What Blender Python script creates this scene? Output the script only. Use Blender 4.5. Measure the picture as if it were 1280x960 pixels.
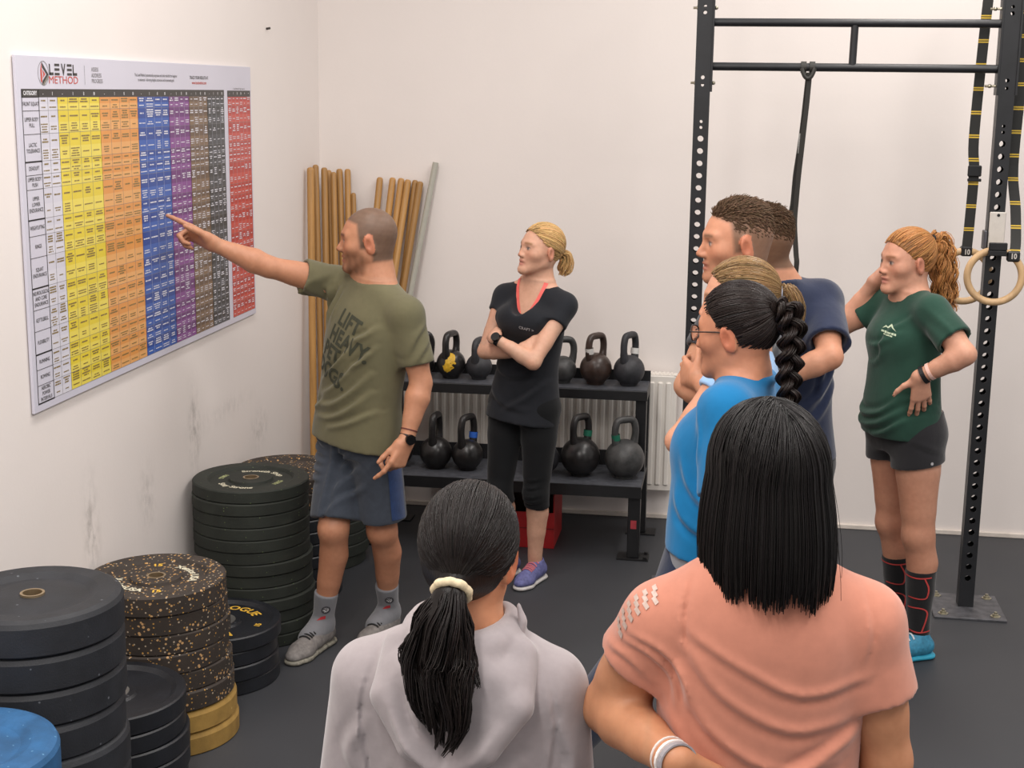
import bpy, bmesh, math, random, time
import numpy as np
from mathutils import Vector, Matrix
T0 = time.time()
scene = bpy.context.scene
for o in list(bpy.data.objects):
    bpy.data.objects.remove(o)
C = scene.collection

# ------------------------------------------------------------------ camera
PITCH, YAW, ROLL = 0.2024, 0.1501, 0.0123
CAM = Vector((2.0531, -7.0319, 2.1215))
fwd = Vector((-math.sin(YAW) * math.cos(PITCH), math.cos(YAW) * math.cos(PITCH), -math.sin(PITCH)))
right = Vector((math.cos(YAW), math.sin(YAW), 0))
up = right.cross(fwd)
r2 = right * math.cos(ROLL) + up * math.sin(ROLL)
u2 = -right * math.sin(ROLL) + up * math.cos(ROLL)
cam_data = bpy.data.cameras.new('camera')
cam_data.sensor_fit = 'HORIZONTAL'
cam_data.sensor_width = 36.0
cam_data.lens = 36.0 * 1789.2 / 1280.0
cam_data.clip_end = 60
cam = bpy.data.objects.new('camera', cam_data)
C.objects.link(cam)
m = Matrix((r2, u2, -fwd)).transposed().to_4x4()
m.translation = CAM
cam.matrix_world = m
scene.camera = cam

# ------------------------------------------------------------------ world, lamps, exposure
world = bpy.data.worlds.new('world')
scene.world = world
world.use_nodes = True
bg = world.node_tree.nodes['Background']
bg.inputs[0].default_value = (1.0, 0.965, 0.945, 1)
bg.inputs[1].default_value = 0.66
scene.view_settings.view_transform = 'Standard'
scene.view_settings.look = 'None'
scene.view_settings.gamma = 1.0
scene.view_settings.use_curve_mapping = False
scene.view_settings.exposure = 0.0

def lamp(name, loc, sx, sy, power, col=(1.0, 0.945, 0.90)):
    d = bpy.data.lights.new(name, 'AREA')
    d.shape = 'RECTANGLE'
    d.size, d.size_y = sx, sy
    d.energy = power
    d.color = col
    o = bpy.data.objects.new(name, d)
    o.location = loc
    C.objects.link(o)
    return o
# rows of fluorescent ceiling lamps running along the hall
lamp('ceiling_lamp', (0.85, -3.6, 3.9), 0.35, 3.0, 62)
lamp('ceiling_lamp', (2.9, -1.5, 3.9), 0.35, 2.4, 52)
lamp('ceiling_lamp', (3.6, -5.0, 3.9), 0.35, 3.0, 95)
lamp('ceiling_lamp', (1.2, -6.8, 3.9), 0.35, 3.0, 95)

# ------------------------------------------------------------------ helpers
def srgb(r, g, b):
    f = lambda c: (c / 255 / 12.92) if c / 255 <= 0.04045 else ((c / 255 + 0.055) / 1.055) ** 2.4
    return (f(r), f(g), f(b))

def tag(o, label=None, cat=None, group=None, kind=None):
    if label: o['label'] = label
    if cat: o['category'] = cat
    if group: o['group'] = group
    if kind: o['kind'] = kind
    return o

def link(name, me, parent=None, mats=None):
    o = bpy.data.objects.new(name, me)
    C.objects.link(o)
    if parent: o.parent = parent
    if mats is not None:
        for mm in (mats if isinstance(mats, (list, tuple)) else [mats]):
            me.materials.append(mm)
    return o

def empty(name, loc=(0, 0, 0), rz=0.0):
    o = bpy.data.objects.new(name, None)
    o.empty_display_size = 0.05
    o.location = loc
    o.rotation_euler = (0, 0, rz)
    C.objects.link(o)
    return o

def copy_tree(o, parent=None):
    c = o.copy()
    C.objects.link(c)
    c.parent = parent
    for ch in list(o.children):
        copy_tree(ch, c)
    return c

class Nodes:
    def __init__(s, name):
        s.m = bpy.data.materials.new(name)
        s.m.use_nodes = True
        s.nt = s.m.node_tree
        s.b = s.nt.nodes['Principled BSDF']
        s.out = s.nt.nodes['Material Output']
    def n(s, t, **kw):
        nd = s.nt.nodes.new(t)
        for k, val in kw.items():
            if k in nd.inputs: nd.inputs[k].default_value = val
            else: setattr(nd, k, val)
        return nd
    def l(s, a, b): s.nt.links.new(a, b)
    def coord(s, scale=(1, 1, 1), kind='Object'):
        tc = s.n('ShaderNodeTexCoord')
        mp = s.n('ShaderNodeMapping')
        mp.inputs['Scale'].default_value = scale
        s.l(tc.outputs[kind], mp.inputs[0])
        return mp.outputs[0]
    def noise(s, vec, scale, detail=3, rough=0.55):
        nd = s.n('ShaderNodeTexNoise')
        nd.inputs['Scale'].default_value = scale
        nd.inputs['Detail'].default_value = detail
        nd.inputs['Roughness'].default_value = rough
        s.l(vec, nd.inputs['Vector'])
        return nd.outputs['Fac']
    def ramp(s, fac, stops):
        r = s.n('ShaderNodeValToRGB')
        e = r.color_ramp.elements
        while len(e) < len(stops): e.new(0.5)
        for k, (p, c) in enumerate(stops):
            e[k].position = p
            e[k].color = (*c, 1) if len(c) == 3 else c
        s.l(fac, r.inputs[0])
        return r.outputs[0]
    def mix(s, fac, a, b):
        mx = s.n('ShaderNodeMix', data_type='RGBA')
        for sock, val in ((mx.inputs[0], fac), (mx.inputs[6], a), (mx.inputs[7], b)):
            if hasattr(val, 'is_linked') or hasattr(val, 'links'): s.l(val, sock)
            elif isinstance(val, (int, float)): sock.default_value = val
            else: sock.default_value = (*val, 1)
        return mx.outputs[2]
    def bump(s, h, strength=0.3, dist=0.002):
        bp = s.n('ShaderNodeBump')
        bp.inputs['Strength'].default_value = strength
        bp.inputs['Distance'].default_value = dist
        s.l(h, bp.inputs['Height'])
        s.l(bp.outputs[0], s.b.inputs['Normal'])
        return bp

_mc = {}
def mat(name, col, rough=0.6, metal=0.0, var=0.12, nscale=30.0, bump=0.0, bscale=200.0, spec=0.5, dist=0.002):
    """plain procedural material: base colour mottled by noise, optional fine relief"""
    if name in _mc: return _mc[name]
    s = Nodes(name)
    c = s.coord()
    f = s.noise(c, nscale)
    lo = tuple(max(0, x * (1 - var)) for x in col)
    hi = tuple(min(1, x * (1 + var)) for x in col)
    s.l(s.ramp(f, [(0.3, lo), (0.7, hi)]), s.b.inputs['Base Color'])
    s.b.inputs['Roughness'].default_value = rough
    s.b.inputs['Metallic'].default_value = metal
    s.b.inputs['Specular IOR Level'].default_value = spec
    if bump > 0:
        s.bump(s.noise(c, bscale, 4), bump, dist)
    _mc[name] = s.m
    return s.m

# ---- bmesh shape helpers (each adds to a bmesh)
def bm_box(bm, lo, hi, bevel=0.0, mi=0):
    lo, hi = Vector(lo), Vector(hi)
    r = bmesh.ops.create_cube(bm, size=1.0)
    vs = r['verts']
    for vt in vs:
        vt.co = Vector((lo[i] + (vt.co[i] + 0.5) * (hi[i] - lo[i]) for i in range(3)))
    fs = list({f for vt in vs for f in vt.link_faces})
    for f in fs: f.material_index = mi
    if bevel > 0:
        es = list({e for vt in vs for e in vt.link_edges})
        rr = bmesh.ops.bevel(bm, geom=es, offset=bevel, segments=1, profile=0.5, affect='EDGES')
        for f in rr['faces']: f.material_index = mi
    return vs

def frame_of(d):
    d = d.normalized()
    a = Vector((0, 0, 1)) if abs(d.z) < 0.9 else Vector((1, 0, 0))
    x = a.cross(d).normalized()
    return x, d.cross(x)

def bm_tube(bm, pts, r, seg=12, cap=True, closed=False, flat=None, mi=0, smooth=True):
    """tube along points; r scalar or list; flat=(width dir, w, t) makes a ribbon-like section"""
    pts = [Vector(p) for p in pts]
    n = len(pts)
    rs = r if isinstance(r, (list, tuple)) else [r] * n
    rings = []
    px = None
    for i, p in enumerate(pts):
        if closed: d = pts[(i + 1) % n] - pts[i - 1]
        else: d = pts[min(i + 1, n - 1)] - pts[max(i - 1, 0)]
        d.normalize()
        if px is None: x, y = frame_of(d)
        else:
            x = (px - d * px.dot(d))
            x = x.normalized() if x.length > 1e-6 else frame_of(d)[0]
            y = d.cross(x)
        px = x
        if flat:
            wd = Vector(flat[0]); wd = (wd - d * wd.dot(d)).normalized(); td = d.cross(wd)
            w, t = flat[1] / 2, flat[2] / 2
            ring = [bm.verts.new(p + wd * a * w + td * b * t) for a, b in ((-1, -1), (1, -1), (1, 1), (-1, 1))]
        else:
            ring = [bm.verts.new(p + (x * math.cos(2 * math.pi * k / seg) + y * math.sin(2 * math.pi * k / seg)) * rs[i]) for k in range(seg)]
        rings.append(ring)
    m_ = len(rings[0])
    for i in range(n if closed else n - 1):
        A, B = rings[i], rings[(i + 1) % n]
        for k in range(m_):
            f = bm.faces.new((A[k], A[(k + 1) % m_], B[(k + 1) % m_], B[k]))
            f.smooth = smooth and not flat
            f.material_index = mi
    if cap and not closed:
        for rg, rev in ((rings[0], True), (rings[-1], False)):
            f = bm.faces.new(list(reversed(rg)) if rev else rg)
            f.material_index = mi

def bm_lathe(bm, prof, seg=48, center=(0, 0, 0), smooth_deg=35, mi=0):
    """prof: list of (r, z); axis z. closed loop when first == last"""
    cx, cy, cz = center
    rings = []
    for (r, z) in prof:
        if r < 1e-6: rings.append([bm.verts.new((cx, cy, cz + z))])
        else: rings.append([bm.verts.new((cx + r * math.cos(2 * math.pi * k / seg), cy + r * math.sin(2 * math.pi * k / seg), cz + z)) for k in range(seg)])
    for A, B in zip(rings[:-1], rings[1:]):
        for k in range(seg):
            k2 = (k + 1) % seg
            vs = ([A[0]] if len(A) == 1 else [A[k], A[k2]]) + ([B[0]] if len(B) == 1 else [B[k2], B[k]])
            if len(vs) >= 3:
                f = bm.faces.new(vs); f.smooth = True; f.material_index = mi

def finish(bm, name, mats, parent=None, sharp=40):
    bmesh.ops.recalc_face_normals(bm, faces=bm.faces)
    ang = math.radians(sharp)
    for e in bm.edges:
        if len(e.link_faces) == 2:
            try:
                if e.calc_face_angle() > ang: e.smooth = False
            except ValueError: pass
    me = bpy.data.meshes.new(name)
    bm.to_mesh(me); bm.free()
    return link(name, me, parent, mats)

def box_obj(name, lo, hi, m_, parent=None, bevel=0.0):
    bm = bmesh.new(); bm_box(bm, lo, hi, bevel)
    return finish(bm, name, m_, parent)

def tube_obj(name, pts, r, m_, parent=None, **kw):
    bm = bmesh.new(); bm_tube(bm, pts, r, **kw)
    return finish(bm, name, m_, parent)

_txt = {}
def text_mesh(s, size=0.1, align='CENTER', bold=0.0, extrude=0.0, spacing=1.0):
    """mesh of a line of lettering in its local xy plane"""
    key = (s, size, align, bold, extrude, spacing)
    if key in _txt: return _txt[key]
    cu = bpy.data.curves.new('lettering', 'FONT')
    cu.body = s; cu.size = size; cu.align_x = align; cu.align_y = 'CENTER'
    cu.offset = bold; cu.space_character = spacing; cu.extrude = extrude; cu.resolution_u = 3
    o = bpy.data.objects.new('lettering', cu)
    C.objects.link(o)
    dg = bpy.context.evaluated_depsgraph_get()
    me = bpy.data.meshes.new_from_object(o.evaluated_get(dg))
    bpy.data.objects.remove(o)
    bpy.data.curves.remove(cu)
    v = np.array([vt.co[:] for vt in me.vertices]) if len(me.vertices) else np.zeros((0, 3))
    f = [tuple(p.vertices) for p in me.polygons]
    bpy.data.meshes.remove(me)
    _txt[key] = (v, f)
    return v, f

def catmull(pts, n=8):
    P = [np.array(p, float) for p in pts]
    P = [2 * P[0] - P[1]] + P + [2 * P[-1] - P[-2]]
    out = []
    for i in range(1, len(P) - 2):
        for k in range(n):
            t = k / n
            out.append(0.5 * ((2 * P[i]) + (-P[i - 1] + P[i + 1]) * t + (2 * P[i - 1] - 5 * P[i] + 4 * P[i + 1] - P[i + 2]) * t * t + (-P[i - 1] + 3 * P[i] - 3 * P[i + 1] + P[i + 2]) * t ** 3))
    out.append(P[-2])
    return out

# ------------------------------------------------------------------ the room
def wall_material(name, scuffs, col):
    s = Nodes(name)
    c = s.coord()
    base = s.ramp(s.noise(c, 1.7, 4), [(0.3, tuple(x * 0.965 for x in col)), (0.7, col)])
    spk = s.ramp(s.noise(c, 26, 3, 0.6), [(0.70, (0, 0, 0)), (0.80, (0.35, 0.35, 0.35))])
    out = s.mix(spk, base, tuple(x * 0.9 for x in col))
    if scuffs:
        sep = s.n('ShaderNodeSeparateXYZ')
        s.l(c, sep.inputs[0])
        total = None
        for (y, z, ry, rz, amt) in scuffs:
            def gauss(sock, mu, sg):
                a = s.n('ShaderNodeMath', operation='SUBTRACT'); s.l(sock, a.inputs[0]); a.inputs[1].default_value = mu
                b = s.n('ShaderNodeMath', operation='DIVIDE'); s.l(a.outputs[0], b.inputs[0]); b.inputs[1].default_value = sg
                d = s.n('ShaderNodeMath', operation='POWER'); s.l(b.outputs[0], d.inputs[0]); d.inputs[1].default_value = 2
                return d.outputs[0]
            ad = s.n('ShaderNodeMath', operation='ADD'); s.l(gauss(sep.outputs[1], y, ry), ad.inputs[0]); s.l(gauss(sep.outputs[2], z, rz), ad.inputs[1])
            ng = s.n('ShaderNodeMath', operation='MULTIPLY'); s.l(ad.outputs[0], ng.inputs[0]); ng.inputs[1].default_value = -1
            ex = s.n('ShaderNodeMath', operation='EXPONENT'); s.l(ng.outputs[0], ex.inputs[0])
            sc = s.n('ShaderNodeMath', operation='MULTIPLY'); s.l(ex.outputs[0], sc.inputs[0]); sc.inputs[1].default_value = amt
            if total is None: total = sc.outputs[0]
            else:
                t2 = s.n('ShaderNodeMath', operation='ADD'); s.l(total, t2.inputs[0]); s.l(sc.outputs[0], t2.inputs[1]); total = t2.outputs[0]
        c2 = s.coord((1, 9, 5))
        nz = s.ramp(s.noise(c2, 2.6, 5, 0.7), [(0.42, (0, 0, 0)), (0.78, (0.85, 0.85, 0.85))])
        ml = s.n('ShaderNodeMath', operation='MULTIPLY', use_clamp=True); s.l(total, ml.inputs[0]); s.l(nz, ml.inputs[1])
        out = s.mix(ml.outputs[0], out, srgb(86, 80, 72))
    s.l(out, s.b.inputs['Base Color'])
    s.b.inputs['Roughness'].default_value = 0.75
    s.bump(s.noise(c, 60, 4), 0.12, 0.003)
    return s.m

WALL = srgb(234, 226, 221)
M_wl = wall_material('painted plaster with scuffs', [(-1.80, 0.80, 0.05, 0.13, 0.95), (-1.02, 0.62, 0.09, 0.07, 0.7), (-2.74, 0.66, 0.05, 0.16, 0.8),
                                                    (-2.28, 0.66, 0.06, 0.10, 0.6), (-1.45, 0.80, 0.30, 0.04, 0.3)], WALL)
M_wb = wall_material('painted plaster', None, WALL)
tag(box_obj('wall_left', (-0.2, -10, 0), (0, 0.2, 4.0), M_wl), kind='structure')
tag(box_obj('wall_back', (0, 0, 0), (7.5, 0.2, 4.0), M_wb), kind='structure')
def floor_material():
    s = Nodes('black rubber flooring')
    c = s.coord()
    big = s.noise(c, 1.3, 4)
    base = s.ramp(big, [(0.3, srgb(40, 41, 45)), (0.7, srgb(52, 53, 57))])
    fine = s.ramp(s.noise(c, 420, 2), [(0.35, (0.0, 0.0, 0.0)), (0.75, (1, 1, 1))])
    col = s.mix(fine, base, srgb(64, 66, 70))
    chalk = s.ramp(s.noise(c, 9, 6, 0.75), [(0.66, (0, 0, 0)), (0.82, (0.7, 0.7, 0.7))])
    col = s.mix(chalk, col, srgb(112, 112, 112))
    s.l(col, s.b.inputs['Base Color'])
    s.l(s.ramp(big, [(0.3, (0.5, 0.5, 0.5)), (0.7, (0.62, 0.62, 0.62))]), s.b.inputs['Roughness'])
    s.bump(s.noise(c, 520, 3), 0.35, 0.0015)
    return s.m
tag(box_obj('floor', (-0.2, -10, -0.1), (7.5, 0.2, 0), floor_material()), kind='structure')
M_base = mat('pale skirting', srgb(216, 206, 196), 0.6, var=0.10, nscale=14)
tag(box_obj('baseboard_back', (0.001, -0.014, 0), (7.5, 0, 0.024), M_base, bevel=0.003), kind='structure')
n = tube_obj('wall_nail', [(0.0, -0.80, 2.373), (0.018, -0.80, 2.376)], 0.005, mat('dark nail', srgb(60, 52, 48), 0.5), seg=8)
tag(n, 'small dark nail in left wall above the poster', 'nail')

# ------------------------------------------------------------------ poster
M_white = mat('white poster vinyl', srgb(206, 204, 216), 0.35, var=0.02, nscale=3)
M_ink = mat('dark poster ink', srgb(52, 50, 48), 0.4, var=0.05)
M_inkl = mat('white poster ink', srgb(236, 236, 240), 0.4, var=0.02)
M_inkr = mat('red poster ink', srgb(196, 72, 58), 0.4, var=0.05)
M_inkg = mat('grey poster ink', srgb(120, 118, 118), 0.4, var=0.05)
PY, PZ = -3.084, 1.1515
poster = empty('poster', (0.0, PY + 1.0, PZ))
tag(poster, 'large wall chart with rainbow coloured columns of tiny text on left wall', 'poster')
P0 = Vector((0.0, -1.0, 0.0))   # poster local origin inside the empty
def P(u, w, x=0.0): return (x, u - 1.0, w)
bm = bmesh.new(); bm_box(bm, P(-0.022, 0.0, 0.003), P(2.022, 1.053, 0.012), 0.001)
finish(bm, 'board', M_white, poster)
def quads(name, rects, m_, x=0.0126):
    vs, fs = [], []
    for (u0, u1, w0, w1) in rects:
        k = len(vs)
        vs += [P(u0, w0, x), P(u1, w0, x), P(u1, w1, x), P(u0, w1, x)]
        fs.append((k, k + 1, k + 2, k + 3))
    me = bpy.data.meshes.new(name); me.from_pydata(vs, [], fs)
    return link(name, me, poster, m_)
def ptext(name, items, m_, x=0.0128):
    """items: (string, u, w, height, align, bold, stretch)"""
    for (st, u, w, h, al, bold, sx) in items:
        v, f = text_mesh(st, 1.0, al, bold)
        me = bpy.data.meshes.new(name); me.from_pydata([P(u + a[0] * h * sx, w + a[1] * h, x) for a in v], [], f)
        link(name, me, poster, m_)
ROWS = [0.933, 0.894, 0.826, 0.746, 0.707, 0.665, 0.576, 0.528, 0.464, 0.373, 0.308, 0.244, 0.174, 0.127, 0.079, 0.024]
COLS = {'white': [0.108, 0.165, 0.228], 'yellow': [0.228, 0.297, 0.373, 0.449, 0.524], 'orange': [0.524, 0.604, 0.68, 0.757, 0.828],
        'blue': [0.828, 0.896, 0.971, 1.039, 1.108], 'purple': [1.108, 1.158, 1.208, 1.258, 1.308], 'brown': [1.308, 1.356, 1.404, 1.452, 1.50],
        'black': [1.50, 1.547, 1.594, 1.641, 1.688], 'red': [1.731, 1.777, 1.823, 1.869, 1.915, 1.961, 2.008]}
TONE = {'white': ((224, 222, 234), (230, 228, 238)), 'yellow': ((240, 216, 64), (246, 226, 98)), 'orange': ((236, 160, 82), (242, 178, 108)),
        'blue': ((32, 74, 158), (52, 98, 184)), 'purple': ((112, 46, 122), (140, 74, 150)), 'brown': ((108, 84, 62), (134, 108, 82)),
        'black': ((52, 56, 58), (72, 76, 80)), 'red': ((196, 62, 52), (212, 84, 72))}
rnd = random.Random(4)
lines_d, lines_w, t_dark, t_light = [], [], [], []
for cname, us in COLS.items():
    rd, rl = [], []
    for i in range(15):
        w1, w0 = ROWS[i], ROWS[i + 1]
        wm = w1 + (w0 - w1) * 0.52
        rd.append((us[0], us[-1], wm, w1)); rl.append((us[0], us[-1], w0, wm))
        for (a, b, heavy) in ((wm, w1, True), (w0, wm, False)):
            for k in range(len(us) - 1):
                u0, u1 = us[k] + 0.004, us[k + 1] - 0.004
                nl = rnd.choice([1, 1, 2, 2, 3, 4]) if (b - a) > 0.028 else rnd.choice([1, 1, 2])
                lh = 0.0044
                gap = 0.0076
                c0 = (a + b) / 2 + gap * (nl - 1) / 2
                for q in range(nl):
                    wid = (u1 - u0) * rnd.uniform(0.45, 0.95)
                    x0 = (u0 + u1) / 2 - wid / 2
                    nw = rnd.choice([1, 2, 2, 3])
                    cut = sorted([0] + [rnd.uniform(0.2, 0.8) for _ in range(nw - 1)] + [1])
                    for z in range(nw):
                        r_ = (x0 + wid * cut[z], x0 + wid * cut[z + 1] - 0.002, c0 - gap * q - lh / 2 * (1 if heavy else 0.75), c0 - gap * q + lh / 2 * (1 if heavy else 0.75))
                        if r_[1] - r_[0] > 0.002:
                            (t_light if cname in ('blue', 'purple', 'brown', 'black', 'red') else t_dark).append(r_)
    lnm = {'white': 'white'}.get(cname, cname)
    quads('colour_column', rd, mat('poster ' + cname + ' deep', srgb(*[c * 0.93 for c in TONE[cname][0]]), 0.35, var=0.05, nscale=5), 0.0123)['label'] = lnm + ' column of the chart, darker rows'
    quads('colour_column', rl, mat('poster ' + cname + ' pale', srgb(*[c * 0.93 for c in TONE[cname][1]]), 0.35, var=0.05, nscale=5), 0.0123)['label'] = lnm + ' column of the chart, lighter rows'
    tgt = lines_w if cname in ('blue', 'purple', 'brown', 'black', 'red') else lines_d
    for u in us: tgt.append((u - 0.0009, u + 0.0009, 0.024, 0.933))
    for i in range(16): lines_d.append((us[0], us[-1], ROWS[i] - 0.0006, ROWS[i] + 0.0006))
quads('grid_line', lines_d, M_inkg, 0.0125)['kind'] = 'stuff'
quads('grid_line', lines_w, mat('pale poster rule', srgb(170, 172, 186), 0.4, var=0.03), 0.0125)['kind'] = 'stuff'
# category column frames
fr = []
for i in range(16): fr.append((0.005, 0.108, ROWS[i] - 0.0008, ROWS[i] + 0.0008))
for w in (0.746, 0.576, 0.373, 0.174, 0.024): fr.append((0.003, 0.110, w - 0.0022, w + 0.0022))
fr += [(0.003, 0.0065, 0.022, 0.955), (0.1065, 0.110, 0.022, 0.955)]
quads('category_frame', fr, M_ink, 0.0127)
quads('header_bar', [(0.003, 1.69, 0.933, 0.957), (1.729, 2.010, 0.930, 0.955)], M_ink, 0.0127)
quads('cell_text', t_dark, mat('brown poster ink', srgb(132, 112, 66), 0.4, var=0.1), 0.0128)['kind'] = 'stuff'
quads('cell_text', t_light, mat('soft white poster ink', srgb(214, 214, 222), 0.4, var=0.04), 0.0128)['kind'] = 'stuff'
CATS = [['FRONT SQUAT'], ['UPPER BODY', 'PULL'], ['LACTIC', 'TOLERANCE'], ['DEADLIFT'], ['UPPER BODY', 'PUSH'], ['UPPER', 'LOWER', 'ENDURANCE'], ['WEIGHTLIFTING'],
        ['RINGS'], ['SQUAT', 'ENDURANCE'], ['NEUROLOGICAL', 'AND CORE', 'ENDURANCE'], ['KETTLEBELL'], ['FLEXIBILITY'], ['RUNNING'], ['ROWING'], ['AEROBIC', 'POWER', 'INTERVALS']]
it = []
for i, ls in enumerate(CATS):
    wc = (ROWS[i] + ROWS[i + 1]) / 2
    for q, st in enumerate(ls):
        sx = min(0.88, 0.092 / (len(st) * 0.0155 * 0.62 + 1e-6)) if len(st) > 9 else 0.88
        it.append((st, 0.0575, wc + (len(ls) - 1) * 0.0085 - q * 0.017, 0.0165, 'CENTER', 0.004, sx))
ptext('category_lettering', it, M_ink)
hd = [('CATEGORY', 0.056, 0.9445, 0.0165, 'CENTER', 0.02, 0.95)]
NUM = ['-', 'I', 'II', 'III', '+', '+']
for cname, us in COLS.items():
    for k in range(len(us) - 1):
        hd.append((NUM[k], (us[k] + us[k + 1]) / 2, 0.943, 0.014, 'CENTER', 0.02, 1.0))
ptext('header_lettering', hd, M_inkl, 0.0129)
# logo
lg = []
def bar(u0, u1, w0, w1): lg.append((u0, u1, w0, w1))
bar(0.184, 0.191, 0.998, 1.031); bar(0.184, 0.212, 0.998, 1.006)          # L
for u in (0.220, 0.303):                                                    # E as three bars
    for w in (0.998, 1.0115, 1.025): bar(u, u + 0.032, w, w + 0.0072)
bar(0.342, 0.349, 0.998, 1.031); bar(0.342, 0.371, 0.998, 1.006)
quads('logo_lettering', lg, M_ink, 0.0128)
ptext('logo_lettering', [('V', 0.278, 1.0135, 0.047, 'CENTER', 0.03, 0.92)], M_ink)
ptext('logo_lettering', [('METHOD', 0.2775, 0.983, 0.032, 'CENTER', 0.0, 1.5)], M_inkr)
def flatpoly(name, polys, m_, x=0.0128):
    vs, fs = [], []
    for pl in polys:
        k = len(vs); vs += [P(u, w, x) for u, w in pl]; fs.append(tuple(range(k, k + len(pl))))
    me = bpy.data.meshes.new(name); me.from_pydata(vs, [], fs)
    return link(name, me, poster, m_)
ring = []
for k in range(40):
    a, b = 2 * math.pi * k / 40, 2 * math.pi * (k + 1) / 40
    e = lambda t, s_: (0.146 + 0.034 * s_ * math.cos(t), 1.003 + 0.036 * s_ * math.sin(t))
    ring.append([e(a, 0.95), e(a, 1.0), e(b, 1.0), e(b, 0.95)])
flatpoly('logo_ring', ring, M_inkg)
flatpoly('logo_triangle', [[(0.138, 1.036), (0.178, 1.0), (0.166, 1.0), (0.140, 1.020)], [(0.178, 1.0), (0.138, 0.970), (0.140, 0.982), (0.166, 1.0)]], M_ink)
flatpoly('logo_triangle', [[(0.128, 1.012), (0.136, 1.034), (0.138, 0.999), (0.137, 0.974), (0.128, 0.980)], [(0.141, 1.014), (0.158, 1.0), (0.141, 0.988), (0.146, 1.0)]], M_inkr)
flatpoly('logo_triangle', [[(0.135, 0.971), (0.178, 0.999), (0.172, 0.985), (0.150, 0.969)]], mat('grey logo ink', srgb(128, 124, 112), 0.4))
quads('header_rule', [(0.424, 0.4255, 0.972, 1.030)], M_inkg, 0.0128)
ptext('header_lettering', [('ASSESS', 0.474, 1.0185, 0.0185, 'LEFT', 0.0, 0.95), ('ADDRESS', 0.474, 1.0, 0.0185, 'LEFT', 0.0, 0.95), ('PROGRESS', 0.474, 0.982, 0.0185, 'LEFT', 0.0, 0.95)], M_inkg)
ptext('header_lettering', [('The Level Method systematically progresses and safely rebuilds from beginner', 1.005, 1.006, 0.0145, 'CENTER', 0.0, 0.84),
                           ('to advanced - delivering insights, motivation and incremental goals.', 1.005, 0.990, 0.0145, 'CENTER', 0.0, 0.84),
                           ('TRACK YOUR RESULTS AT:', 1.42, 1.002, 0.0165, 'CENTER', 0.01, 0.98), ('\u00a9 Level Method. All rights reserved.', 1.87, 0.962, 0.010, 'CENTER', 0.0, 1.0)], M_ink)
ptext('header_lettering', [('www.levelmethod.com', 1.42, 0.983, 0.0165, 'CENTER', 0.01, 0.98)], M_inkr)

# ------------------------------------------------------------------ weight plates
def crumb(name, base, specks, dens=0.62, scale=60, rough=0.75):
    """rubber with coloured flecks"""
    s = Nodes(name)
    c = s.coord()
    f = s.noise(c, 12, 4)
    col = s.ramp(f, [(0.3, tuple(x * 0.75 for x in base)), (0.7, tuple(min(1, x * 1.25) for x in base))])
    for k, (sc, thr, cc) in enumerate(specks):
        v_ = s.n('ShaderNodeTexVoronoi', feature='F1')
        v_.inputs['Scale'].default_value = sc
        mp = s.n('ShaderNodeMapping'); s.l(c, mp.inputs[0]); mp.inputs['Location'].default_value = (k * 3.1, k * 1.7, k * 0.9)
        s.l(mp.outputs[0], v_.inputs['Vector'])
        r = s.ramp(v_.outputs['Distance'], [(thr, (1, 1, 1)), (thr + 0.06, (0, 0, 0))])
        # only some cells carry a fleck
        sep = s.n('ShaderNodeSeparateColor'); s.l(v_.outputs['Color'], sep.inputs[0])
        g = s.n('ShaderNodeMath', operation='GREATER_THAN'); s.l(sep.outputs[0], g.inputs[0]); g.inputs[1].default_value = dens
        ml = s.n('ShaderNodeMath', operation='MULTIPLY'); s.l(g.outputs[0], ml.inputs[0]); s.l(r, ml.inputs[1])
        col = s.mix(ml.outputs[0], col, cc)
    s.l(col, s.b.inputs['Base Color'])
    s.b.inputs['Roughness'].default_value = rough
    wear = s.ramp(s.noise(c, 5, 6, 0.7), [(0.58, (0, 0, 0)), (0.78, (0.30, 0.30, 0.30))])
    col = s.mix(wear, col, tuple(min(1, x * 2.2 + 0.02) for x in base))
    s.l(col, s.b.inputs['Base Color'])
    s.bump(s.noise(c, 180, 4), 0.3, 0.002)
    return s.m
M_green = crumb('dark green rubber', srgb(33, 37, 31), [(70, 0.12, srgb(92, 108, 66))], 0.82)
M_speck = crumb('brown black rubber with orange flecks', srgb(50, 42, 36), [(70, 0.28, srgb(186, 146, 98)), (84, 0.22, srgb(176, 160, 138)), (90, 0.22, srgb(176, 132, 62))], 0.72)
M_black = crumb('worn black rubber', srgb(32, 34, 39), [(40, 0.1, srgb(96, 100, 106))], 0.85, rough=0.6)
M_navy = crumb('smooth black rubber', srgb(26, 28, 33), [(30, 0.08, srgb(80, 84, 92))], 0.9, rough=0.42)
M_gold = crumb('worn mustard rubber', srgb(150, 118, 58), [(40, 0.1, srgb(190, 160, 96))], 0.8)
M_blue = crumb('worn blue rubber', srgb(34, 84, 128), [(60, 0.12, srgb(84, 130, 164))], 0.6)
M_hub = mat('brushed steel hub', srgb(196, 194, 190), 0.35, 0.9, 0.08)
M_brass = mat('dull brass bushing', srgb(170, 150, 120), 0.4, 0.8, 0.1)
M_let = mat('pale plate lettering', srgb(206, 200, 176), 0.7)
M_letg = mat('greenish plate lettering', srgb(158, 164, 116), 0.7)
M_lety = mat('yellow plate lettering', srgb(222, 176, 62), 0.6)

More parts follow.
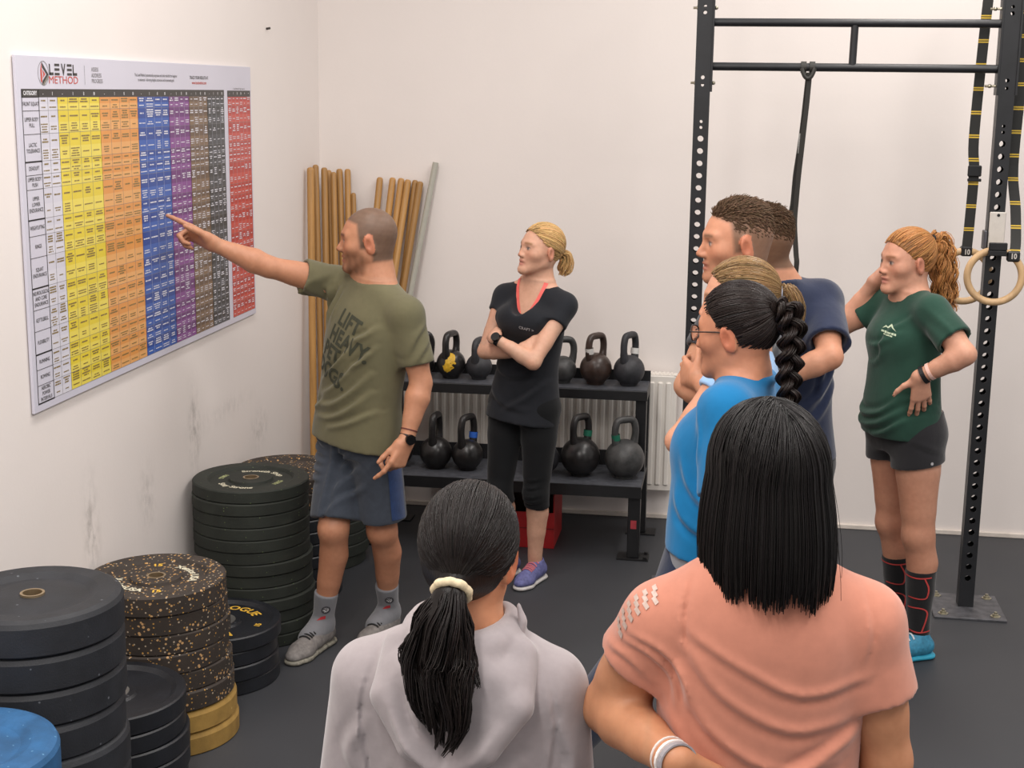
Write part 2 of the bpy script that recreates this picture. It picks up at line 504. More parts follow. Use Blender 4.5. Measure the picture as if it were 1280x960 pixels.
def plate_body(R, t, style):
    bm = bmesh.new()
    b = 0.0045
    if style == 'crumb':     # wide flat rim, recessed ring, raised hub
        top = [(0.026, 0), (0.026, t - 0.004), (0.030, t - 0.002), (0.083, t - 0.002), (0.087, t - 0.011), (0.158, t - 0.011), (0.166, t - 0.002), (0.170, t), (R - b, t), (R, t - b)]
    elif style == 'plain':
        top = [(0.026, 0), (0.026, t - 0.006), (0.10, t - 0.006), (0.125, t - 0.012), (0.140, t - 0.012), (0.165, t - 0.002), (R - 0.020, t), (R - 0.006, t - 0.006), (R, t - 0.018)]
    else:                    # thin competition style
        top = [(0.026, 0), (0.026, t - 0.006), (0.075, t - 0.006), (0.082, t - 0.013), (0.180, t - 0.012), (0.196, t - 0.001), (R - b, t), (R, t - b)]
    prof = top + [(R, b), (R - b, 0), (0.026, 0)]
    bm_lathe(bm, prof, 64)
    bmesh.ops.remove_doubles(bm, verts=bm.verts, dist=1e-5)
    return bm

def arc_text(name, items, r, z, m_, parent):
    """lettering bent around the plate face; items: (string, start angle deg centre, size, inward?)"""
    for (st, ang, size, flip) in items:
        v, f = text_mesh(st, size, 'CENTER', 0.0012)
        vs = []
        for a in v:
            if flip: th = math.radians(ang) + a[0] / r; rr = r - a[1]
            else: th = math.radians(ang) - a[0] / r; rr = r + a[1]
            vs.append((rr * math.cos(th), rr * math.sin(th), z))
        me = bpy.data.meshes.new(name); me.from_pydata(vs, [], f)
        link(name, me, parent, m_)

def ring_mesh(bm, r0, r1, z0, z1, seg=32):
    bm_lathe(bm, [(r0, z0), (r0, z1), (r1, z1), (r1, z0), (r0, z0)], seg)
    bmesh.ops.remove_doubles(bm, verts=bm.verts, dist=1e-5)

_pc = {}
def plate(loc, R, t, style, m_, hub, label, group, rz=0.0, tilt=(0, 0), texts=None):
    key = (R, t, style, m_.name, hub)
    root = empty('weight_plate', loc, rz)
    root.rotation_euler = (tilt[0], tilt[1], rz)
    if key not in _pc:
        o = finish(plate_body(R, t, style), 'disc', m_, root, 18)
        bm = bmesh.new()
        if hub == 'steel': ring_mesh(bm, 0.0255, 0.058, t - 0.010, t - 0.003)
        else: ring_mesh(bm, 0.0245, 0.031, 0.002, t - 0.0005)
        h = finish(bm, 'hub_ring', M_hub if hub == 'steel' else M_brass, root)
        _pc[key] = (o.data, h.data)
    else:
        link('disc', _pc[key][0], root); link('hub_ring', _pc[key][1], root)
    if texts:
        for (items, r, m2, dz) in texts: arc_text('lettering', items, r, t + dz, m2, root)
    tag(root, label, 'weight plate', group)
    return root
def ordinal(k): return ['topmost', 'second', 'third', 'fourth', 'fifth', 'sixth', 'seventh', 'eighth', 'ninth', 'tenth', 'eleventh', 'twelfth', 'thirteenth', 'fourteenth'][k]
rp = random.Random(11)
def stack(base, n, t, R, style, m_, hub, what, where, group, drift=(0, 0), texts=None, jit=0.006, first=0, z0=0.0, ts=None, total=None):
    z = z0
    tot = total or n
    for i in range(n):
        tt = ts[i] if ts else t
        k = tot - 1 - (i + first)
        f = (i + first) / max(1, tot - 1)
        top = (k == 0)
        lab = ('%s, topmost plate of %s' % (what, where)) if top else ('%s, %s from the top of %s' % (what, ordinal(k), where))
        plate((base[0] + drift[0] * f + rp.uniform(-jit, jit), base[1] + drift[1] * f + rp.uniform(-jit, jit), z), R, tt, style, m_, hub, lab, group,
              0.0 if top else rp.uniform(0, 6.28), texts=texts if top else None)
        z += tt + 0.0006
    return z
# tall green-black stack against the left wall
stack((0.262, -1.83), 13, 0.0480, 0.225, 'crumb', M_green, 'brass', 'dark green rubber plate', 'the tall stack', 'plates in the tall dark green stack', (-0.026, -0.02),
      [([('Strength Shop', 80, 0.034, False), ('Stay Strong', 255, 0.034, True)], 0.122, M_let, -0.0105), ([('10KG', 172, 0.026, True), ('10KG', -12, 0.026, True)], 0.120, M_letg, -0.0105)])
# stack with orange flecks on two mustard plates
stack((0.262, -2.772), 2, 0.0760, 0.225, 'plain', M_gold, 'brass', 'mustard yellow plate', 'the orange flecked stack', 'mustard plates under the flecked stack', jit=0.004, total=8)
stack((0.255, -2.775), 6, 0.0660, 0.225, 'crumb', M_speck, 'brass', 'brown plate with orange flecks', 'the flecked stack', 'orange flecked plates', first=2, z0=0.1535, total=8, drift=(-0.012, -0.01),
      texts=[([('Xenios', 215, 0.036, True), ('USA', 255, 0.036, True), ('Xenios', 55, 0.036, False), ('USA', 12, 0.036, False)], 0.122, M_let, -0.0105), ([('15', 292, 0.034, True), ('15', 110, 0.034, False)], 0.130, M_lety, -0.0105)])
# thick worn black stack, front left
stack((0.312, -3.752), 9, 0.0925, 0.228, 'plain', M_black, 'brass', 'thick worn black plate', 'the nearest tall black stack', 'thick black plates at the left edge', jit=0.009)
# blue plate stack at the very corner of the view
stack((0.362, -4.238), 7, 0.0925, 0.226, 'plain', M_blue, 'brass', 'scuffed blue plate', 'the blue stack', 'blue plates at the left edge', jit=0.004)
# low black stack with steel hub
stack((0.276, -3.248), 6, 0.0575, 0.225, 'comp', M_navy, 'steel', 'black steel hub plate', 'the low stack beside flecked stack', 'low stack of steel hub plates', jit=0.006)
# low black stack with yellow lettering
stack((0.262, -2.302), 4, 0.0545, 0.222, 'comp', M_navy, 'steel', 'black plate with steel hub', 'the low yellow lettered stack', 'low stack of plates with yellow lettering',
      texts=[([('ROGUE', 72, 0.052, False), ('N', 300, 0.052, True)], 0.140, M_lety, -0.0112), ([('15', -4, 0.03, True)], 0.15, M_lety, -0.0112)], jit=0.008)
# stacks behind the tall one
stack((0.245, -1.378), 8, 0.0520, 0.222, 'comp', M_navy, 'steel', 'smooth black plate', 'the stack behind the tall one', 'plates behind the tall stack', jit=0.008, total=10)
stack((0.245, -1.378), 2, 0.0620, 0.225, 'crumb', M_speck, 'brass', 'flecked plate', 'the stack behind the tall one', 'plates behind the tall stack', z0=0.4212, first=8, total=10)
stack((0.245, -0.932), 7, 0.0520, 0.218, 'crumb', M_green, 'brass', 'dark rubber plate', 'the stack farthest back by the sticks', 'plates in the farthest stack', jit=0.008)

# ------------------------------------------------------------------ sticks in the corner
M_wood = None
def wood(name, base, sc=1.0):
    s = Nodes(name)
    c = s.coord((18 * sc, 18 * sc, 0.9))
    f = s.noise(c, 4, 6, 0.65)
    c3 = s.coord()
    info = s.n('ShaderNodeObjectInfo')
    col = s.ramp(f, [(0.25, tuple(x * 0.66 for x in base)), (0.5, base), (0.75, tuple(min(1, x * 1.25) for x in base))])
    hs = s.n('ShaderNodeHueSaturation')
    mr = s.n('ShaderNodeMapRange'); s.l(info.outputs['Random'], mr.inputs[0]); mr.inputs[3].default_value = 0.72; mr.inputs[4].default_value = 1.15
    s.l(mr.outputs[0], hs.inputs['Value']); s.l(col, hs.inputs['Color'])
    s.l(hs.outputs[0], s.b.inputs['Base Color'])
    s.b.inputs['Roughness'].default_value = 0.45
    s.bump(f, 0.15, 0.001)
    return s.m
M_stick = wood('varnished stick wood', srgb(172, 128, 72))
M_pvc = mat('grey plastic pipe', srgb(172, 170, 158), 0.4, var=0.05)
STK = [ # top xyz, foot xy, radius, label
 ((0.030, -0.265, 1.745), (0.075, -0.44), 0.0175, 'wooden stick in the corner, first from the left'),
 ((0.022, -0.150, 1.752), (0.105, -0.36), 0.0155, 'wooden stick in the corner, second from the left with highest tip'),
 ((0.060, -0.130, 1.738), (0.145, -0.40), 0.0160, 'wooden stick in the corner, third from the left'),
 ((0.062, -0.060, 1.722), (0.170, -0.31), 0.0150, 'wooden stick in the corner, fourth from the left'),
 ((0.098, -0.100, 1.715), (0.190, -0.37), 0.0150, 'wooden stick in the corner, fifth from the left'),
 ((0.112, -0.040, 1.728), (0.225, -0.30), 0.0165, 'wooden stick in the corner, sixth from the left'),
 ((0.154, -0.040, 1.728), (0.245, -0.35), 0.0155, 'wooden stick in the corner, seventh from the left beside short stick'),
 ((0.188, -0.060, 1.612), (0.285, -0.32), 0.0125, 'shortest wooden stick in the corner with low tip'),
 ((0.318, -0.032, 1.690), (0.225, -0.43), 0.0165, 'lone wooden stick above the pointing man\'s head'),
 ((0.383, -0.032, 1.690), (0.245, -0.39), 0.0165, 'leaning wooden stick, second above the pointing man\'s head'),
 ((0.427, -0.032, 1.688), (0.275, -0.36), 0.0170, 'leaning wooden stick, third above the pointing man\'s head'),
 ((0.462, -0.036, 1.682), (0.290, -0.43), 0.0165, 'leaning wooden stick, fourth above the pointing man\'s head'),
 ((0.496, -0.026, 1.680), (0.325, -0.24), 0.0150, 'leaning wooden stick, fifth above the pointing man\'s head'),
 ((0.524, -0.036, 1.674), (0.300, -0.30), 0.0165, 'leaning wooden stick next to the grey pipe'),
]
for (tp, ft, r, lab) in STK:
    tp = Vector(tp); ft = Vector((ft[0], ft[1], 0.0))
    d = (tp - ft)
    o = empty('wooden_stick', ft)
    o.rotation_mode = 'QUATERNION'; o.rotation_quaternion = Vector((0, 0, 1)).rotation_difference(d)
    bm = bmesh.new(); L = d.length
    bm_lathe(bm, [(0, 0), (r * 0.9, 0), (r, 0.006), (r, L - r), (r * 0.92, L - r * 0.45), (r * 0.6, L - r * 0.1), (0, L)], 14)
    st = finish(bm, 'shaft', M_stick, None, 60)
    bpy.data.objects.remove(o)
    st.name = 'wooden_stick'
    st.rotation_mode = 'QUATERNION'; st.rotation_quaternion = Vector((0, 0, 1)).rotation_difference(d); st.location = ft
    tag(st, lab, 'stick', 'wooden sticks in the corner')
def pipe(tp, ft, r, lab):
    tp, ft = Vector(tp), Vector((ft[0], ft[1], 0)); d = (tp - ft).normalized()
    bm = bmesh.new()
    bm_tube(bm, [ft, tp], r, 16, cap=False); bm_tube(bm, [tp, tp - d * 0.15], r * 0.82, 16, cap=True)
    o = finish(bm, 'plastic_pipe', M_pvc); tag(o, lab, 'pipe')
pipe((0.600, -0.03, 1.768), (0.285, -0.215), 0.0150, 'pale grey plastic pipe leaning on back wall beside wooden sticks')

# ------------------------------------------------------------------ radiator
M_rad = mat('white enamel', srgb(226, 220, 212), 0.35, var=0.03, nscale=8)
rad = empty('radiator', (1.2, -0.06, 0.17))
tag(rad, 'white panel radiator on back wall behind the kettlebell rack', 'radiator')
box_obj('panel', (-0.62, -0.040, 0.0), (0.62, -0.026, 0.585), M_rad, rad, 0.004)
box_obj('panel', (-0.62, 0.024, 0.0), (0.62, 0.036, 0.585), M_rad, rad, 0.004)
box_obj('side_cover', (0.604, -0.036, 0.02), (0.624, 0.034, 0.59), M_rad, rad, 0.003)
box_obj('side_cover', (-0.624, -0.036, 0.02), (-0.604, 0.034, 0.59), M_rad, rad, 0.003)
bm = bmesh.new(); bm_box(bm, (-0.013, -0.050, 0.03), (0.013, -0.037, 0.555), 0.006); flu = finish(bm, 'flute', M_rad, rad)
flu.location = (-0.585, 0, 0)
for k in range(1, 30):
    c_ = flu.copy(); C.objects.link(c_); c_.parent = rad; c_.location = (-0.585 + k * 0.0403, 0, 0)
box_obj('top_rail', (-0.62, -0.036, 0.583), (0.62, 0.034, 0.589), M_rad, rad)
bm = bmesh.new(); bm_box(bm, (-0.004, -0.028, 0.588), (0.004, 0.028, 0.594)); gb = finish(bm, 'grille_bar', M_rad, rad); gb.location = (-0.60, 0, 0)
for k in range(1, 60):
    c_ = gb.copy(); C.objects.link(c_); c_.parent = rad; c_.location = (-0.60 + k * 0.0203, 0, 0)
for sx in (-0.45, 0.45): box_obj('bracket', (sx - 0.015, 0.030, 0.1), (sx + 0.015, 0.060, 0.5), M_rad, rad)

# ------------------------------------------------------------------ kettlebell rack
M_steel = mat('black powder coated steel', srgb(24, 24, 26), 0.42, var=0.2, nscale=20, bump=0.1, bscale=400)
M_shelf = mat('scuffed rubber shelf mat', srgb(70, 72, 78), 0.6, var=0.35, nscale=38, bump=0.3, bscale=160)
rk = empty('kettlebell_rack', (1.0, -0.45, 0))
tag(rk, 'black steel two tier rack carrying kettlebells in front of radiator', 'rack')
X0, X1 = -0.60, 0.70
YF, YB = -0.24, 0.18                  # front / back posts (world -0.69 / -0.27)
for x in (X0 + 0.02, X1 - 0.06):
    box_obj('front_leg', (x, YF, 0.008), (x + 0.056, YF + 0.06, 0.335), M_steel, rk, 0.003)
    box_obj('foot_plate', (x - 0.045, YF - 0.02, 0), (x + 0.10, YF + 0.085, 0.008), M_steel, rk)
    box_obj('back_leg', (x + 0.005, YB - 0.02, 0.008), (x + 0.061, YB + 0.04, 0.71), M_steel, rk, 0.003)
    box_obj('foot_plate', (x - 0.035, YB - 0.04, 0), (x + 0.11, YB + 0.065, 0.008), M_steel, rk)
    box_obj('side_rail', (x, YF + 0.06, 0.285), (x + 0.05, YB, 0.335), M_steel, rk, 0.003)
    box_obj('bracket', (x + 0.005, 0.025, 0.345), (x + 0.055, 0.115, 0.70), M_steel, rk, 0.003)
    for y in (YF - 0.008, YF + 0.07): 
        bm = bmesh.new(); bm_lathe(bm, [(0, 0.018), (0.008, 0.018), (0.008, 0.008), (0.011, 0.008)], 8, (x + 0.085, y, 0)); finish(bm, 'bolt', M_steel, rk)
lo_ = box_obj('lower_shelf', (X0, YF - 0.02, 0.333), (X1, YB - 0.02, 0.347), M_steel, rk, 0.002)
box_obj('shelf_lip', (X0, YF - 0.024, 0.300), (X1, YF - 0.016, 0.352), M_steel, rk)
box_obj('shelf_lip', (X0, YB - 0.06, 0.345), (X1, YB - 0.05, 0.425), M_steel, rk)
box_obj('shelf_mat', (X0 + 0.003, YF - 0.014, 0.347), (X1 - 0.003, YB - 0.062, 0.352), M_shelf, rk)
box_obj('upper_shelf', (X0, -0.005, 0.700), (X1, 0.235, 0.746), M_steel, rk, 0.002)
box_obj('shelf_lip', (X0, 0.236, 0.700), (X1, 0.244, 0.800), M_steel, rk)
box_obj('shelf_mat', (X0 + 0.003, -0.002, 0.746), (X1 - 0.003, 0.234, 0.750), M_shelf, rk)
box_obj('sticker', (X1 - 0.046, YF - 0.0015, 0.148), (X1 - 0.019, YF - 0.0005, 0.188), mat('faded red sticker', srgb(168, 58, 66), 0.5), rk)

def kb_mesh(R, H, flatb=0.012):
    """competition kettlebell: ball with flat base, broad handle with square shoulders"""
    bm = bmesh.new()
    prof = [(0, 0)]
    for k in range(0, 25):
        a = -math.pi / 2 + math.pi * k / 24
        r, z = R * math.cos(a), R * 0.98 + R * 0.98 * math.sin(a)
        if z < flatb: continue
        if len(prof) == 1: prof.append((math.sqrt(max(0, R * R - (R - flatb) ** 2)) * 0.96, 0)); 
        prof.append((max(r, 0) if k < 24 else 0, z))
    bm_lathe(bm, prof, 40)
    return bm
def kb_handle(R, H, th=0.0165, wd=0.105):
    bm = bmesh.new()
    zb = 1.96 * R - 0.035
    hw = wd / 2
    zt = H - th
    pts = [(-hw * 0.80, 0, zb), (-hw * 0.98, 0, zb + (zt - zb) * 0.35), (-hw * 1.0, 0, zb + (zt - zb) * 0.68), (-hw * 0.80, 0, zt - 0.008), (-hw * 0.45, 0, zt), (0, 0, zt + 0.001),
           (hw * 0.45, 0, zt), (hw * 0.80, 0, zt - 0.008), (hw * 1.0, 0, zb + (zt - zb) * 0.68), (hw * 0.98, 0, zb + (zt - zb) * 0.35), (hw * 0.80, 0, zb)]
    c_ = catmull(pts, 5)
    n_ = len(c_)
    rs = [th * (1.0 + 0.35 * max(0, (abs(i - n_ / 2) / (n_ / 2) - 0.75)) / 0.25) for i in range(n_)]
    bm_tube(bm, [Vector(p) for p in c_], rs, 14)
    return bm
def iron(name, base, rough, rust=0.0):
    s = Nodes(name)
    c = s.coord()
    f = s.noise(c, 22, 6, 0.7)
    col = s.ramp(f, [(0.35, tuple(x * 0.6 for x in base)), (0.65, tuple(min(1, x * 1.35) for x in base))])
    if rust:
        rr = s.ramp(s.noise(c, 30, 6, 0.75), [(0.62, (0, 0, 0)), (0.72, (rust, rust, rust))])
        col = s.mix(rr, col, srgb(92, 70, 52))
    s.l(col, s.b.inputs['Base Color'])
    s.b.inputs['Roughness'].default_value = rough
    s.bump(f, 0.12, 0.003)
    return s.m
M_kb = iron('black painted iron', srgb(34, 32, 32), 0.30)
M_kbm = iron('matt black painted iron', srgb(46, 46, 50), 0.55)
M_kbb = iron('worn brown black iron', srgb(60, 46, 40), 0.33, 0.6)
M_kbg = iron('dark grey painted iron', srgb(62, 62, 62), 0.45, 0.3)
M_tape = {'green': mat('green tape', srgb(18, 98, 76), 0.5), 'blue': mat('blue tape', srgb(40, 96, 190), 0.5), 'white': mat('white tape', srgb(214, 212, 208), 0.5)}
M_ypaint = mat('chipped yellow paint', srgb(214, 170, 40), 0.5, var=0.2, nscale=60)
def kettlebell(x, y, z, R, H, rz, m_, label, group, tape=None, splash=False):
    root = empty('kettlebell', (x, y, z), rz)
    finish(kb_mesh(R, H), 'ball', m_, root, 50)
    finish(kb_handle(R, H), 'handle', m_, root, 60)
    if tape:
        col, side = tape
        zb = 1.96 * R
        bm = bmesh.new(); bm_tube(bm, [(side * 0.047, 0, zb + 0.000), (side * 0.051, 0, zb + 0.028)], 0.0205, 14, cap=False)
        finish(bm, 'tape_band', M_tape[col], root)
    if splash:
        rs_ = random.Random(5)
        bm = bmesh.new()
        for (a, e_, sz) in ((0.15, 0.62, 0.030), (-0.05, 0.2, 0.026), (0.25, 0.30, 0.014), (0.02, -0.12, 0.030), (-0.22, -0.05, 0.018), (-0.1, -0.3, 0.016), (0.18, 0.02, 0.012), (0.42, 0.22, 0.010)):
            cdir = Vector((math.sin(a) * math.cos(e_), -math.cos(a) * math.cos(e_), math.sin(e_)))
            xx, yy = frame_of(cdir)
            rim = []
            for k in range(11):
                th = 2 * math.pi * k / 11
                dd = (cdir * R + (xx * math.cos(th) + yy * math.sin(th)) * sz * rs_.uniform(0.45, 1.0)).normalized()
                rim.append(bm.verts.new(dd * (R * 1.012) + Vector((0, 0, R * 0.98))))
            cv = bm.verts.new(cdir * (R * 1.016) + Vector((0, 0, R * 0.98)))
            for k in range(11): bm.faces.new((cv, rim[k], rim[(k + 1) % 11]))
        po = finish(bm, 'paint_patch', M_ypaint, root); po.rotation_euler = (0, 0, -rz)
    tag(root, label, 'kettlebell', group)
    return root
U, L_ = 'kettlebells on the upper shelf', 'kettlebells on the lower shelf'
ZU, ZL = 0.7505, 0.3525
kettlebell(0.590, -0.335, ZU, 0.068, 0.225, 0.3, M_kb, 'black kettlebell on upper shelf half hidden by the pointing man\'s arm', U)
kettlebell(0.740, -0.335, ZU, 0.071, 0.232, 1.25, M_kb, 'black kettlebell splashed with yellow paint on upper shelf', U, splash=True)
kettlebell(0.878, -0.335, ZU, 0.0635, 0.205, 1.35, M_kbm, 'small matt black kettlebell on upper shelf beside the yellow splashed one', U)
kettlebell(1.285, -0.335, ZU, 0.066, 0.225, 0.35, M_kbg, 'kettlebell on upper shelf peeking out behind the woman in black', U)
kettlebell(1.444, -0.335, ZU, 0.077, 0.248, 0.95, M_kbb, 'brownish worn kettlebell with white tape on upper shelf', U, ('white', -1))
kettlebell(1.603, -0.335, ZU, 0.0745, 0.258, 1.1, M_kbm, 'matt black kettlebell with white tape at right end of upper shelf', U, ('white', 1))
kettlebell(0.520, -0.545, ZL, 0.078, 0.262, 1.2, M_kb, 'black kettlebell on lower shelf behind the pointing man\'s watch hand', L_)
kettlebell(0.709, -0.545, ZL, 0.0775, 0.272, 1.45, M_kb, 'black kettlebell with narrow side-on handle on lower shelf', L_)
kettlebell(0.862, -0.545, ZL, 0.0745, 0.270, 1.15, M_kb, 'black kettlebell with blue tape on lower shelf', L_, ('blue', 1))
kettlebell(1.225, -0.545, ZL, 0.076, 0.250, 1.0, M_kbm, 'kettlebell on lower shelf partly behind the woman in black', L_)
kettlebell(1.401, -0.545, ZL, 0.093, 0.296, 0.95, M_kb, 'glossy black kettlebell with green tape inside its handle', L_, ('green', 1))
kettlebell(1.608, -0.545, ZL, 0.093, 0.292, 0.55, M_kbg, 'dark grey kettlebell with green tape at right end of lower shelf', L_, ('green', -1))

# red open cardboard box under the rack
M_red = mat('red printed cardboard', srgb(178, 34, 36), 0.5, var=0.1)
M_card = mat('inside of the box', srgb(74, 62, 56), 0.7)
bx = empty('cardboard_box', (1.17, -0.45, 0))
tag(bx, 'red open cardboard box on floor under kettlebell rack', 'box')
box_obj('front_panel', (-0.13, -0.155, 0.002), (0.12, -0.149, 0.175), M_red, bx)
box_obj('side_panel', (0.114, -0.149, 0.002), (0.12, 0.16, 0.262), M_red, bx)
box_obj('side_panel', (-0.13, -0.149, 0.002), (-0.124, 0.16, 0.262), M_red, bx)
box_obj('back_panel', (-0.124, 0.154, 0.002), (0.114, 0.16, 0.262), M_card, bx)
box_obj('bottom_panel', (-0.124, -0.149, 0.002), (0.114, 0.154, 0.006), M_card, bx)
box_obj('top_flap', (-0.05, 0.0, 0.262), (0.12, 0.16, 0.268), M_red, bx)
box_obj('print_stripe', (-0.13, -0.1565, 0.095), (0.12, -0.1552, 0.1), mat('dark red print', srgb(120, 22, 26), 0.5), bx)

# ------------------------------------------------------------------ pull-up rig
rig = empty('pull_up_rig', (2.5, -1.05, 0))
tag(rig, 'black steel pull-up rig with perforated posts and two crossbars', 'rig')
M_rig = mat('black rig steel', srgb(30, 31, 34), 0.4, var=0.2, nscale=14, bump=0.08, bscale=300)
M_bolt = mat('zinc bolts', srgb(176, 170, 150), 0.35, 0.8, 0.1)
def perforated(bm, x0, x1, y, yi, cells, seg=14):
    """plate in the xz plane from cells (z0, z1, hole z, hole r); hole walls go from y to yi"""
    xm = (x0 + x1) / 2
    for (z0, z1, hz, hr) in cells:
        if hr <= 0:
            vs = [bm.verts.new(p) for p in ((x0, y, z0), (x1, y, z0), (x1, y, z1), (x0, y, z1))]
            bm.faces.new(vs); continue
        outer, inner, back = [], [], []
        for k in range(seg * 2):
            a = 2 * math.pi * k / (seg * 2)
            ca, sa = math.cos(a), math.sin(a)
            tx = ((x1 - x0) / 2) / abs(ca) if abs(ca) > 1e-6 else 1e9
            tz = ((z1 - hz) if sa > 0 else (hz - z0)) / abs(sa) if abs(sa) > 1e-6 else 1e9
            t = min(tx, tz)
            outer.append(bm.verts.new((xm + ca * t, y, hz + sa * t)))
            inner.append(bm.verts.new((xm + ca * hr, y, hz + sa * hr)))
            back.append(bm.verts.new((xm + ca * hr, yi, hz + sa * hr)))
        nn = seg * 2
        for cx_, cz_ in ((x0, z0), (x1, z0), (x1, z1), (x0, z1)):
            ang = math.atan2(cz_ - hz, cx_ - xm) % (2 * math.pi)
            k = int(ang / (2 * math.pi) * nn) % nn
            cv = bm.verts.new((cx_, y, cz_))
            bm.faces.new((outer[k], cv, outer[(k + 1) % nn]))
        for k in range(nn):
            k2 = (k + 1) % nn
            bm.faces.new((outer[k], outer[k2], inner[k2], inner[k]))
            bm.faces.new((inner[k], inner[k2], back[k2], back[k]))
def post(xw):
    """60 mm square tube with 25 mm holes every 50 mm, front and back"""
    bm = bmesh.new()
    x0, x1 = xw - 2.5, xw - 2.5 + 0.062
    cells = [(0.008, 0.112, 0, 0)]
    for k in range(37):
        z = 0.137 + 0.05 * k
        cells.append((z - 0.025, z + 0.025, z, 0.0125))
    z = 1.962
    for hz, r in ((1.982, 0.0065), (2.006, 0.0065)):
        cells.append((z, hz + 0.012, hz, r)); z = hz + 0.012
    cells.append((z, 2.13, 0, 0)); z = 2.13
    for hz, r in ((2.152, 0.0065), (2.182, 0.008)):
        cells.append((z, hz + 0.012, hz, r)); z = hz + 0.012
    cells.append((z, 2.42, 0, 0)); z = 2.42
    for hz, r in ((2.437, 0.008), (2.462, 0.0065)):
        cells.append((z, hz + 0.012, hz, r)); z = hz + 0.012
    cells.append((z, 2.75, 0, 0))
    perforated(bm, x0, x1, -0.0285, -0.0255, cells)
    perforated(bm, x0, x1, 0.0315, 0.0285, cells)
    for xa in (x0, x1):
        vs = [bm.verts.new(p) for p in ((xa, -0.0285, 0.008), (xa, 0.0315, 0.008), (xa, 0.0315, 2.75), (xa, -0.0285, 2.75))]
        bm.faces.new(vs)
        xi = xa + (0.003 if xa == x0 else -0.003)
        vs = [bm.verts.new(p) for p in ((xi, -0.0255, 0.008), (xi, 0.0285, 0.008), (xi, 0.0285, 2.75), (xi, -0.0255, 2.75))]
        bm.faces.new(vs)
    me = bpy.data.meshes.new('post'); bm.to_mesh(me); bm.free()
    link('post', me, rig, M_rig)
    xm = (x0 + x1) / 2
    box_obj('base_plate', (xm - 0.146, -0.165, 0), (xm + 0.146, 0.135, 0.010), mat('dusty base plate steel', srgb(88, 88, 92), 0.5, 0.3, 0.35, 30), rig, 0.002)
    for sx in (-0.105, 0.105):
        for sy in (-0.125, 0.095):
            bm = bmesh.new(); bm_lathe(bm, [(0.022, 0.010), (0.022, 0.013), (0.013, 0.013), (0.013, 0.021), (0.007, 0.021), (0.007, 0.030), (0, 0.031)], 6, (xm + sx, sy, 0))
            finish(bm, 'anchor_bolt', M_bolt, rig, 20)
    return x0, x1
pl = post(1.884)
pr = post(3.068)
for z in (2.399, 2.226):
    tube_obj('crossbar', [(pl[1] + 0.006, 0.0, z), (pr[0] - 0.006, 0.0, z)], 0.0165, M_rig, rig, seg=20)
tube_obj('strut', [(0.006, 0, 2.39), (0.004, 0, 2.236)], 0.015, M_rig, rig, seg=16)
for (xa, xb) in ((pl[1], pl[1] + 0.008), (pr[0] - 0.008, pr[0])):
    box_obj('mount_plate', (xa, -0.032, 2.125), (xb, 0.034, 2.50), M_rig, rig, 0.001)
for (xa, xb) in ((pl[0] - 0.003, pl[1] + 0.02), (pr[0] - 0.035, pr[1] + 0.012)):
    for z in (2.160, 2.455):
        bm = bmesh.new(); bm_tube(bm, [(xa - 0.014, 0.0, z), (xb, 0.0, z)], 0.0048, 8)
        bm_tube(bm, [(xa + 0.0, 0.0, z), (xa + 0.009, 0.0, z)], 0.0085, 6); bm_tube(bm, [(xb - 0.012, 0.0, z), (xb - 0.003, 0.0, z)], 0.0085, 6)
        finish(bm, 'bolt', M_bolt, rig)
box_obj('mount_plate', (pr[1], -0.036, 2.125), (pr[1] + 0.008, 0.034, 2.50), M_rig, rig, 0.001)

# J hook clipped to the right post
jc = empty('j_hook', (3.099, -1.0785, 1.52))
tag(jc, 'bar hook with pale plastic face clipped on the right post', 'hook')
M_plas = mat('pale plastic', srgb(204, 198, 190), 0.5, var=0.06)
box_obj('plastic_face', (-0.028, -0.016, 0.006), (0.034, -0.001, 0.150), M_plas, jc, 0.003)
box_obj('hook_arm', (-0.034, -0.085, -0.018), (0.036, -0.001, 0.004), M_steel, jc, 0.003)
box_obj('hook_lip', (-0.034, -0.085, 0.004), (0.036, -0.070, 0.035), M_steel, jc, 0.003)
box_obj('side_tab', (-0.046, -0.022, 0.0), (-0.034, 0.035, 0.075), mat('grey steel tab', srgb(92, 92, 98), 0.4, 0.5), jc, 0.003)
bm = bmesh.new(); bm_tube(bm, [(0.004, -0.0175, 0.138), (0.004, -0.0155, 0.138)], 0.006, 10); finish(bm, 'screw_hole', M_steel, jc)

# wooden rings on webbing straps
M_ring = wood('pale birch ring wood', srgb(198, 164, 122), 0.4)
def strap_material():
    s = Nodes('black webbing with yellow stitching')
    c = s.coord()
    sep = s.n('ShaderNodeSeparateXYZ'); s.l(c, sep.inputs[0])
    dv = s.n('ShaderNodeMath', operation='DIVIDE'); s.l(sep.outputs[2], dv.inputs[0]); dv.inputs[1].default_value = 0.093
    fr_ = s.n('ShaderNodeMath', operation='FRACT'); s.l(dv.outputs[0], fr_.inputs[0])
    r = s.ramp(fr_.outputs[0], [(0.0, (1, 1, 1)), (0.055, (0, 0, 0)), (0.095, (1, 1, 1)), (0.15, (0, 0, 0))])
    for e in s.nt.nodes:
        if e.type == 'VALTORGB': e.color_ramp.interpolation = 'CONSTANT'
    s.l(s.mix(r, srgb(34, 34, 32), srgb(206, 172, 58)), s.b.inputs['Base Color'])
    s.b.inputs['Roughness'].default_value = 0.7
    s.bump(s.noise(c, 500, 2), 0.3, 0.001)
    return s.m
M_strap = strap_material()
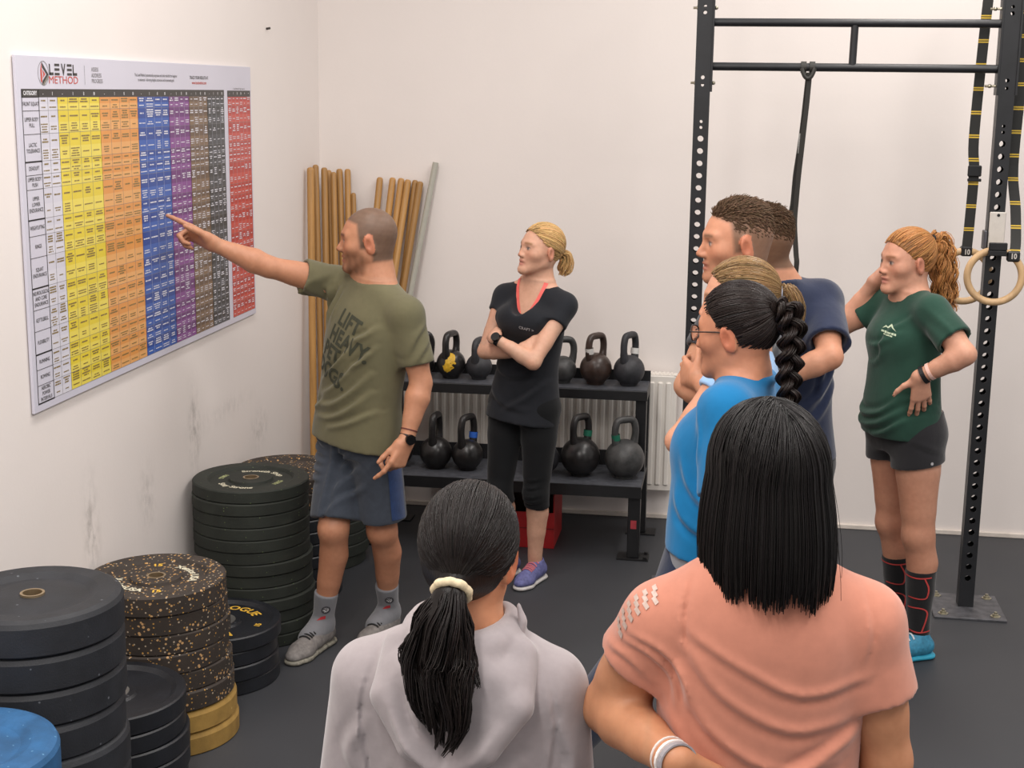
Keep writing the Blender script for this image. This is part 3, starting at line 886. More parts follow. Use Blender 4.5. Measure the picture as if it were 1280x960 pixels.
def gym_ring(cx, cy, cz, yaw, strap_pts, label, tilt=0.0):
    root = empty('gymnastic_ring', (cx, cy, cz), yaw)
    tag(root, label, 'gymnastic ring', 'gymnastic rings')
    bm = bmesh.new()
    pts = [Vector((0.1035 * math.cos(2 * math.pi * k / 56), 0, 0.1035 * math.sin(2 * math.pi * k / 56))) for k in range(56)]
    bm_tube(bm, pts, 0.0145, 14, closed=True)
    finish(bm, 'hoop', M_ring, root)
    inv = Matrix.Rotation(-yaw, 3, 'Z')
    loc = [inv @ (Vector(p) - Vector((cx, cy, cz))) for p in strap_pts]
    bm = bmesh.new(); bm_tube(bm, [Vector(p) for p in catmull(loc, 6)], 1, flat=((math.cos(-yaw), math.sin(-yaw), 0), 0.040, 0.004))
    finish(bm, 'strap', M_strap, root)
    return root
r1 = gym_ring(3.005, -0.985, 1.398, 0.10, [(3.024, -0.98, 2.62), (3.010, -0.99, 2.30), (3.002, -0.993, 1.95), (3.012, -0.995, 1.82), (3.010, -0.992, 1.62), (3.005, -0.999, 1.487)],
              'wooden gymnastic ring hanging left of the right post on a buckled strap')
bm = bmesh.new(); bm_box(bm, (-0.020, -0.022, 0.405), (0.034, -0.008, 0.450), 0.004); bm_box(bm, (-0.018, -0.018, 0.385), (0.036, -0.006, 0.397), 0.002)
bk_ = finish(bm, 'buckle', M_steel, r1)
box_obj('strap_loop', (-0.022, -0.020, 0.083), (0.022, 0.020, 0.123), M_steel, r1, 0.006)
r2_ = gym_ring(3.099, -1.130, 1.418, -0.12, [(3.165, -0.985, 2.62), (3.165, -1.0, 2.2), (3.160, -1.005, 1.85), (3.176, -1.04, 1.68), (3.178, -1.09, 1.55), (3.165, -1.138, 1.500)],
               'wooden gymnastic ring resting on the hook in front of the right post')
sl = box_obj('strap_loop', (0.040, -0.020, 0.062), (0.090, 0.020, 0.104), M_steel, r2_, 0.006)
for rt, ox, oz, rz_ in ((r1, 0.0, 0.100, 0.0), (r2_, 0.066, 0.084, 0.0)):
    v, f = text_mesh('10', 0.030, 'CENTER', 0.0008)
    me = bpy.data.meshes.new('size_lettering'); me.from_pydata([(ox + a[0] * 0.8, -0.0206, oz + a[1]) for a in v], [], f)
    link('size_lettering', me, rt, M_plas)

# elastic band knotted on the lower crossbar
band = empty('elastic_band', (2.332, -1.05, 1.3))
tag(band, 'black elastic loop band hanging from the lower crossbar', 'resistance band')
M_rub = mat('black latex', srgb(44, 42, 38), 0.55, var=0.1)
bm = bmesh.new()
for s_, pts in ((0, [(0.0, -0.016, 0.905), (-0.006, -0.012, 0.80), (-0.012, -0.008, 0.70), (-0.020, 0.0, 0.60), (-0.030, 0.0, 0.50), (-0.034, 0.004, 0.40), (-0.038, 0.0, 0.36), (-0.055, 0.0, 0.24), (-0.060, 0.0, 0.10), (-0.060, 0.0, -0.05), (-0.045, 0, -0.13)]),
                (1, [(0.006, -0.020, 0.905), (0.002, -0.018, 0.80), (-0.004, -0.018, 0.70), (-0.010, -0.016, 0.60), (-0.016, -0.012, 0.50), (-0.020, -0.01, 0.40), (-0.022, -0.01, 0.30), (-0.010, -0.01, 0.18), (-0.006, -0.01, 0.12), (-0.024, 0.0, -0.05), (-0.045, 0, -0.13)])):
    bm_tube(bm, [Vector(p) for p in catmull(pts, 5)], 1, flat=((1, 0.35 if s_ else 1.2, 0), 0.021, 0.004))
finish(bm, 'loop', M_rub, band)
bm = bmesh.new()
for dx in (-0.018, 0.016):
    bm_tube(bm, [Vector((dx, 0.0205 * math.sin(a), 0.926 + 0.0205 * math.cos(a))) for a in [2 * math.pi * k / 20 for k in range(20)]], 1, flat=((1, 0, 0), 0.022, 0.005), closed=True)
bm_tube(bm, [Vector(p) for p in catmull([(-0.026, -0.022, 0.922), (-0.014, -0.026, 0.892), (0.0, -0.026, 0.882), (0.014, -0.026, 0.892), (0.026, -0.022, 0.922)], 5)], 0.0085, 8)
finish(bm, 'knot', M_rub, band)
box_obj('size_print', (-0.024, -0.0148, 0.585), (-0.012, -0.0138, 0.665), mat('grey band print', srgb(150, 150, 146), 0.6, var=0.3, nscale=300), band).rotation_euler = (0, 0, 0)

# ------------------------------------------------------------------ implicit surfaces for bodies, clothing and hair
V3 = lambda *a: np.array(a, float)
def nrm(a): a = np.asarray(a, float); return a / (np.linalg.norm(a) + 1e-12)

class Shape:
    """an ordered list of signed-distance operations, meshed on any grid"""
    def __init__(s): s.ops = []
    def _add(s, kind, lo, hi, fn, k): s.ops.append((kind, np.asarray(lo, float), np.asarray(hi, float), fn, k)); return s
    def cone(s, a, b, ra, rb, k=0.02, flat=None, kind='u'):
        """tapered capsule; flat=(direction, factor) squeezes it along a direction"""
        a = np.asarray(a, float); b = np.asarray(b, float)
        if flat is not None:
            nd = nrm(flat[0]); fc = flat[1]
        R = max(ra, rb) * (max(1, flat[1]) if flat else 1)
        lo = np.minimum(a, b) - R; hi = np.maximum(a, b) + R
        def fn(X, Y, Z):
            x, y, z = X - a[0], Y - a[1], Z - a[2]
            ba = b - a
            if flat is not None:
                dt = (x * nd[0] + y * nd[1] + z * nd[2]) * (1 / fc - 1)
                x = x + dt * nd[0]; y = y + dt * nd[1]; z = z + dt * nd[2]
                ba = ba + nd * (ba @ nd) * (1 / fc - 1)
            L2 = ba @ ba + 1e-12
            h = np.clip((x * ba[0] + y * ba[1] + z * ba[2]) / L2, 0, 1)
            d = np.sqrt((x - h * ba[0]) ** 2 + (y - h * ba[1]) ** 2 + (z - h * ba[2]) ** 2) - (ra + (rb - ra) * h)
            return d * (min(1, flat[1]) if flat else 1)
        return s._add(kind, lo, hi, fn, k)
    def chain(s, pr, k=0.02, flat=None, kind='u'):
        """limb through several (point, radius) stations, one smooth piece"""
        subs = []
        for (p, r), (q, t) in zip(pr[:-1], pr[1:]):
            tmp = Shape(); tmp.cone(p, q, r, t, 0, flat); subs.append(tmp.ops[0])
        lo = np.min([o[1] for o in subs], 0); hi = np.max([o[2] for o in subs], 0)
        def fn(X, Y, Z):
            d = None
            kk = 0.012
            for o in subs:
                e = o[3](X, Y, Z)
                if d is None: d = e
                else:
                    hh = np.maximum(kk - np.abs(d - e), 0) / kk
                    d = np.minimum(d, e) - hh * hh * kk * 0.12
            return d
        return s._add(kind, lo, hi, fn, k)
    def ell(s, c, r, axes=None, k=0.02, kind='u'):
        c = np.asarray(c, float); r = np.asarray(r, float)
        A = np.eye(3) if axes is None else np.array([nrm(x) for x in axes])
        ext = np.sqrt(((A * r[:, None]) ** 2).sum(0))
        def fn(X, Y, Z):
            x, y, z = X - c[0], Y - c[1], Z - c[2]
            q = [A[i, 0] * x + A[i, 1] * y + A[i, 2] * z for i in range(3)]
            k0 = np.sqrt(sum((q[i] / r[i]) ** 2 for i in range(3)))
            k1 = np.sqrt(sum((q[i] / r[i] ** 2) ** 2 for i in range(3))) + 1e-9
            return k0 * (k0 - 1) / k1
        return s._add(kind, c - ext, c + ext, fn, k)
    def loft(s, O, A, R, F, secs, k=0.02, power=2.3, kind='u'):
        """sections along axis A: (t, offset R, offset F, half width, front depth, back depth)"""
        O = np.asarray(O, float); A, R, F = nrm(A), nrm(R), nrm(F)
        S = np.array(catmull(secs, 8))
        T = S[:, 0]
        ordr = np.argsort(T); S = S[ordr]; T = S[:, 0]
        t0, t1 = T[0], T[-1]
        pts = []
        for q in S:
            c0 = O + A * q[0] + R * q[1] + F * q[2]
            for sx in (-1, 1): pts += [c0 + R * sx * q[3] + F * q[4], c0 + R * sx * q[3] - F * q[5]]
        pts = np.array(pts)
        def fn(X, Y, Z):
            x, y, z = X - O[0], Y - O[1], Z - O[2]
            t = x * A[0] + y * A[1] + z * A[2]
            u = x * R[0] + y * R[1] + z * R[2]
            w = x * F[0] + y * F[1] + z * F[2]
            tc = np.clip(t, t0, t1)
            g = lambda j: np.interp(tc, T, S[:, j])
            u = u - g(1); w = w - g(2); hw = g(3)
            hd = np.where(w > 0, g(4), g(5))
            rr = (np.abs(u / hw) ** power + np.abs(w / hd) ** power) ** (1 / power)
            d = (rr - 1) * np.minimum(hw, hd)
            return np.maximum(d, np.abs(t - (t0 + t1) / 2) - (t1 - t0) / 2)
        return s._add(kind, pts.min(0), pts.max(0), fn, k)
    def cut(s, p, n, lo=None, hi=None, k=0.004):
        """remove everything on the +n side of the plane (optionally only inside a box)"""
        p = np.asarray(p, float); n = nrm(n)
        fn = lambda X, Y, Z: -((X - p[0]) * n[0] + (Y - p[1]) * n[1] + (Z - p[2]) * n[2])
        return s._add('s', lo if lo is not None else (-1e9,) * 3, hi if hi is not None else (1e9,) * 3, fn, k)
    def cutball(s, p, n, c, rad, k=0.004):
        """plane cut limited to a ball, for sleeve ends and trouser hems"""
        p = np.asarray(p, float); n = nrm(n); c = np.asarray(c, float)
        def fn(X, Y, Z):
            pl = -((X - p[0]) * n[0] + (Y - p[1]) * n[1] + (Z - p[2]) * n[2])
            bl = np.sqrt((X - c[0]) ** 2 + (Y - c[1]) ** 2 + (Z - c[2]) ** 2) - rad
            return np.maximum(pl, bl)
        return s._add('s', c - rad, c + rad, fn, k)
    def warp(s, fn, lo=(-1e9,) * 3, hi=(1e9,) * 3):
        """add a displacement (metres, positive inflates)"""
        return s._add('w', lo, hi, fn, 0)
    def fold(s, pts, width, height):
        """a cloth fold: raised (or sunk, height < 0) rounded ridge along a polyline"""
        pts = [np.asarray(p, float) for p in pts]
        P = np.array(pts)
        def fn(X, Y, Z):
            best = None
            for i in range(len(pts) - 1):
                a, ba = pts[i], pts[i + 1] - pts[i]
                x, y, z = X - a[0], Y - a[1], Z - a[2]
                h = np.clip((x * ba[0] + y * ba[1] + z * ba[2]) / (ba @ ba + 1e-12), 0, 1)
                d2 = (x - h * ba[0]) ** 2 + (y - h * ba[1]) ** 2 + (z - h * ba[2]) ** 2
                tt = (i + h) / (len(pts) - 1)
                val = np.exp(-d2 / width ** 2) * np.sin(np.pi * np.clip(tt * 0.94 + 0.03, 0, 1)) ** 0.6
                best = val if best is None else np.maximum(best, val)
            return best * height
        return s.warp(fn, P.min(0) - width * 2.2, P.max(0) + width * 2.2)
    def folds2d(s, O, ux, uy, n, lines, lo=None, hi=None, depth=0.3):
        """cloth folds drawn on a garment panel: lines of (points[(x, y)], width, height) seen along -n; ridge with a valley beside it"""
        O = np.asarray(O, float); ux, uy, n = nrm(ux), nrm(uy), nrm(n)
        def fn(X, Y, Z):
            x, y, z = X - O[0], Y - O[1], Z - O[2]
            u = x * ux[0] + y * ux[1] + z * ux[2]; w = x * uy[0] + y * uy[1] + z * uy[2]; e = x * n[0] + y * n[1] + z * n[2]
            gate = np.clip(e / 0.03 + 0.5, 0, 1) * (e < depth)
            tot = 0.0
            for pts, wd, ht in lines:
                pts = catmull([np.array(q, float) for q in pts], 3) if len(pts) > 2 else [np.array(q, float) for q in pts]
                best = np.full(np.broadcast(u, w).shape, 9.0); tt = np.zeros_like(best); sg = np.zeros_like(best)
                for i in range(len(pts) - 1):
                    a, ba = pts[i], pts[i + 1] - pts[i]
                    L2 = ba @ ba + 1e-12
                    h = np.clip(((u - a[0]) * ba[0] + (w - a[1]) * ba[1]) / L2, 0, 1)
                    d = np.sqrt((u - a[0] - h * ba[0]) ** 2 + (w - a[1] - h * ba[1]) ** 2)
                    m_ = d < best
                    best = np.where(m_, d, best); tt = np.where(m_, (i + h) / (len(pts) - 1), tt)
                    sg = np.where(m_, np.sign((u - a[0]) * ba[1] - (w - a[1]) * ba[0]), sg)
                env = np.sin(np.pi * np.clip(tt * 0.92 + 0.04, 0, 1)) ** 0.7
                sd = best * sg
                tot = tot + env * ht * (np.exp(-(sd / wd) ** 2) - 0.75 * np.exp(-((sd - 1.7 * wd) / (0.9 * wd)) ** 2))
            return tot * gate
        P = []
        for pts, wd, ht in lines:
            for q in pts:
                for e in (-0.02, depth):
                    for du in (-3 * wd, 3 * wd):
                        P += [O + ux * (q[0] + du) + uy * (q[1] + du) + n * e, O + ux * (q[0] + du) + uy * (q[1] - du) + n * e]
        P = np.array(P)
        return s.warp(fn, P.min(0), P.max(0))
    def bounds(s, pad=0.01):
        L = np.array([o[1] for o in s.ops if o[0] == 'u']).min(0) - pad
        H = np.array([o[2] for o in s.ops if o[0] == 'u']).max(0) + pad
        return L, H
    def eval(s, lo, hi, h):
        lo = np.asarray(lo, float); hi = np.asarray(hi, float)
        n = np.maximum(2, np.ceil((hi - lo) / h).astype(int) + 1)
        ax = [(lo[i] + h * np.arange(n[i])) for i in range(3)]
        D = np.full(n, 0.5, np.float32)
        for (kind, a, b, fn, k) in s.ops:
            mg = max(k, 0.0) * 1.0 + 3 * h if kind != 'w' else 0
            sl, cs, ok = [], [], True
            for i in range(3):
                i0 = 0 if a[i] < -1e8 else max(0, int((a[i] - mg - lo[i]) / h))
                i1 = n[i] if b[i] > 1e8 else min(n[i], int((b[i] + mg - lo[i]) / h) + 2)
                if i1 <= i0: ok = False; break
                sl.append(slice(i0, i1)); shp = [1, 1, 1]; shp[i] = i1 - i0
                cs.append(ax[i][i0:i1].reshape(shp))
            if not ok: continue
            sl = tuple(sl)
            d = fn(*cs)
            W = D[sl]
            if kind == 'u':
                if k > 0:
                    hh = np.maximum(k - np.abs(W - d), 0) / k
                    D[sl] = np.minimum(W, d) - hh * hh * k * 0.25
                else: D[sl] = np.minimum(W, d)
            elif kind == 's':
                d = -d
                if k > 0:
                    hh = np.maximum(k - np.abs(W - d), 0) / k
                    D[sl] = np.maximum(W, d) + hh * hh * k * 0.25
                else: D[sl] = np.maximum(W, d)
            elif kind == 'w':
                D[sl] = W - np.where(np.abs(W) < 0.08, d, 0)
        return D, lo
    def mesh(s, h, lo=None, hi=None, drop=None):
        if lo is None: lo, hi = s.bounds(0.02)
        D, lo = s.eval(lo, hi, h)
        v, f = surface_nets(D, lo, h)
        if drop and len(f):
            cen = v[f].mean(1)
            bad = np.zeros(len(f), bool)
            for (a, b) in drop: bad |= ((cen > np.asarray(a)) & (cen < np.asarray(b))).all(1)
            f = f[~bad]
        return v, f

EDG = [(0, 1), (2, 3), (4, 5), (6, 7), (0, 2), (1, 3), (4, 6), (5, 7), (0, 4), (1, 5), (2, 6), (3, 7)]
OFF = np.array([[i, j, k] for i in (0, 1) for j in (0, 1) for k in (0, 1)])
def surface_nets(D, lo, h):
    S = (D < 0)
    c = np.zeros(tuple(np.array(S.shape) - 1), np.uint8)
    nx, ny, nz = c.shape
    for (i, j, k) in OFF: c += S[i:i + nx, j:j + ny, k:k + nz]
    idx = np.argwhere((c > 0) & (c < 8))
    if len(idx) == 0: return np.zeros((0, 3)), np.zeros((0, 4), int)
    vals = np.stack([D[idx[:, 0] + o[0], idx[:, 1] + o[1], idx[:, 2] + o[2]] for o in OFF], 1).astype(np.float64)
    acc = np.zeros((len(idx), 3)); cnt = np.zeros(len(idx))
    for (a, b) in EDG:
        va, vb = vals[:, a], vals[:, b]
        m_ = (va < 0) != (vb < 0)
        t = np.where(m_, va / np.where(m_, va - vb, 1), 0)
        p = OFF[a] + t[:, None] * (OFF[b] - OFF[a])
        acc += p * m_[:, None]; cnt += m_
    verts = (idx + acc / cnt[:, None]) * h + lo
    vid = np.full(c.shape, -1, np.int32)
    vid[idx[:, 0], idx[:, 1], idx[:, 2]] = np.arange(len(idx))
    faces = []
    for axis in range(3):
        sl0 = [slice(None)] * 3; sl1 = [slice(None)] * 3
        sl0[axis] = slice(0, -1); sl1[axis] = slice(1, None)
        A, B = S[tuple(sl0)], S[tuple(sl1)]
        e = np.argwhere(A != B)
        o1, o2 = [(1, 2), (2, 0), (0, 1)][axis]
        ok = (e[:, o1] > 0) & (e[:, o2] > 0) & (e[:, o1] < c.shape[o1]) & (e[:, o2] < c.shape[o2])
        e = e[ok]
        q = []
        for (d1, d2) in ((-1, -1), (0, -1), (0, 0), (-1, 0)):
            ee = e.copy(); ee[:, o1] += d1; ee[:, o2] += d2
            q.append(vid[ee[:, 0], ee[:, 1], ee[:, 2]])
        q = np.stack(q, 1)
        flip = ~A[e[:, 0], e[:, 1], e[:, 2]]
        q[flip] = q[flip][:, ::-1]
        faces.append(q)
    f = np.concatenate(faces)
    f = f[(f >= 0).all(1)]
    return verts, f

def wloc(o):
    t = np.zeros(3)
    while o is not None: t = t + np.array(o.location); o = o.parent
    return t

def to_obj(name, parts, m_, parent=None, col=None, smooth=True):
    """parts: list of (verts, faces[n,4 or 3]); col(P)->rgb per vertex stored as attribute 'tint'"""
    V, Fs, k = [], [], 0
    for v, f in parts:
        if len(v) == 0: continue
        V.append(v); Fs.append(np.asarray(f) + k); k += len(v)
    v = np.concatenate(V)
    org = wloc(parent)
    me = bpy.data.meshes.new(name)
    nf = sum(len(f) for f in Fs)
    sizes = np.concatenate([np.full(len(f), f.shape[1]) for f in Fs])
    loops = np.concatenate([f.ravel() for f in Fs])
    me.vertices.add(len(v)); me.vertices.foreach_set('co', (v - org).astype(np.float32).ravel())
    me.loops.add(len(loops)); me.loops.foreach_set('vertex_index', loops.astype(np.int32))
    me.polygons.add(nf)
    st = np.concatenate([[0], np.cumsum(sizes)[:-1]])
    me.polygons.foreach_set('loop_start', st.astype(np.int32)); me.polygons.foreach_set('loop_total', sizes.astype(np.int32))
    me.polygons.foreach_set('use_smooth', np.full(nf, smooth))
    me.update(calc_edges=True); me.validate()
    if col is not None:
        rgb = col(v)
        at = me.color_attributes.new('tint', 'FLOAT_COLOR', 'POINT')
        at.data.foreach_set('color', np.concatenate([rgb, np.ones((len(v), 1))], 1).astype(np.float32).ravel())
    return link(name, me, parent, m_)

def relax(v, f, it=1, w=0.5):
    """light Laplacian smoothing to remove grid stepping"""
    if len(f) == 0: return v, f
    n = len(v)
    a = np.concatenate([f[:, i] for i in range(f.shape[1])]); b = np.concatenate([f[:, (i + 1) % f.shape[1]] for i in range(f.shape[1])])
    ii = np.concatenate([a, b]); jj = np.concatenate([b, a])
    cnt = np.bincount(ii, minlength=n)
    ok = cnt > 0
    for _ in range(it):
        s_ = np.stack([np.bincount(ii, weights=v[jj, k], minlength=n) for k in range(3)], 1)
        v = v.copy(); v[ok] = v[ok] * (1 - w) + s_[ok] / cnt[ok][:, None] * w
    return v, f

def vnoise(P, scale, seed=0):
    """cheap smooth pseudo noise in [-1, 1] for vertex tints"""
    r = np.random.RandomState(seed)
    out = 0
    for _ in range(6):
        d = r.normal(size=3) * scale
        out = out + np.sin(P @ d + r.uniform(0, 6.28))
    return out / 3.0

# ---- strands of hair as thin tapered three-sided tubes
def strands(paths, r0, r1=None, seed=0):
    """paths: array (n, m, 3); returns one mesh part"""
    Pth = np.asarray(paths, float)
    n, m_, _ = Pth.shape
    T = np.gradient(Pth, axis=1); T /= np.linalg.norm(T, axis=2, keepdims=True) + 1e-9
    ref = np.random.RandomState(seed).normal(size=(n, 1, 3))
    X = np.cross(T, ref); X /= np.linalg.norm(X, axis=2, keepdims=True) + 1e-9
    Y = np.cross(T, X)
    tt = np.linspace(0, 1, m_)[None, :, None]
    r1 = r0 * 0.35 if r1 is None else r1
    rad = np.asarray(r0).reshape(-1, 1, 1) * (1 - tt) + np.asarray(r1).reshape(-1, 1, 1) * tt
    ring = np.stack([Pth + rad * (X * math.cos(a) + Y * math.sin(a)) for a in (0, 2.094, 4.189)], 2)   # n,m,3,3
    v = ring.reshape(-1, 3)
    base = (np.arange(n) * m_ * 3)[:, None, None]
    i = np.arange(m_ - 1)[None, :, None] * 3
    k = np.arange(3)[None, None, :]
    a = base + i + k; b = base + i + (k + 1) % 3
    f = np.stack([a, b, b + 3, a + 3], -1).reshape(-1, 4)
    return v, f

# ------------------------------------------------------------------ people: anatomy helpers
from mathutils.bvhtree import BVHTree
def skin_material(name, rough=0.5):
    s = Nodes(name)
    at = s.n('ShaderNodeAttribute', attribute_name='tint')
    c = s.coord()
    f = s.noise(c, 55, 4)
    mx = s.n('ShaderNodeMix', data_type='RGBA', blend_type='MULTIPLY')
    mx.inputs[0].default_value = 1.0
    s.l(at.outputs['Color'], mx.inputs[6])
    s.l(s.ramp(f, [(0.3, (0.90, 0.87, 0.86)), (0.7, (1.0, 1.0, 1.0))]), mx.inputs[7])
    s.l(mx.outputs[2], s.b.inputs['Base Color'])
    s.b.inputs['Roughness'].default_value = rough
    s.b.inputs['Specular IOR Level'].default_value = 0.4
    s.b.inputs['Subsurface Weight'].default_value = 0.12
    s.b.inputs['Subsurface Radius'].default_value = (0.012, 0.005, 0.003)
    s.b.inputs['Subsurface Scale'].default_value = 0.6
    s.bump(s.noise(c, 260, 3), 0.08, 0.001)
    return s.m
M_skin = skin_material('skin')
def hair_material(name, rough=0.38, spec=0.5):
    s = Nodes(name)
    at = s.n('ShaderNodeAttribute', attribute_name='tint')
    s.l(at.outputs['Color'], s.b.inputs['Base Color'])
    s.b.inputs['Roughness'].default_value = rough
    s.b.inputs['Specular IOR Level'].default_value = spec
    c = s.coord((1, 1, 0.25))
    s.bump(s.noise(c, 320, 3), 0.35, 0.002)
    return s.m
M_hair = hair_material('hair', 0.40, 0.25)
M_hairm = hair_material('cropped hair', 0.7, 0.25)
def cloth(name, col, rough=0.85, var=0.10, nscale=9, weave=900, sheen=0.3, wr=0.25, wscale=14):
    s = Nodes(name)
    c = s.coord()
    f = s.noise(c, nscale, 5, 0.6)
    s.l(s.ramp(f, [(0.3, tuple(x * (1 - var) for x in col)), (0.7, tuple(min(1, x * (1 + var)) for x in col))]), s.b.inputs['Base Color'])
    s.b.inputs['Roughness'].default_value = rough
    s.b.inputs['Specular IOR Level'].default_value = 0.2
    s.b.inputs['Sheen Weight'].default_value = sheen
    s.b.inputs['Sheen Roughness'].default_value = 0.5
    b1 = s.n('ShaderNodeBump'); b1.inputs['Strength'].default_value = wr; b1.inputs['Distance'].default_value = 0.012
    s.l(s.noise(s.coord((1, 1, 0.7)), wscale, 3, 0.5), b1.inputs['Height'])
    b2 = s.n('ShaderNodeBump'); b2.inputs['Strength'].default_value = 0.25; b2.inputs['Distance'].default_value = 0.0008
    s.l(s.noise(c, weave, 2), b2.inputs['Height']); s.l(b1.outputs[0], b2.inputs['Normal'])
    s.l(b2.outputs[0], s.b.inputs['Normal'])
    return s.m

class Head:
    """head frame: centre between the ears at eye height, F forward, U up, R the person's right"""
    def __init__(s, c, F, U=(0, 0, 1), sc=1.0, male=True):
        s.c = np.asarray(c, float); s.F = nrm(F)
        U = np.asarray(U, float); s.U = nrm(U - s.F * (U @ s.F)); s.R = np.cross(s.F, s.U); s.sc = sc; s.male = male
    def L(s, r, f, u): return s.c + s.sc * (r * s.R + f * s.F + u * s.U)
    def loc(s, P):
        d = (P - s.c) / s.sc
        return np.stack([d @ s.R, d @ s.F, d @ s.U], -1)
    def build(s, sh, ears=True):
        L, k = s.L, s.sc
        ax = (s.R, s.F, s.U)
        sh.ell(L(0, -0.012, 0.025), np.array([0.0755, 0.096, 0.090]) * k, ax, 0)
        sh.ell(L(0, 0.030, -0.008), np.array([0.065, 0.062, 0.085]) * k, ax, 0.03)
        sh.ell(L(0, 0.034, -0.060), np.array([0.051 if s.male else 0.047, 0.056, 0.052]) * k, ax, 0.03)
        for m_ in (-1, 1):
            jw = 0.052 if s.male else 0.046
            sh.cone(L(m_ * jw, -0.002, -0.058), L(m_ * 0.016, 0.078, -0.101), 0.017 * k, 0.014 * k, 0.028)
            sh.ell(L(m_ * 0.049, 0.052, -0.024), np.array([0.018, 0.022, 0.017]) * k, ax, 0.03)
            sh.cone(L(m_ * 0.046, 0.070, 0.021), L(m_ * 0.010, 0.086, 0.020), (0.0095 if s.male else 0.007) * k, (0.0095 if s.male else 0.007) * k, 0.018)
        sh.ell(L(0, 0.081, -0.102), np.array([0.021 if s.male else 0.017, 0.016, 0.015]) * k, ax, 0.02)
        for m_ in (-1, 1):
            sh.ell(L(m_ * 0.032, 0.098, 0.001), np.array([0.019, 0.018, 0.0115]) * k, ax, 0.012, 's')
            sh.ell(L(m_ * 0.032, 0.0745, 0.000), np.array([0.0155, 0.0135, 0.0125]) * k, ax, 0.006)
        sh.cone(L(0, 0.083, 0.010), L(0, 0.110 if s.male else 0.1055, -0.031), 0.0080 * k, (0.0098 if s.male else 0.0085) * k, 0.014)
        for m_ in (-1, 1): sh.ell(L(m_ * 0.0115, 0.0985, -0.036), np.array([0.0075, 0.0115, 0.0075]) * k, ax, 0.008)
        sh.ell(L(0, 0.0885, -0.0585), np.array([0.022, 0.0125, 0.0065]) * k, ax, 0.007)
        sh.ell(L(0, 0.0875, -0.0745), np.array([0.019, 0.0125, 0.0075]) * k, ax, 0.006)
        sh.cone(L(-0.022, 0.098, -0.0665), L(0.022, 0.098, -0.0665), 0.0022 * k, 0.0022 * k, 0.004, kind='s')
        if ears:
            for m_ in (-1, 1):
                ea = (nrm(s.R * m_ * 0.9 - s.F * 0.38), nrm(s.F * 0.9 + s.R * m_ * 0.38 - s.U * 0.12), nrm(s.U + s.F * -0.16))
                sh.ell(L(m_ * 0.0765, -0.012, -0.012), np.array([0.0085, 0.0200, 0.034]) * k, ea, 0.006)
                sh.ell(L(m_ * 0.0865, -0.009, -0.010), np.array([0.0065, 0.0105, 0.018]) * k, ea, 0.004, 's')
    def neck(s, sh, base, r=0.056, spread=None):
        sh.cone(s.L(0, -0.026, -0.045), base, r * s.sc, r * 1.08 * s.sc, 0.03)
        if spread is not None:
            for q in spread: sh.cone(np.asarray(base) * 0.75 + s.L(0, -0.03, -0.06) * 0.25, q, r * 0.72, 0.040, 0.05)
    def tint(s, P, rgb, skin, lips, brow, beard=None, scalp=None, eyewhite=True):
        """paint lips, brows, eyes, optional stubble and cropped scalp hair into rgb"""
        q = s.loc(P); r, f, u = q[:, 0], q[:, 1], q[:, 2]
        near = (np.abs(r) < 0.1) & (f > -0.12) & (f < 0.14) & (u > -0.13) & (u < 0.13)
        def bl(m_, c, a=1.0):
            w = np.clip(m_, 0, 1)[:, None] * a * near[:, None]
            return rgb * (1 - w) + np.asarray(c) * w
        sm = lambda e0, e1, x: np.clip((x - e0) / (e1 - e0), 0, 1)
        ar = np.abs(r)
        cheek = np.exp(-(((ar - 0.045) / 0.022) ** 2 + ((u + 0.028) / 0.022) ** 2)) * (f > 0.03)
        rgb = bl(cheek, (skin[0] * 0.98, skin[1] * 0.76, skin[2] * 0.72), 0.45)
        nose = np.exp(-((r / 0.016) ** 2 + ((u + 0.030) / 0.016) ** 2 + ((f - 0.115) / 0.02) ** 2))
        rgb = bl(nose, (skin[0], skin[1] * 0.76, skin[2] * 0.72), 0.45)
        if beard is not None:
            bd = sm(-0.030, -0.052, u + 0.35 * np.maximum(0, 0.03 - f) - 0.012 * (np.abs(r) < 0.02)) * sm(-0.012, 0.012, f + 0.2 * (u + 0.05)) * sm(-0.135, -0.118, u)
            must = np.exp(-((u + 0.050) / 0.007) ** 2) * (ar < 0.030) * (f > 0.08)
            nz = 0.85 + 0.15 * vnoise(P, 130, 3)
            rgb = bl(np.maximum(bd, must) * nz, beard, 0.80)
        if scalp is not None:
            hl = s.hairline(q)
            rgb = bl(sm(-0.004, 0.008, hl), scalp[0] * (1 + 0.08 * vnoise(P, 160, 5))[:, None], scalp[1])
        ear = ((f + 0.012) / 0.026) ** 2 + ((u + 0.012) / 0.038) ** 2
        earm = (ar > 0.0745) * (ear < 1.0)
        rgb = bl(earm.astype(float), (skin[0], skin[1] * 0.80, skin[2] * 0.76), 1.0)
        conch = np.exp(-(((f + 0.006) / 0.009) ** 2 + ((u + 0.012) / 0.014) ** 2)) * (ar > 0.070)
        rgb = bl(conch, (skin[0] * 0.72, skin[1] * 0.48, skin[2] * 0.42), 0.7)
        lipm = np.exp(-(r / 0.022) ** 4) * (np.exp(-((u + 0.060) / 0.0055) ** 2) + np.exp(-((u + 0.0735) / 0.0065) ** 2)) * (f > 0.080)
        rgb = bl(lipm, lips, 0.75)
        line = np.exp(-(r / 0.024) ** 4) * np.exp(-((u + 0.0668) / 0.0022) ** 2) * (f > 0.078)
        rgb = bl(line, (0.12, 0.03, 0.025), 0.7)
        bu = 0.0235 - 0.10 * np.maximum(0, ar - 0.034) ** 1 + 0.05 * np.minimum(0, ar - 0.034)
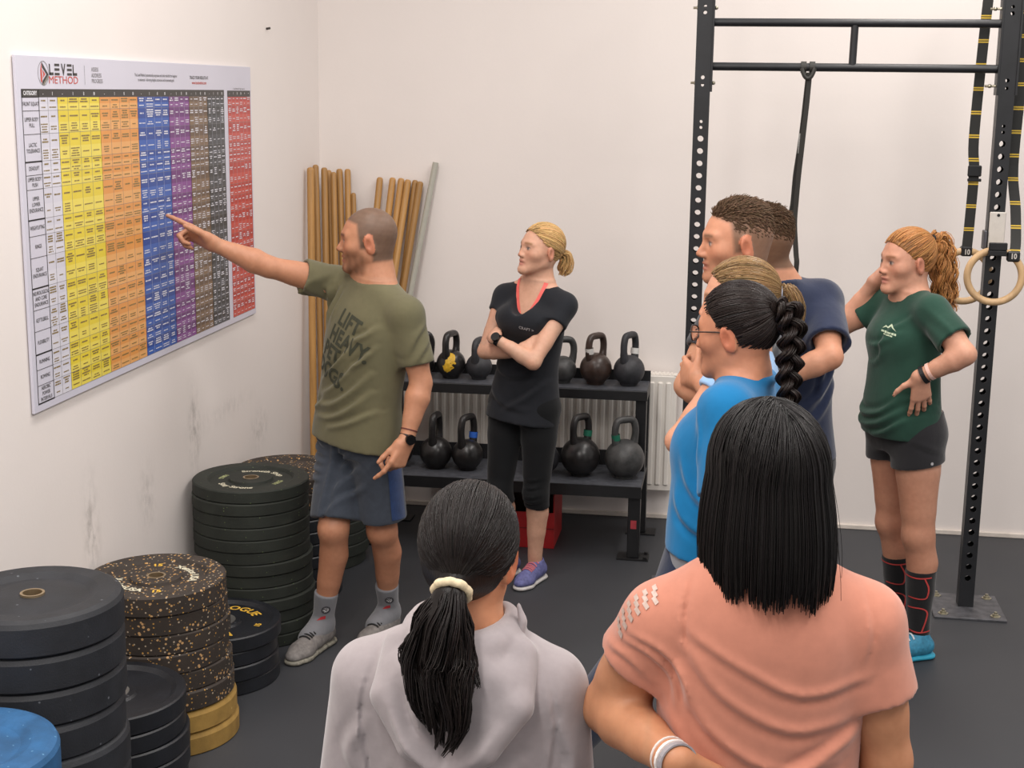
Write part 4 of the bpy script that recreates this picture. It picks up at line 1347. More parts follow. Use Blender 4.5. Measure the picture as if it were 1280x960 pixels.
        bw = np.exp(-((u - bu) / 0.0050) ** 2) * sm(0.010, 0.016, ar) * sm(0.056, 0.048, ar) * (f > 0.05)
        rgb = bl(bw, brow, 0.85)
        er = ar - 0.032
        slit = np.exp(-(er / 0.0125) ** 6 - (np.abs(u - 0.0) / (0.0056 * np.sqrt(np.clip(1 - (er / 0.016) ** 2, 0.05, 1)))) ** 4) * (f > 0.07)
        rgb = bl(slit, (0.50, 0.46, 0.44), 0.9)
        iris = np.exp(-((er) ** 2 + (u) ** 2) / 0.0054 ** 2 * 1.0) * (f > 0.07)
        rgb = bl(np.clip(iris * 1.6, 0, 1), (0.03, 0.025, 0.02), 0.95)
        lash = np.exp(-(er / 0.015) ** 6) * np.exp(-((u - 0.0058 + 12 * er ** 2) / 0.0030) ** 2) * (f > 0.065)
        rgb = bl(lash, (0.05, 0.03, 0.025), 0.9)
        return rgb
    def hairline(s, q):
        """>0 inside the hair area of a short haircut (local coordinates)"""
        r, f, u = q[..., 0], q[..., 1], q[..., 2]
        ar = np.abs(r)
        front = 0.070 - 0.35 * np.maximum(0, 0.055 - f) * 0  # height of the front hairline
        top = u - (0.072 + 0.25 * (f - 0.07) - 0.10 * np.maximum(0, ar - 0.03))
        side = np.minimum(0.028 - f + 0.10 * (u - 0.0), u + 0.030 + 0.55 * np.maximum(0, f + 0.0))
        back = np.minimum(-0.018 - f, u + 0.078)
        return np.maximum(np.maximum(top, np.minimum(side, u - (-0.03 + 0.0 * f))), back)

def hand(sh, W, D, N, side, curls, sc=1.0, spread=0.10, thumb=(0.6, 0.8, 0.25), wr=0.026):
    """five-fingered hand. D wrist->knuckles, N palm normal, side 'R'/'L', curls: four (mcp, pip, dip) angles"""
    W = np.asarray(W, float); D = nrm(D); N = np.asarray(N, float); N = nrm(N - D * (N @ D))
    T = np.cross(D, N) * (1 if side == 'R' else -1)
    P = lambda d, t, n_=0: W + sc * (D * d + T * t + N * n_)
    offs = [(0.030, 0.090), (0.010, 0.095), (-0.010, 0.089), (-0.028, 0.080)]
    lens = [(0.043, 0.026, 0.020), (0.047, 0.030, 0.021), (0.043, 0.028, 0.020), (0.034, 0.021, 0.018)]
    tips = []
    for i, (t, d) in enumerate(offs):
        sh.cone(P(0.0, t * 0.45), P(d, t), 0.0175 * sc, 0.0115 * sc, 0.016)
        a = 0.0
        p = P(d, t); dirt = D + T * spread * (1.5 - i) * 0.66
        dirt = nrm(dirt)
        rr = [0.0100, 0.0092, 0.0083, 0.0068]
        if i == 3: rr = [0.0088, 0.0080, 0.0072, 0.0062]
        for j in range(3):
            a += curls[i][j]
            dr = dirt * math.cos(a) + N * math.sin(a)
            q = p + dr * lens[i][j] * sc
            sh.cone(p, q, rr[j] * sc, rr[j + 1] * sc, 0.004)
            p = q
        tips.append(p)
    b0 = P(0.022, 0.024, 0.006)
    d1 = nrm(D * thumb[0] + T * thumb[1] + N * thumb[2])
    b1 = b0 + d1 * 0.040 * sc
    d2 = nrm(d1 * 0.8 + D * 0.35 + N * 0.12)
    b2 = b1 + d2 * 0.032 * sc
    b3 = b2 + nrm(d2 * 0.9 + D * 0.2) * 0.024 * sc
    sh.cone(P(0.004, 0.008), b0, 0.019 * sc, 0.017 * sc, 0.012)
    sh.cone(b0, b1, 0.0165 * sc, 0.0115 * sc, 0.010)
    sh.cone(b1, b2, 0.0112 * sc, 0.0098 * sc, 0.004)
    sh.cone(b2, b3, 0.0098 * sc, 0.0075 * sc, 0.004)
    # heel of the hand, padding
    sh.cone(P(0.006, 0), P(0.07, 0, 0.004), wr * 0.92 * sc, 0.020 * sc, 0.012, flat=(N, 0.62))
    return tips

def arm(sh, S, E, W, m_=1.0, bulge=1.0, k=0.02):
    S, E, W = (np.asarray(x, float) for x in (S, E, W))
    ud, fd = nrm(E - S), nrm(W - E)
    mid = lambda a, b, t: a + (b - a) * t
    sh.chain([(S, 0.056 * m_), (mid(S, E, 0.30), 0.050 * m_ * bulge), (mid(S, E, 0.65), 0.044 * m_), (E, 0.036 * m_)], k)
    sh.chain([(E, 0.036 * m_), (mid(E, W, 0.25), 0.041 * m_ * bulge), (mid(E, W, 0.6), 0.033 * m_), (mid(E, W, 0.9), 0.0255 * m_), (W, 0.0250 * m_)], k)

def leg(sh, Hp, K, A, back, m_=1.0, k=0.025):
    Hp, K, A, back = (np.asarray(x, float) for x in (Hp, K, A, back))
    mid = lambda a, b, t: a + (b - a) * t
    sh.chain([(Hp, 0.088 * m_), (mid(Hp, K, 0.35), 0.078 * m_), (mid(Hp, K, 0.75), 0.062 * m_), (K, 0.054 * m_)], k)
    sh.ell(K - back * 0.018 * m_, np.array([0.036, 0.036, 0.042]) * m_, None, 0.03)
    sh.chain([(K, 0.052 * m_), (mid(K, A, 0.28) + back * 0.016, 0.055 * m_), (mid(K, A, 0.55) + back * 0.008, 0.046 * m_), (mid(K, A, 0.85), 0.036 * m_), (A, 0.036 * m_)], k)

def torso(sh, pel, nk, R, secs, k=0.03, power=2.3):
    """loft between pelvis and neck; secs given in fractions of that length"""
    pel, nk = np.asarray(pel, float), np.asarray(nk, float)
    Ln = np.linalg.norm(nk - pel); A = (nk - pel) / Ln
    R = nrm(np.asarray(R, float) - A * (np.asarray(R, float) @ A)); F = np.cross(A, R)
    sh.loft(pel, A, R, F, [(t * Ln, *rest) for (t, *rest) in secs], k, power)
    return A, R, F, Ln

def frame_people(fwd2, lean=0):
    F = nrm((fwd2[0], fwd2[1], 0)); return F, np.cross(F, (0, 0, 1))

def shoe(root, heel, toe, ankle, W, m_up, m_sole, m_lace=None, m_trim=None, laces=True, L_add=0.0):
    """training shoe from heel and toe points on the floor"""
    heel = np.array([heel[0], heel[1], 0.0]); toe = np.array([toe[0], toe[1], 0.0])
    d = nrm(toe - heel); s_ = np.cross(d, (0, 0, 1)); z = np.array([0, 0, 1.0]); Ls = np.linalg.norm(toe - heel)
    up = Shape()
    P = lambda t, h_, w=0: heel + d * (t * Ls) + z * h_ + s_ * w
    up.cone(P(0.13, 0.050), P(0.42, 0.046), 0.036 * W, 0.037 * W, 0.02)
    up.cone(P(0.42, 0.046), P(0.72, 0.032), 0.037 * W, 0.044 * W, 0.02, flat=(z, 0.80))
    up.cone(P(0.72, 0.032), P(0.88, 0.028), 0.044 * W, 0.034 * W, 0.02, flat=(z, 0.72))
    an = np.asarray(ankle, float)
    up.cone(P(0.22, 0.055), np.array([*(P(0.22, 0)[:2] * 0.5 + an[:2] * 0.5), 0.088]), 0.040 * W, 0.040 * W, 0.02)
    up.cone(P(0.30, 0.075), P(0.62, 0.052), 0.026 * W, 0.026 * W, 0.02)
    up.cut((0, 0, 0.020), (0, 0, -1), heel - 0.4, heel + 0.4, 0.003)
    # collar opening
    up.cone(an * 0.6 + P(0.24, 0.10) * 0.4, an + z * 0.06, 0.034 * W, 0.036 * W, 0.006, kind='s')
    v, f = relax(*up.mesh(0.0045), 1, 0.4)
    so = to_obj('shoe', [(v, f)], m_up, root)
    sl = Shape()
    for a, b, r1, r2 in ((0.12, 0.45, 0.040, 0.040), (0.45, 0.74, 0.040, 0.050), (0.74, 0.87, 0.050, 0.040)):
        sl.cone(P(a, 0.011), P(b, 0.011), r1 * W, r2 * W, 0.004, flat=(z, 0.42))
    sl.cut((0, 0, 0.024), (0, 0, 1)); sl.cut((0, 0, 0.0), (0, 0, -1))
    v, f = sl.mesh(0.0045)
    to_obj('sole', [(v, f)], m_sole, so)
    if laces and m_lace:
        tree = BVHTree.FromPolygons([Vector(p) for p in up.mesh(0.006)[0]], up.mesh(0.006)[1].tolist())
        bm = bmesh.new()
        for k in range(6):
            t = 0.38 + 0.055 * k
            pts = []
            for w in np.linspace(-0.024, 0.024, 7):
                q = P(t + 0.02 * math.sin(k) , 0.2, w)
                hit = tree.ray_cast(Vector(q), Vector((0, 0, -1)))
                if hit[0]: pts.append(hit[0] + Vector((0, 0, 0.003)))
            if len(pts) > 3: bm_tube(bm, pts, 0.0035, 6)
        o = finish(bm, 'laces', m_lace, so)
        o.location = -Vector(root.matrix_world.translation)
    return so

def project_print(name, rects_or_text, target, origin, ux, uy, direction, m_, parent, off=0.0016, bold=0.0, sub=True):
    """lay flat print (text mesh verts, faces in metres) onto a cloth surface along a direction"""
    v, f = rects_or_text
    me = target.data
    T = Vector(target.matrix_world.translation)
    tv = np.zeros(len(me.vertices) * 3, np.float32); me.vertices.foreach_get('co', tv); tv = tv.reshape(-1, 3)
    org = np.array(target.parent.matrix_world.translation) if target.parent else np.zeros(3)
    tree = BVHTree.FromPolygons([Vector(p) for p in (tv + org)], [tuple(p.vertices) for p in me.polygons])
    bm = bmesh.new()
    vs = [bm.verts.new((a[0], a[1], 0)) for a in v]
    for ff in f:
        try: bm.faces.new([vs[i] for i in ff])
        except ValueError: pass
    bmesh.ops.triangulate(bm, faces=bm.faces)
    for _ in range(2):
        long_ = [e for e in bm.edges if e.calc_length() > 0.010]
        if not long_: break
        bmesh.ops.subdivide_edges(bm, edges=long_, cuts=1)
        bmesh.ops.triangulate(bm, faces=bm.faces)
    O, ux, uy, dr = Vector(origin), Vector(ux).normalized(), Vector(uy).normalized(), Vector(direction).normalized()
    for vt in bm.verts:
        p = O + ux * vt.co.x + uy * vt.co.y - dr * 0.3
        hit = tree.ray_cast(p, dr)
        vt.co = (hit[0] + hit[1] * off if hit[0] is not None else O + ux * vt.co.x + uy * vt.co.y)
        vt.co -= Vector(org)
    m2 = bpy.data.meshes.new(name); bm.to_mesh(m2); bm.free()
    return link(name, m2, parent, m_)

def make_body(root, sh, skin, boxes, tintfn=None, h=0.008, hf=0.0037, name='body', m_=None):
    """mesh the whole figure: coarse body, fine head and hands, one object"""
    parts = []
    lo, hi = sh.bounds(0.02)
    shr = [(np.asarray(a) + h * 2.4, np.asarray(b) - h * 2.4) for a, b in boxes]
    v, f = sh.mesh(h, lo, hi, drop=shr)
    parts.append(relax(v, f, 1, 0.5))
    for a, b in boxes: parts.append(relax(*sh.mesh(hf, a, b), 1, 0.4))
    def col(P):
        rgb = np.tile(np.asarray(skin, float), (len(P), 1))
        n_ = vnoise(P, 30, 7)[:, None]
        rgb = rgb * (1 + 0.04 * n_ * np.array([0.5, 1.0, 1.2]))
        if tintfn: rgb = tintfn(P, rgb)
        return np.clip(rgb, 0, 1)
    return to_obj(name, parts, m_ or M_skin, root, col)

def box_around(c, r): c = np.asarray(c, float); r = np.asarray(r, float) * np.ones(3); return (c - r, c + r)

def ribbon_band(root, name, c, axis, r, w, m_, t=0.003, flat=None, seg=24):
    """closed band around a limb"""
    bm = bmesh.new()
    c = Vector(c); a = Vector(axis).normalized(); x, y = frame_of(a)
    prof = [(r, -w / 2), (r + t, -w / 2), (r + t, w / 2), (r, w / 2)]
    rings = []
    for k in range(seg):
        th = 2 * math.pi * k / seg
        d = x * math.cos(th) + y * math.sin(th)
        rings.append([bm.verts.new(c + d * pr + a * pz) for pr, pz in prof])
    for k in range(seg):
        A, B = rings[k], rings[(k + 1) % seg]
        for j in range(4): bm.faces.new((A[j], A[(j + 1) % 4], B[(j + 1) % 4], B[j]))
    o = finish(bm, name, m_, root)
    o.location = -Vector(root.matrix_world.translation)
    return o

def person(x, y, label):
    o = empty('person', (x, y, 0)); bpy.context.view_layer.update()
    tag(o, label, 'person'); return o

# ---- hair flow helpers
HC, HR = np.array([0.0, -0.012, 0.028]), np.array([0.080, 0.102, 0.094])
def scalp_dirs(n, keep, seed=0):
    r = np.random.RandomState(seed)
    out = []
    while len(out) < n:
        d = r.normal(size=(n, 3)); d /= np.linalg.norm(d, axis=1, keepdims=True)
        out.extend(d[keep(d * HR + HC)])
    return np.array(out[:n])
def slerp(a, b, t):
    dt = np.clip((a * b).sum(-1, keepdims=True), -0.999, 0.999); om = np.arccos(dt)
    return (np.sin((1 - t) * om) * a + np.sin(t * om) * b) / np.sin(om)
def hair_cap(H, keep_n, keep_p, infl=1.0, k=0.008):
    sh = Shape()
    ax = (H.R, H.F, H.U)
    sh.ell(H.L(*HC), HR * H.sc * infl, ax, 0)
    return sh

Q = lambda *l: [tuple(x) for x in l]
def tee(root, pel, nk, R, secs, sleeves, neck, m_, folds=(), h=0.006, name='t_shirt', extra=None, power=2.2, it=2, k=0.03, collar=0.0):
    """t-shirt: torso loft + sleeves [(shoulder, elbow, length, r0, r1, r arm)] + neck hole (a, b, ra, rb)"""
    t = Shape()
    for (S, E, ln, r0, r1, ra) in sleeves:
        u = nrm(E - S)
        t.cone(S, S + u * (ln + 0.03), r0, r1, 0)
        t.cutball(S + u * ln, u, S + u * (ln + 0.05), r1 * 1.7)
        t.cone(S + u * (ln - 0.004), S + u * (ln + 0.04), r1 - 0.016, r1 - 0.012, 0.003, kind='s')
    A, R2, F2, Ln = torso(t, pel, nk, R, secs, k, power)
    for (S, E, ln, r0, r1, ra) in sleeves:
        t.chain([(nk * 0.8 + S * 0.2 + V3(0, 0, -0.018), r0 * 0.86), (nk * 0.4 + S * 0.6 + V3(0, 0, -0.008), r0 * 0.88), (S, r0)], k)
    if extra: extra(t, A, R2, F2, Ln)
    if neck: t.cone(neck[0], neck[1], neck[2], neck[3], 0.008, kind='s')
    if collar:
        ring = [nk + R2 * (collar * math.sin(a)) + F2 * (collar * 1.05 * math.cos(a) - 0.004) + A * (0.014 - 0.026 * (1 + math.cos(a)) / 2) for a in np.linspace(0, 2 * math.pi, 21)]
        t.chain([(p_, 0.0085) for p_ in ring], 0.012)
    for (O, ux, uy, n, lines) in folds: t.folds2d(O, ux, uy, n, lines)
    return to_obj(name, [relax(*t.mesh(h), it, 0.5)], m_, root), A, R2, F2, Ln

def tinted(parts_cols, name, m_, root):
    """join meshes with their own vertex colours"""
    parts = [p for p, c in parts_cols]
    cols = np.concatenate([c for p, c in parts_cols])
    return to_obj(name, parts, m_, root, lambda v: cols)
def strand_cols(n, m_, base, var, seed, grad=0.0):
    r = np.random.RandomState(seed)
    c = np.asarray(base)[None] * (1 + var * r.normal(size=(n, 1))) * (1 + 0.04 * r.normal(size=(n, 3)))
    c = np.repeat(np.clip(c, 0.001, 1), m_ * 3, axis=0)
    if grad:
        t = np.tile(np.repeat(np.linspace(0, 1, m_), 3), n)[:, None]
        c = c * (1 + grad * t)
    return np.clip(c, 0, 1)
def flat_cols(v, base): return np.tile(np.asarray(base, float), (len(v), 1))

def pulled_back(H, tie, keepfn, n, seed, infl=1.02, cols=None, r=0.0016):
    """strands drawn from the hairline over the skull to a tie (local coordinates)"""
    d = scalp_dirs(n, keepfn, seed)
    rs = np.random.RandomState(seed + 1)
    td = nrm((np.asarray(tie) - HC) / HR)
    m_ = 9
    ts = np.linspace(0, 1, m_)
    out = np.zeros((n, m_, 3))
    rad = infl + 0.025 * rs.rand(n, 1)
    for i, t in enumerate(ts):
        q = slerp(d, np.tile(td, (n, 1)), t * 0.985)
        p = HC + q * HR * (rad + 0.0 * t)
        e = np.clip((t - 0.8) / 0.2, 0, 1)
        out[:, i] = p * (1 - e * 0.8) + np.asarray(tie) * e * 0.8
    return H.c + H.sc * (out[..., 0:1] * H.R + out[..., 1:2] * H.F + out[..., 2:3] * H.U)

def tail(curve, radii, n, seed, m_=14, wave=0.0, wl=0.05, flare=1.0, shorten=0.25, clumps=0):
    """strands of a ponytail along a world-space curve"""
    K = np.array(catmull(curve, 6)); rr = np.interp(np.linspace(0, 1, len(K)), np.linspace(0, 1, len(radii)), radii)
    rs = np.random.RandomState(seed)
    L = np.concatenate([[0], np.cumsum(np.linalg.norm(np.diff(K, axis=0), axis=1))])
    out = np.zeros((n, m_, 3))
    a = rs.uniform(0, 6.283, n); q = np.sqrt(rs.rand(n)); end = 1 - shorten * rs.rand(n) ** 1.5
    ph = rs.uniform(0, 6.28, n); pw = rs.uniform(0.8, 1.25, n)
    if clumps:
        ci = rs.randint(0, clumps, n)
        a = a[ci] + rs.normal(size=n) * 0.10; q = np.clip(q[ci] + rs.normal(size=n) * 0.06, 0, 1.15); end = end[ci] * (1 - 0.06 * rs.rand(n)); ph = ph[ci] + rs.normal(size=n) * 0.35; pw = pw[ci]
    T = np.gradient(K, axis=0); T /= np.linalg.norm(T, axis=1, keepdims=True)
    ref = V3(1, 0.2, 0.1); X = np.cross(T, ref); X /= np.linalg.norm(X, axis=1, keepdims=True); Y = np.cross(T, X)
    for i in range(m_):
        t = end * i / (m_ - 1)
        idx = t * (len(K) - 1); i0 = np.clip(idx.astype(int), 0, len(K) - 2); fr = (idx - i0)[:, None]
        c = K[i0] * (1 - fr) + K[i0 + 1] * fr; x = X[i0]; y = Y[i0]
        rad = np.interp(idx, np.arange(len(K)), rr) * q
        s_ = t * L[-1]
        wv = wave * np.clip(t * 3, 0, 1)
        out[:, i] = c + x * (rad * np.cos(a) + wv * np.cos(ph + s_ / wl * 6.283 * pw))[:, None] + y * (rad * np.sin(a) + wv * np.sin(ph + s_ / wl * 6.283 * pw))[:, None]
    return out

# ------------------------------------------------------------------ blonde woman in black with folded arms
def build_blonde_woman():
    root = person(1.22, -1.08, 'blonde woman in black sportswear standing with folded arms before the kettlebells')
    F, R = frame_people((-0.36, -0.93))
    pel = V3(1.205, -1.06, 0.815); nk = V3(1.252, -1.055, 1.330)
    sR = V3(1.112, -1.015, 1.255); sL = V3(1.375, -1.110, 1.238)
    eR = V3(1.040, -1.115, 1.030); wR = V3(1.212, -1.232, 1.052)
    eL = V3(1.268, -1.262, 1.020); wL = V3(1.098, -1.235, 1.112)
    hR = pel + R * 0.080 + V3(0, 0, -0.03); hL = pel - R * 0.080 + V3(0, 0, -0.03)
    kR = V3(1.105, -1.090, 0.420); aR = V3(1.145, -1.020, 0.085); kL = V3(1.268, -1.105, 0.415); aL = V3(1.262, -1.060, 0.080)
    H = Head(V3(1.268, -1.075, 1.468), (-0.78, -0.60, 0.13), (0.10, 0.05, 1), 0.92, False)
    b = Shape(); H.build(b)
    H.neck(b, nk, 0.047, (sR * 0.55 + nk * 0.45, sL * 0.55 + nk * 0.45))
    torso(b, pel, nk, R, [(-0.16, 0, 0, 0.13, 0.09, 0.10), (0, 0, 0, 0.150, 0.09, 0.10), (0.33, 0, 0.0, 0.112, 0.082, 0.078), (0.65, 0, 0, 0.130, 0.095, 0.082), (0.88, 0, 0, 0.128, 0.07, 0.075), (1.0, 0, 0, 0.06, 0.05, 0.05)])
    arm(b, sR, eR, wR, 0.82); arm(b, sL, eL, wL, 0.84)
    hand(b, wR, (0.80, 0.22, 0.52), (0.35, 0.85, -0.1), 'R', [(0.3, 0.4, 0.2)] * 4, 0.88, 0.03, (0.95, 0.2, 0.25))
    hand(b, wL, (-0.22, 0.95, 0.05), (0.6, 0.3, -0.6), 'L', [(0.5, 0.6, 0.3)] * 4, 0.86, 0.02, (0.97, 0.12, 0.1))
    leg(b, hR, kR, aR, -F, 0.88); leg(b, hL, kL, aL, -F, 0.88)
    skin = np.array(srgb(216, 168, 142))
    def tint(P, rgb): return H.tint(P, rgb, skin, np.array(srgb(196, 116, 108)), np.array(srgb(150, 110, 72)))
    body = make_body(root, b, skin, [box_around(H.c + V3(0, 0, -0.005), (0.14, 0.13, 0.135)), box_around(wR + V3(0.06, 0.0, 0.04), (0.10, 0.06, 0.08)), box_around(wL + V3(-0.04, 0.05, 0.01), (0.09, 0.09, 0.06))], tint)
    M_bk = cloth('black sports fabric', srgb(33, 35, 40), var=0.15, sheen=0.1)
    def scoop(t, A, R2, F2, Ln):
        t.ell(nk + F2 * 0.085 + V3(-0.004, 0, -0.035), (0.062, 0.09, 0.098), (R2, F2, A), 0.006, 's')
        t.ell(nk - R * 0.0 + F2 * 0.105 - A * 0.16, (0.115, 0.06, 0.07), (R2, F2, A), 0.05)
        t.ell(nk + F2 * 0.115 + V3(-0.004, 0, -0.045), (0.055, 0.10, 0.095), (R2, F2, A), 0.008, 's')
    top, A, R2, F2, Ln = tee(root, pel, nk, R, [(-0.17, 0, 0.0, 0.168, 0.118, 0.125), (0.0, 0, 0, 0.160, 0.108, 0.115), (0.30, 0, 0, 0.138, 0.105, 0.092), (0.62, 0, 0, 0.146, 0.110, 0.092), (0.85, 0, 0, 0.138, 0.085, 0.085), (1.0, 0, 0, 0.07, 0.055, 0.06)],
        [(sR, eR, 0.075, 0.050, 0.052, 0.045), (sL, eL, 0.095, 0.052, 0.056, 0.045)], (nk + V3(-0.004, -0.004, 0.0), H.L(0, -0.02, -0.03), 0.060, 0.075), M_bk,
        [(pel, -R, (0, 0, 1), F, [(Q((-0.12, 0.16), (-0.02, 0.12), (0.10, 0.14)), 0.012, 0.008), (Q((0.14, 0.10), (0.06, 0.03), (-0.04, -0.03)), 0.012, 0.009), (Q((-0.13, 0.06), (-0.05, 0.0), (0.06, -0.02)), 0.012, 0.007), (Q((0.13, 0.20), (0.08, 0.15), (0.02, 0.13)), 0.010, 0.008)])], name='sports_top', extra=scoop)
    M_co = mat('coral strap', srgb(236, 104, 96), 0.6)
    # coral bra edge following the neckline
    for sg in (-1, 1):
        a = 10
        xs = np.linspace(0, 1, a)
        cx = [sg * (0.060 - 0.048 * t ** 1.6) for t in xs]; cy = [0.030 - 0.165 * t for t in xs]
        v = np.array([(cx[i] + w * sg, cy[i] - (0.004 if w else 0), 0) for i in range(a) for w in (-0.004, 0.010)])
        f = [(2 * i, 2 * i + 1, 2 * i + 3, 2 * i + 2) for i in range(a - 1)]
        project_print('coral_strap', (v, f), body, nk + F2 * 0.1, -R2, A, -F2 - V3(0, 0, 0.35), M_co, body, 0.003)
    project_print('chest_print', text_mesh('CRAFT >', 0.016, 'CENTER', 0.0003), top, pel + A * 0.335 + F2 * 0.12 - R2 * 0.055, -R2 - A * 0.10, A, -F2, mat('grey shirt print', srgb(150, 150, 152), 0.7), top)
    # leggings
    s = Shape()
    torso(s, pel, nk, R, [(-0.18, 0, 0, 0.12, 0.09, 0.10), (-0.04, 0, 0, 0.155, 0.096, 0.112), (0.14, 0, 0, 0.14, 0.092, 0.095)], 0.02)
    dR, dL = nrm(aR - kR), nrm(aL - kL)
    mid = lambda a_, b_, t_: a_ + (b_ - a_) * t_
    for hp, kn, an, d_ in ((hR, kR, aR, dR), (hL, kL, aL, dL)):
        s.chain([(hp, 0.086), (mid(hp, kn, 0.35), 0.077), (mid(hp, kn, 0.75), 0.062), (kn, 0.054)], 0.025)
        s.chain([(kn, 0.054), (mid(kn, an, 0.28) - F * 0.014, 0.056)], 0.02)
        s.ell(kn + F * 0.016, (0.036, 0.036, 0.040), None, 0.03)
        s.cutball(mid(kn, an, 0.20), d_, mid(kn, an, 0.32), 0.085)
    s.folds2d(kL, -R, (0, 0, 1), F, [(Q((-0.05, y), (0.0, y - 0.008), (0.05, y + 0.004)), 0.006, 0.005) for y in (-0.05, -0.025, 0.0, 0.04, 0.075)])
    to_obj('leggings', [relax(*s.mesh(0.0055), 2)], cloth('black legging knit', srgb(20, 21, 23), var=0.1, sheen=0.1), root)
    M_sh = mat('lavender blue shoe mesh', srgb(96, 98, 146), 0.7, var=0.3, nscale=90, bump=0.3, bscale=500); M_so = mat('pale shoe sole', srgb(206, 202, 198), 0.6); M_la = mat('pink shoe stripe', srgb(196, 110, 122), 0.7)
    shoe(root, (1.292, -1.005), (1.208, -1.215), aL, 0.88, M_sh, M_so, M_la)
    shoe(root, (1.165, -0.955), (1.085, -1.165), aR, 0.88, M_sh, M_so, M_la)
    dW = nrm(wL - eL)
    w_ = ribbon_band(root, 'watch_strap', wL - dW * 0.02, dW, 0.0225, 0.018, mat('black watch rubber', srgb(22, 22, 24), 0.5), 0.003)
    fc = nrm(V3(-0.25, -0.75, 0.62)); cw = wL - dW * 0.02
    bm = bmesh.new(); bm_tube(bm, [Vector(cw + fc * 0.021), Vector(cw + fc * 0.033)], 0.0195, 18); finish(bm, 'watch_case', mat('black watch case', srgb(16, 16, 18), 0.25), w_)
    # hair drawn back into a short ponytail
    hb = np.array(srgb(204, 166, 112))
    keep = lambda p: ((p[:, 1] - 0.072) * 0.743 + (p[:, 2] - 0.078) * -0.669 < 0) & (p[:, 2] > -0.085)
    tie = V3(0, -0.108, -0.005)
    cap = Shape(); ax = (H.R, H.F, H.U); cap.ell(H.L(*HC), HR * H.sc * 0.995, ax, 0)
    cap.cut(H.L(0, 0.070, 0.075), nrm(H.F * 0.743 - H.U * 0.669), k=0.01); cap.cut(H.L(0, 0, -0.08), -H.U)
    for sgn in (-1, 1): cap.ell(H.L(sgn * 0.09, -0.010, -0.018), np.array([0.03, 0.026, 0.036]) * H.sc, ax, 0.006, 's')
    cv, cf = relax(*cap.mesh(0.004), 1)
    hl = lambda p: keep(p) & (((p[:, 1] - 0.045) * 0.743 + (p[:, 2] - 0.05) * -0.669) > -0.012) | (keep(p) & (np.random.RandomState(2).rand(len(p)) < 0.25))
    st = pulled_back(H, tie, hl, 900, 3)
    ok = ~((np.abs(H.loc(st.reshape(-1, 3))[:, 0]) > 0.068) & (np.abs(H.loc(st.reshape(-1, 3))[:, 1] + 0.010) < 0.02) & (np.abs(H.loc(st.reshape(-1, 3))[:, 2] + 0.016) < 0.026)).reshape(st.shape[:2]).any(1)
    st = st[ok]
    T = [H.L(*tie), H.L(0, -0.130, -0.012), H.L(0, -0.145, -0.045), H.L(0.0, -0.140, -0.085), H.L(0.0, -0.128, -0.115)]
    tl = tail(T, [0.012, 0.024, 0.030, 0.030, 0.014], 420, 5, 12, 0.004, 0.10, shorten=0.4, clumps=34)
    sv, sf = strands(st, 0.0017, 0.0015, 1); tv, tf = strands(tl, 0.0017, 0.0009, 2)
    tinted([((cv, cf), flat_cols(cv, hb * 0.6)), ((sv, sf), strand_cols(len(st), 9, hb, 0.16, 3)), ((tv, tf), strand_cols(len(tl), 12, hb, 0.18, 4))], 'hair', M_hair, root)
    return root

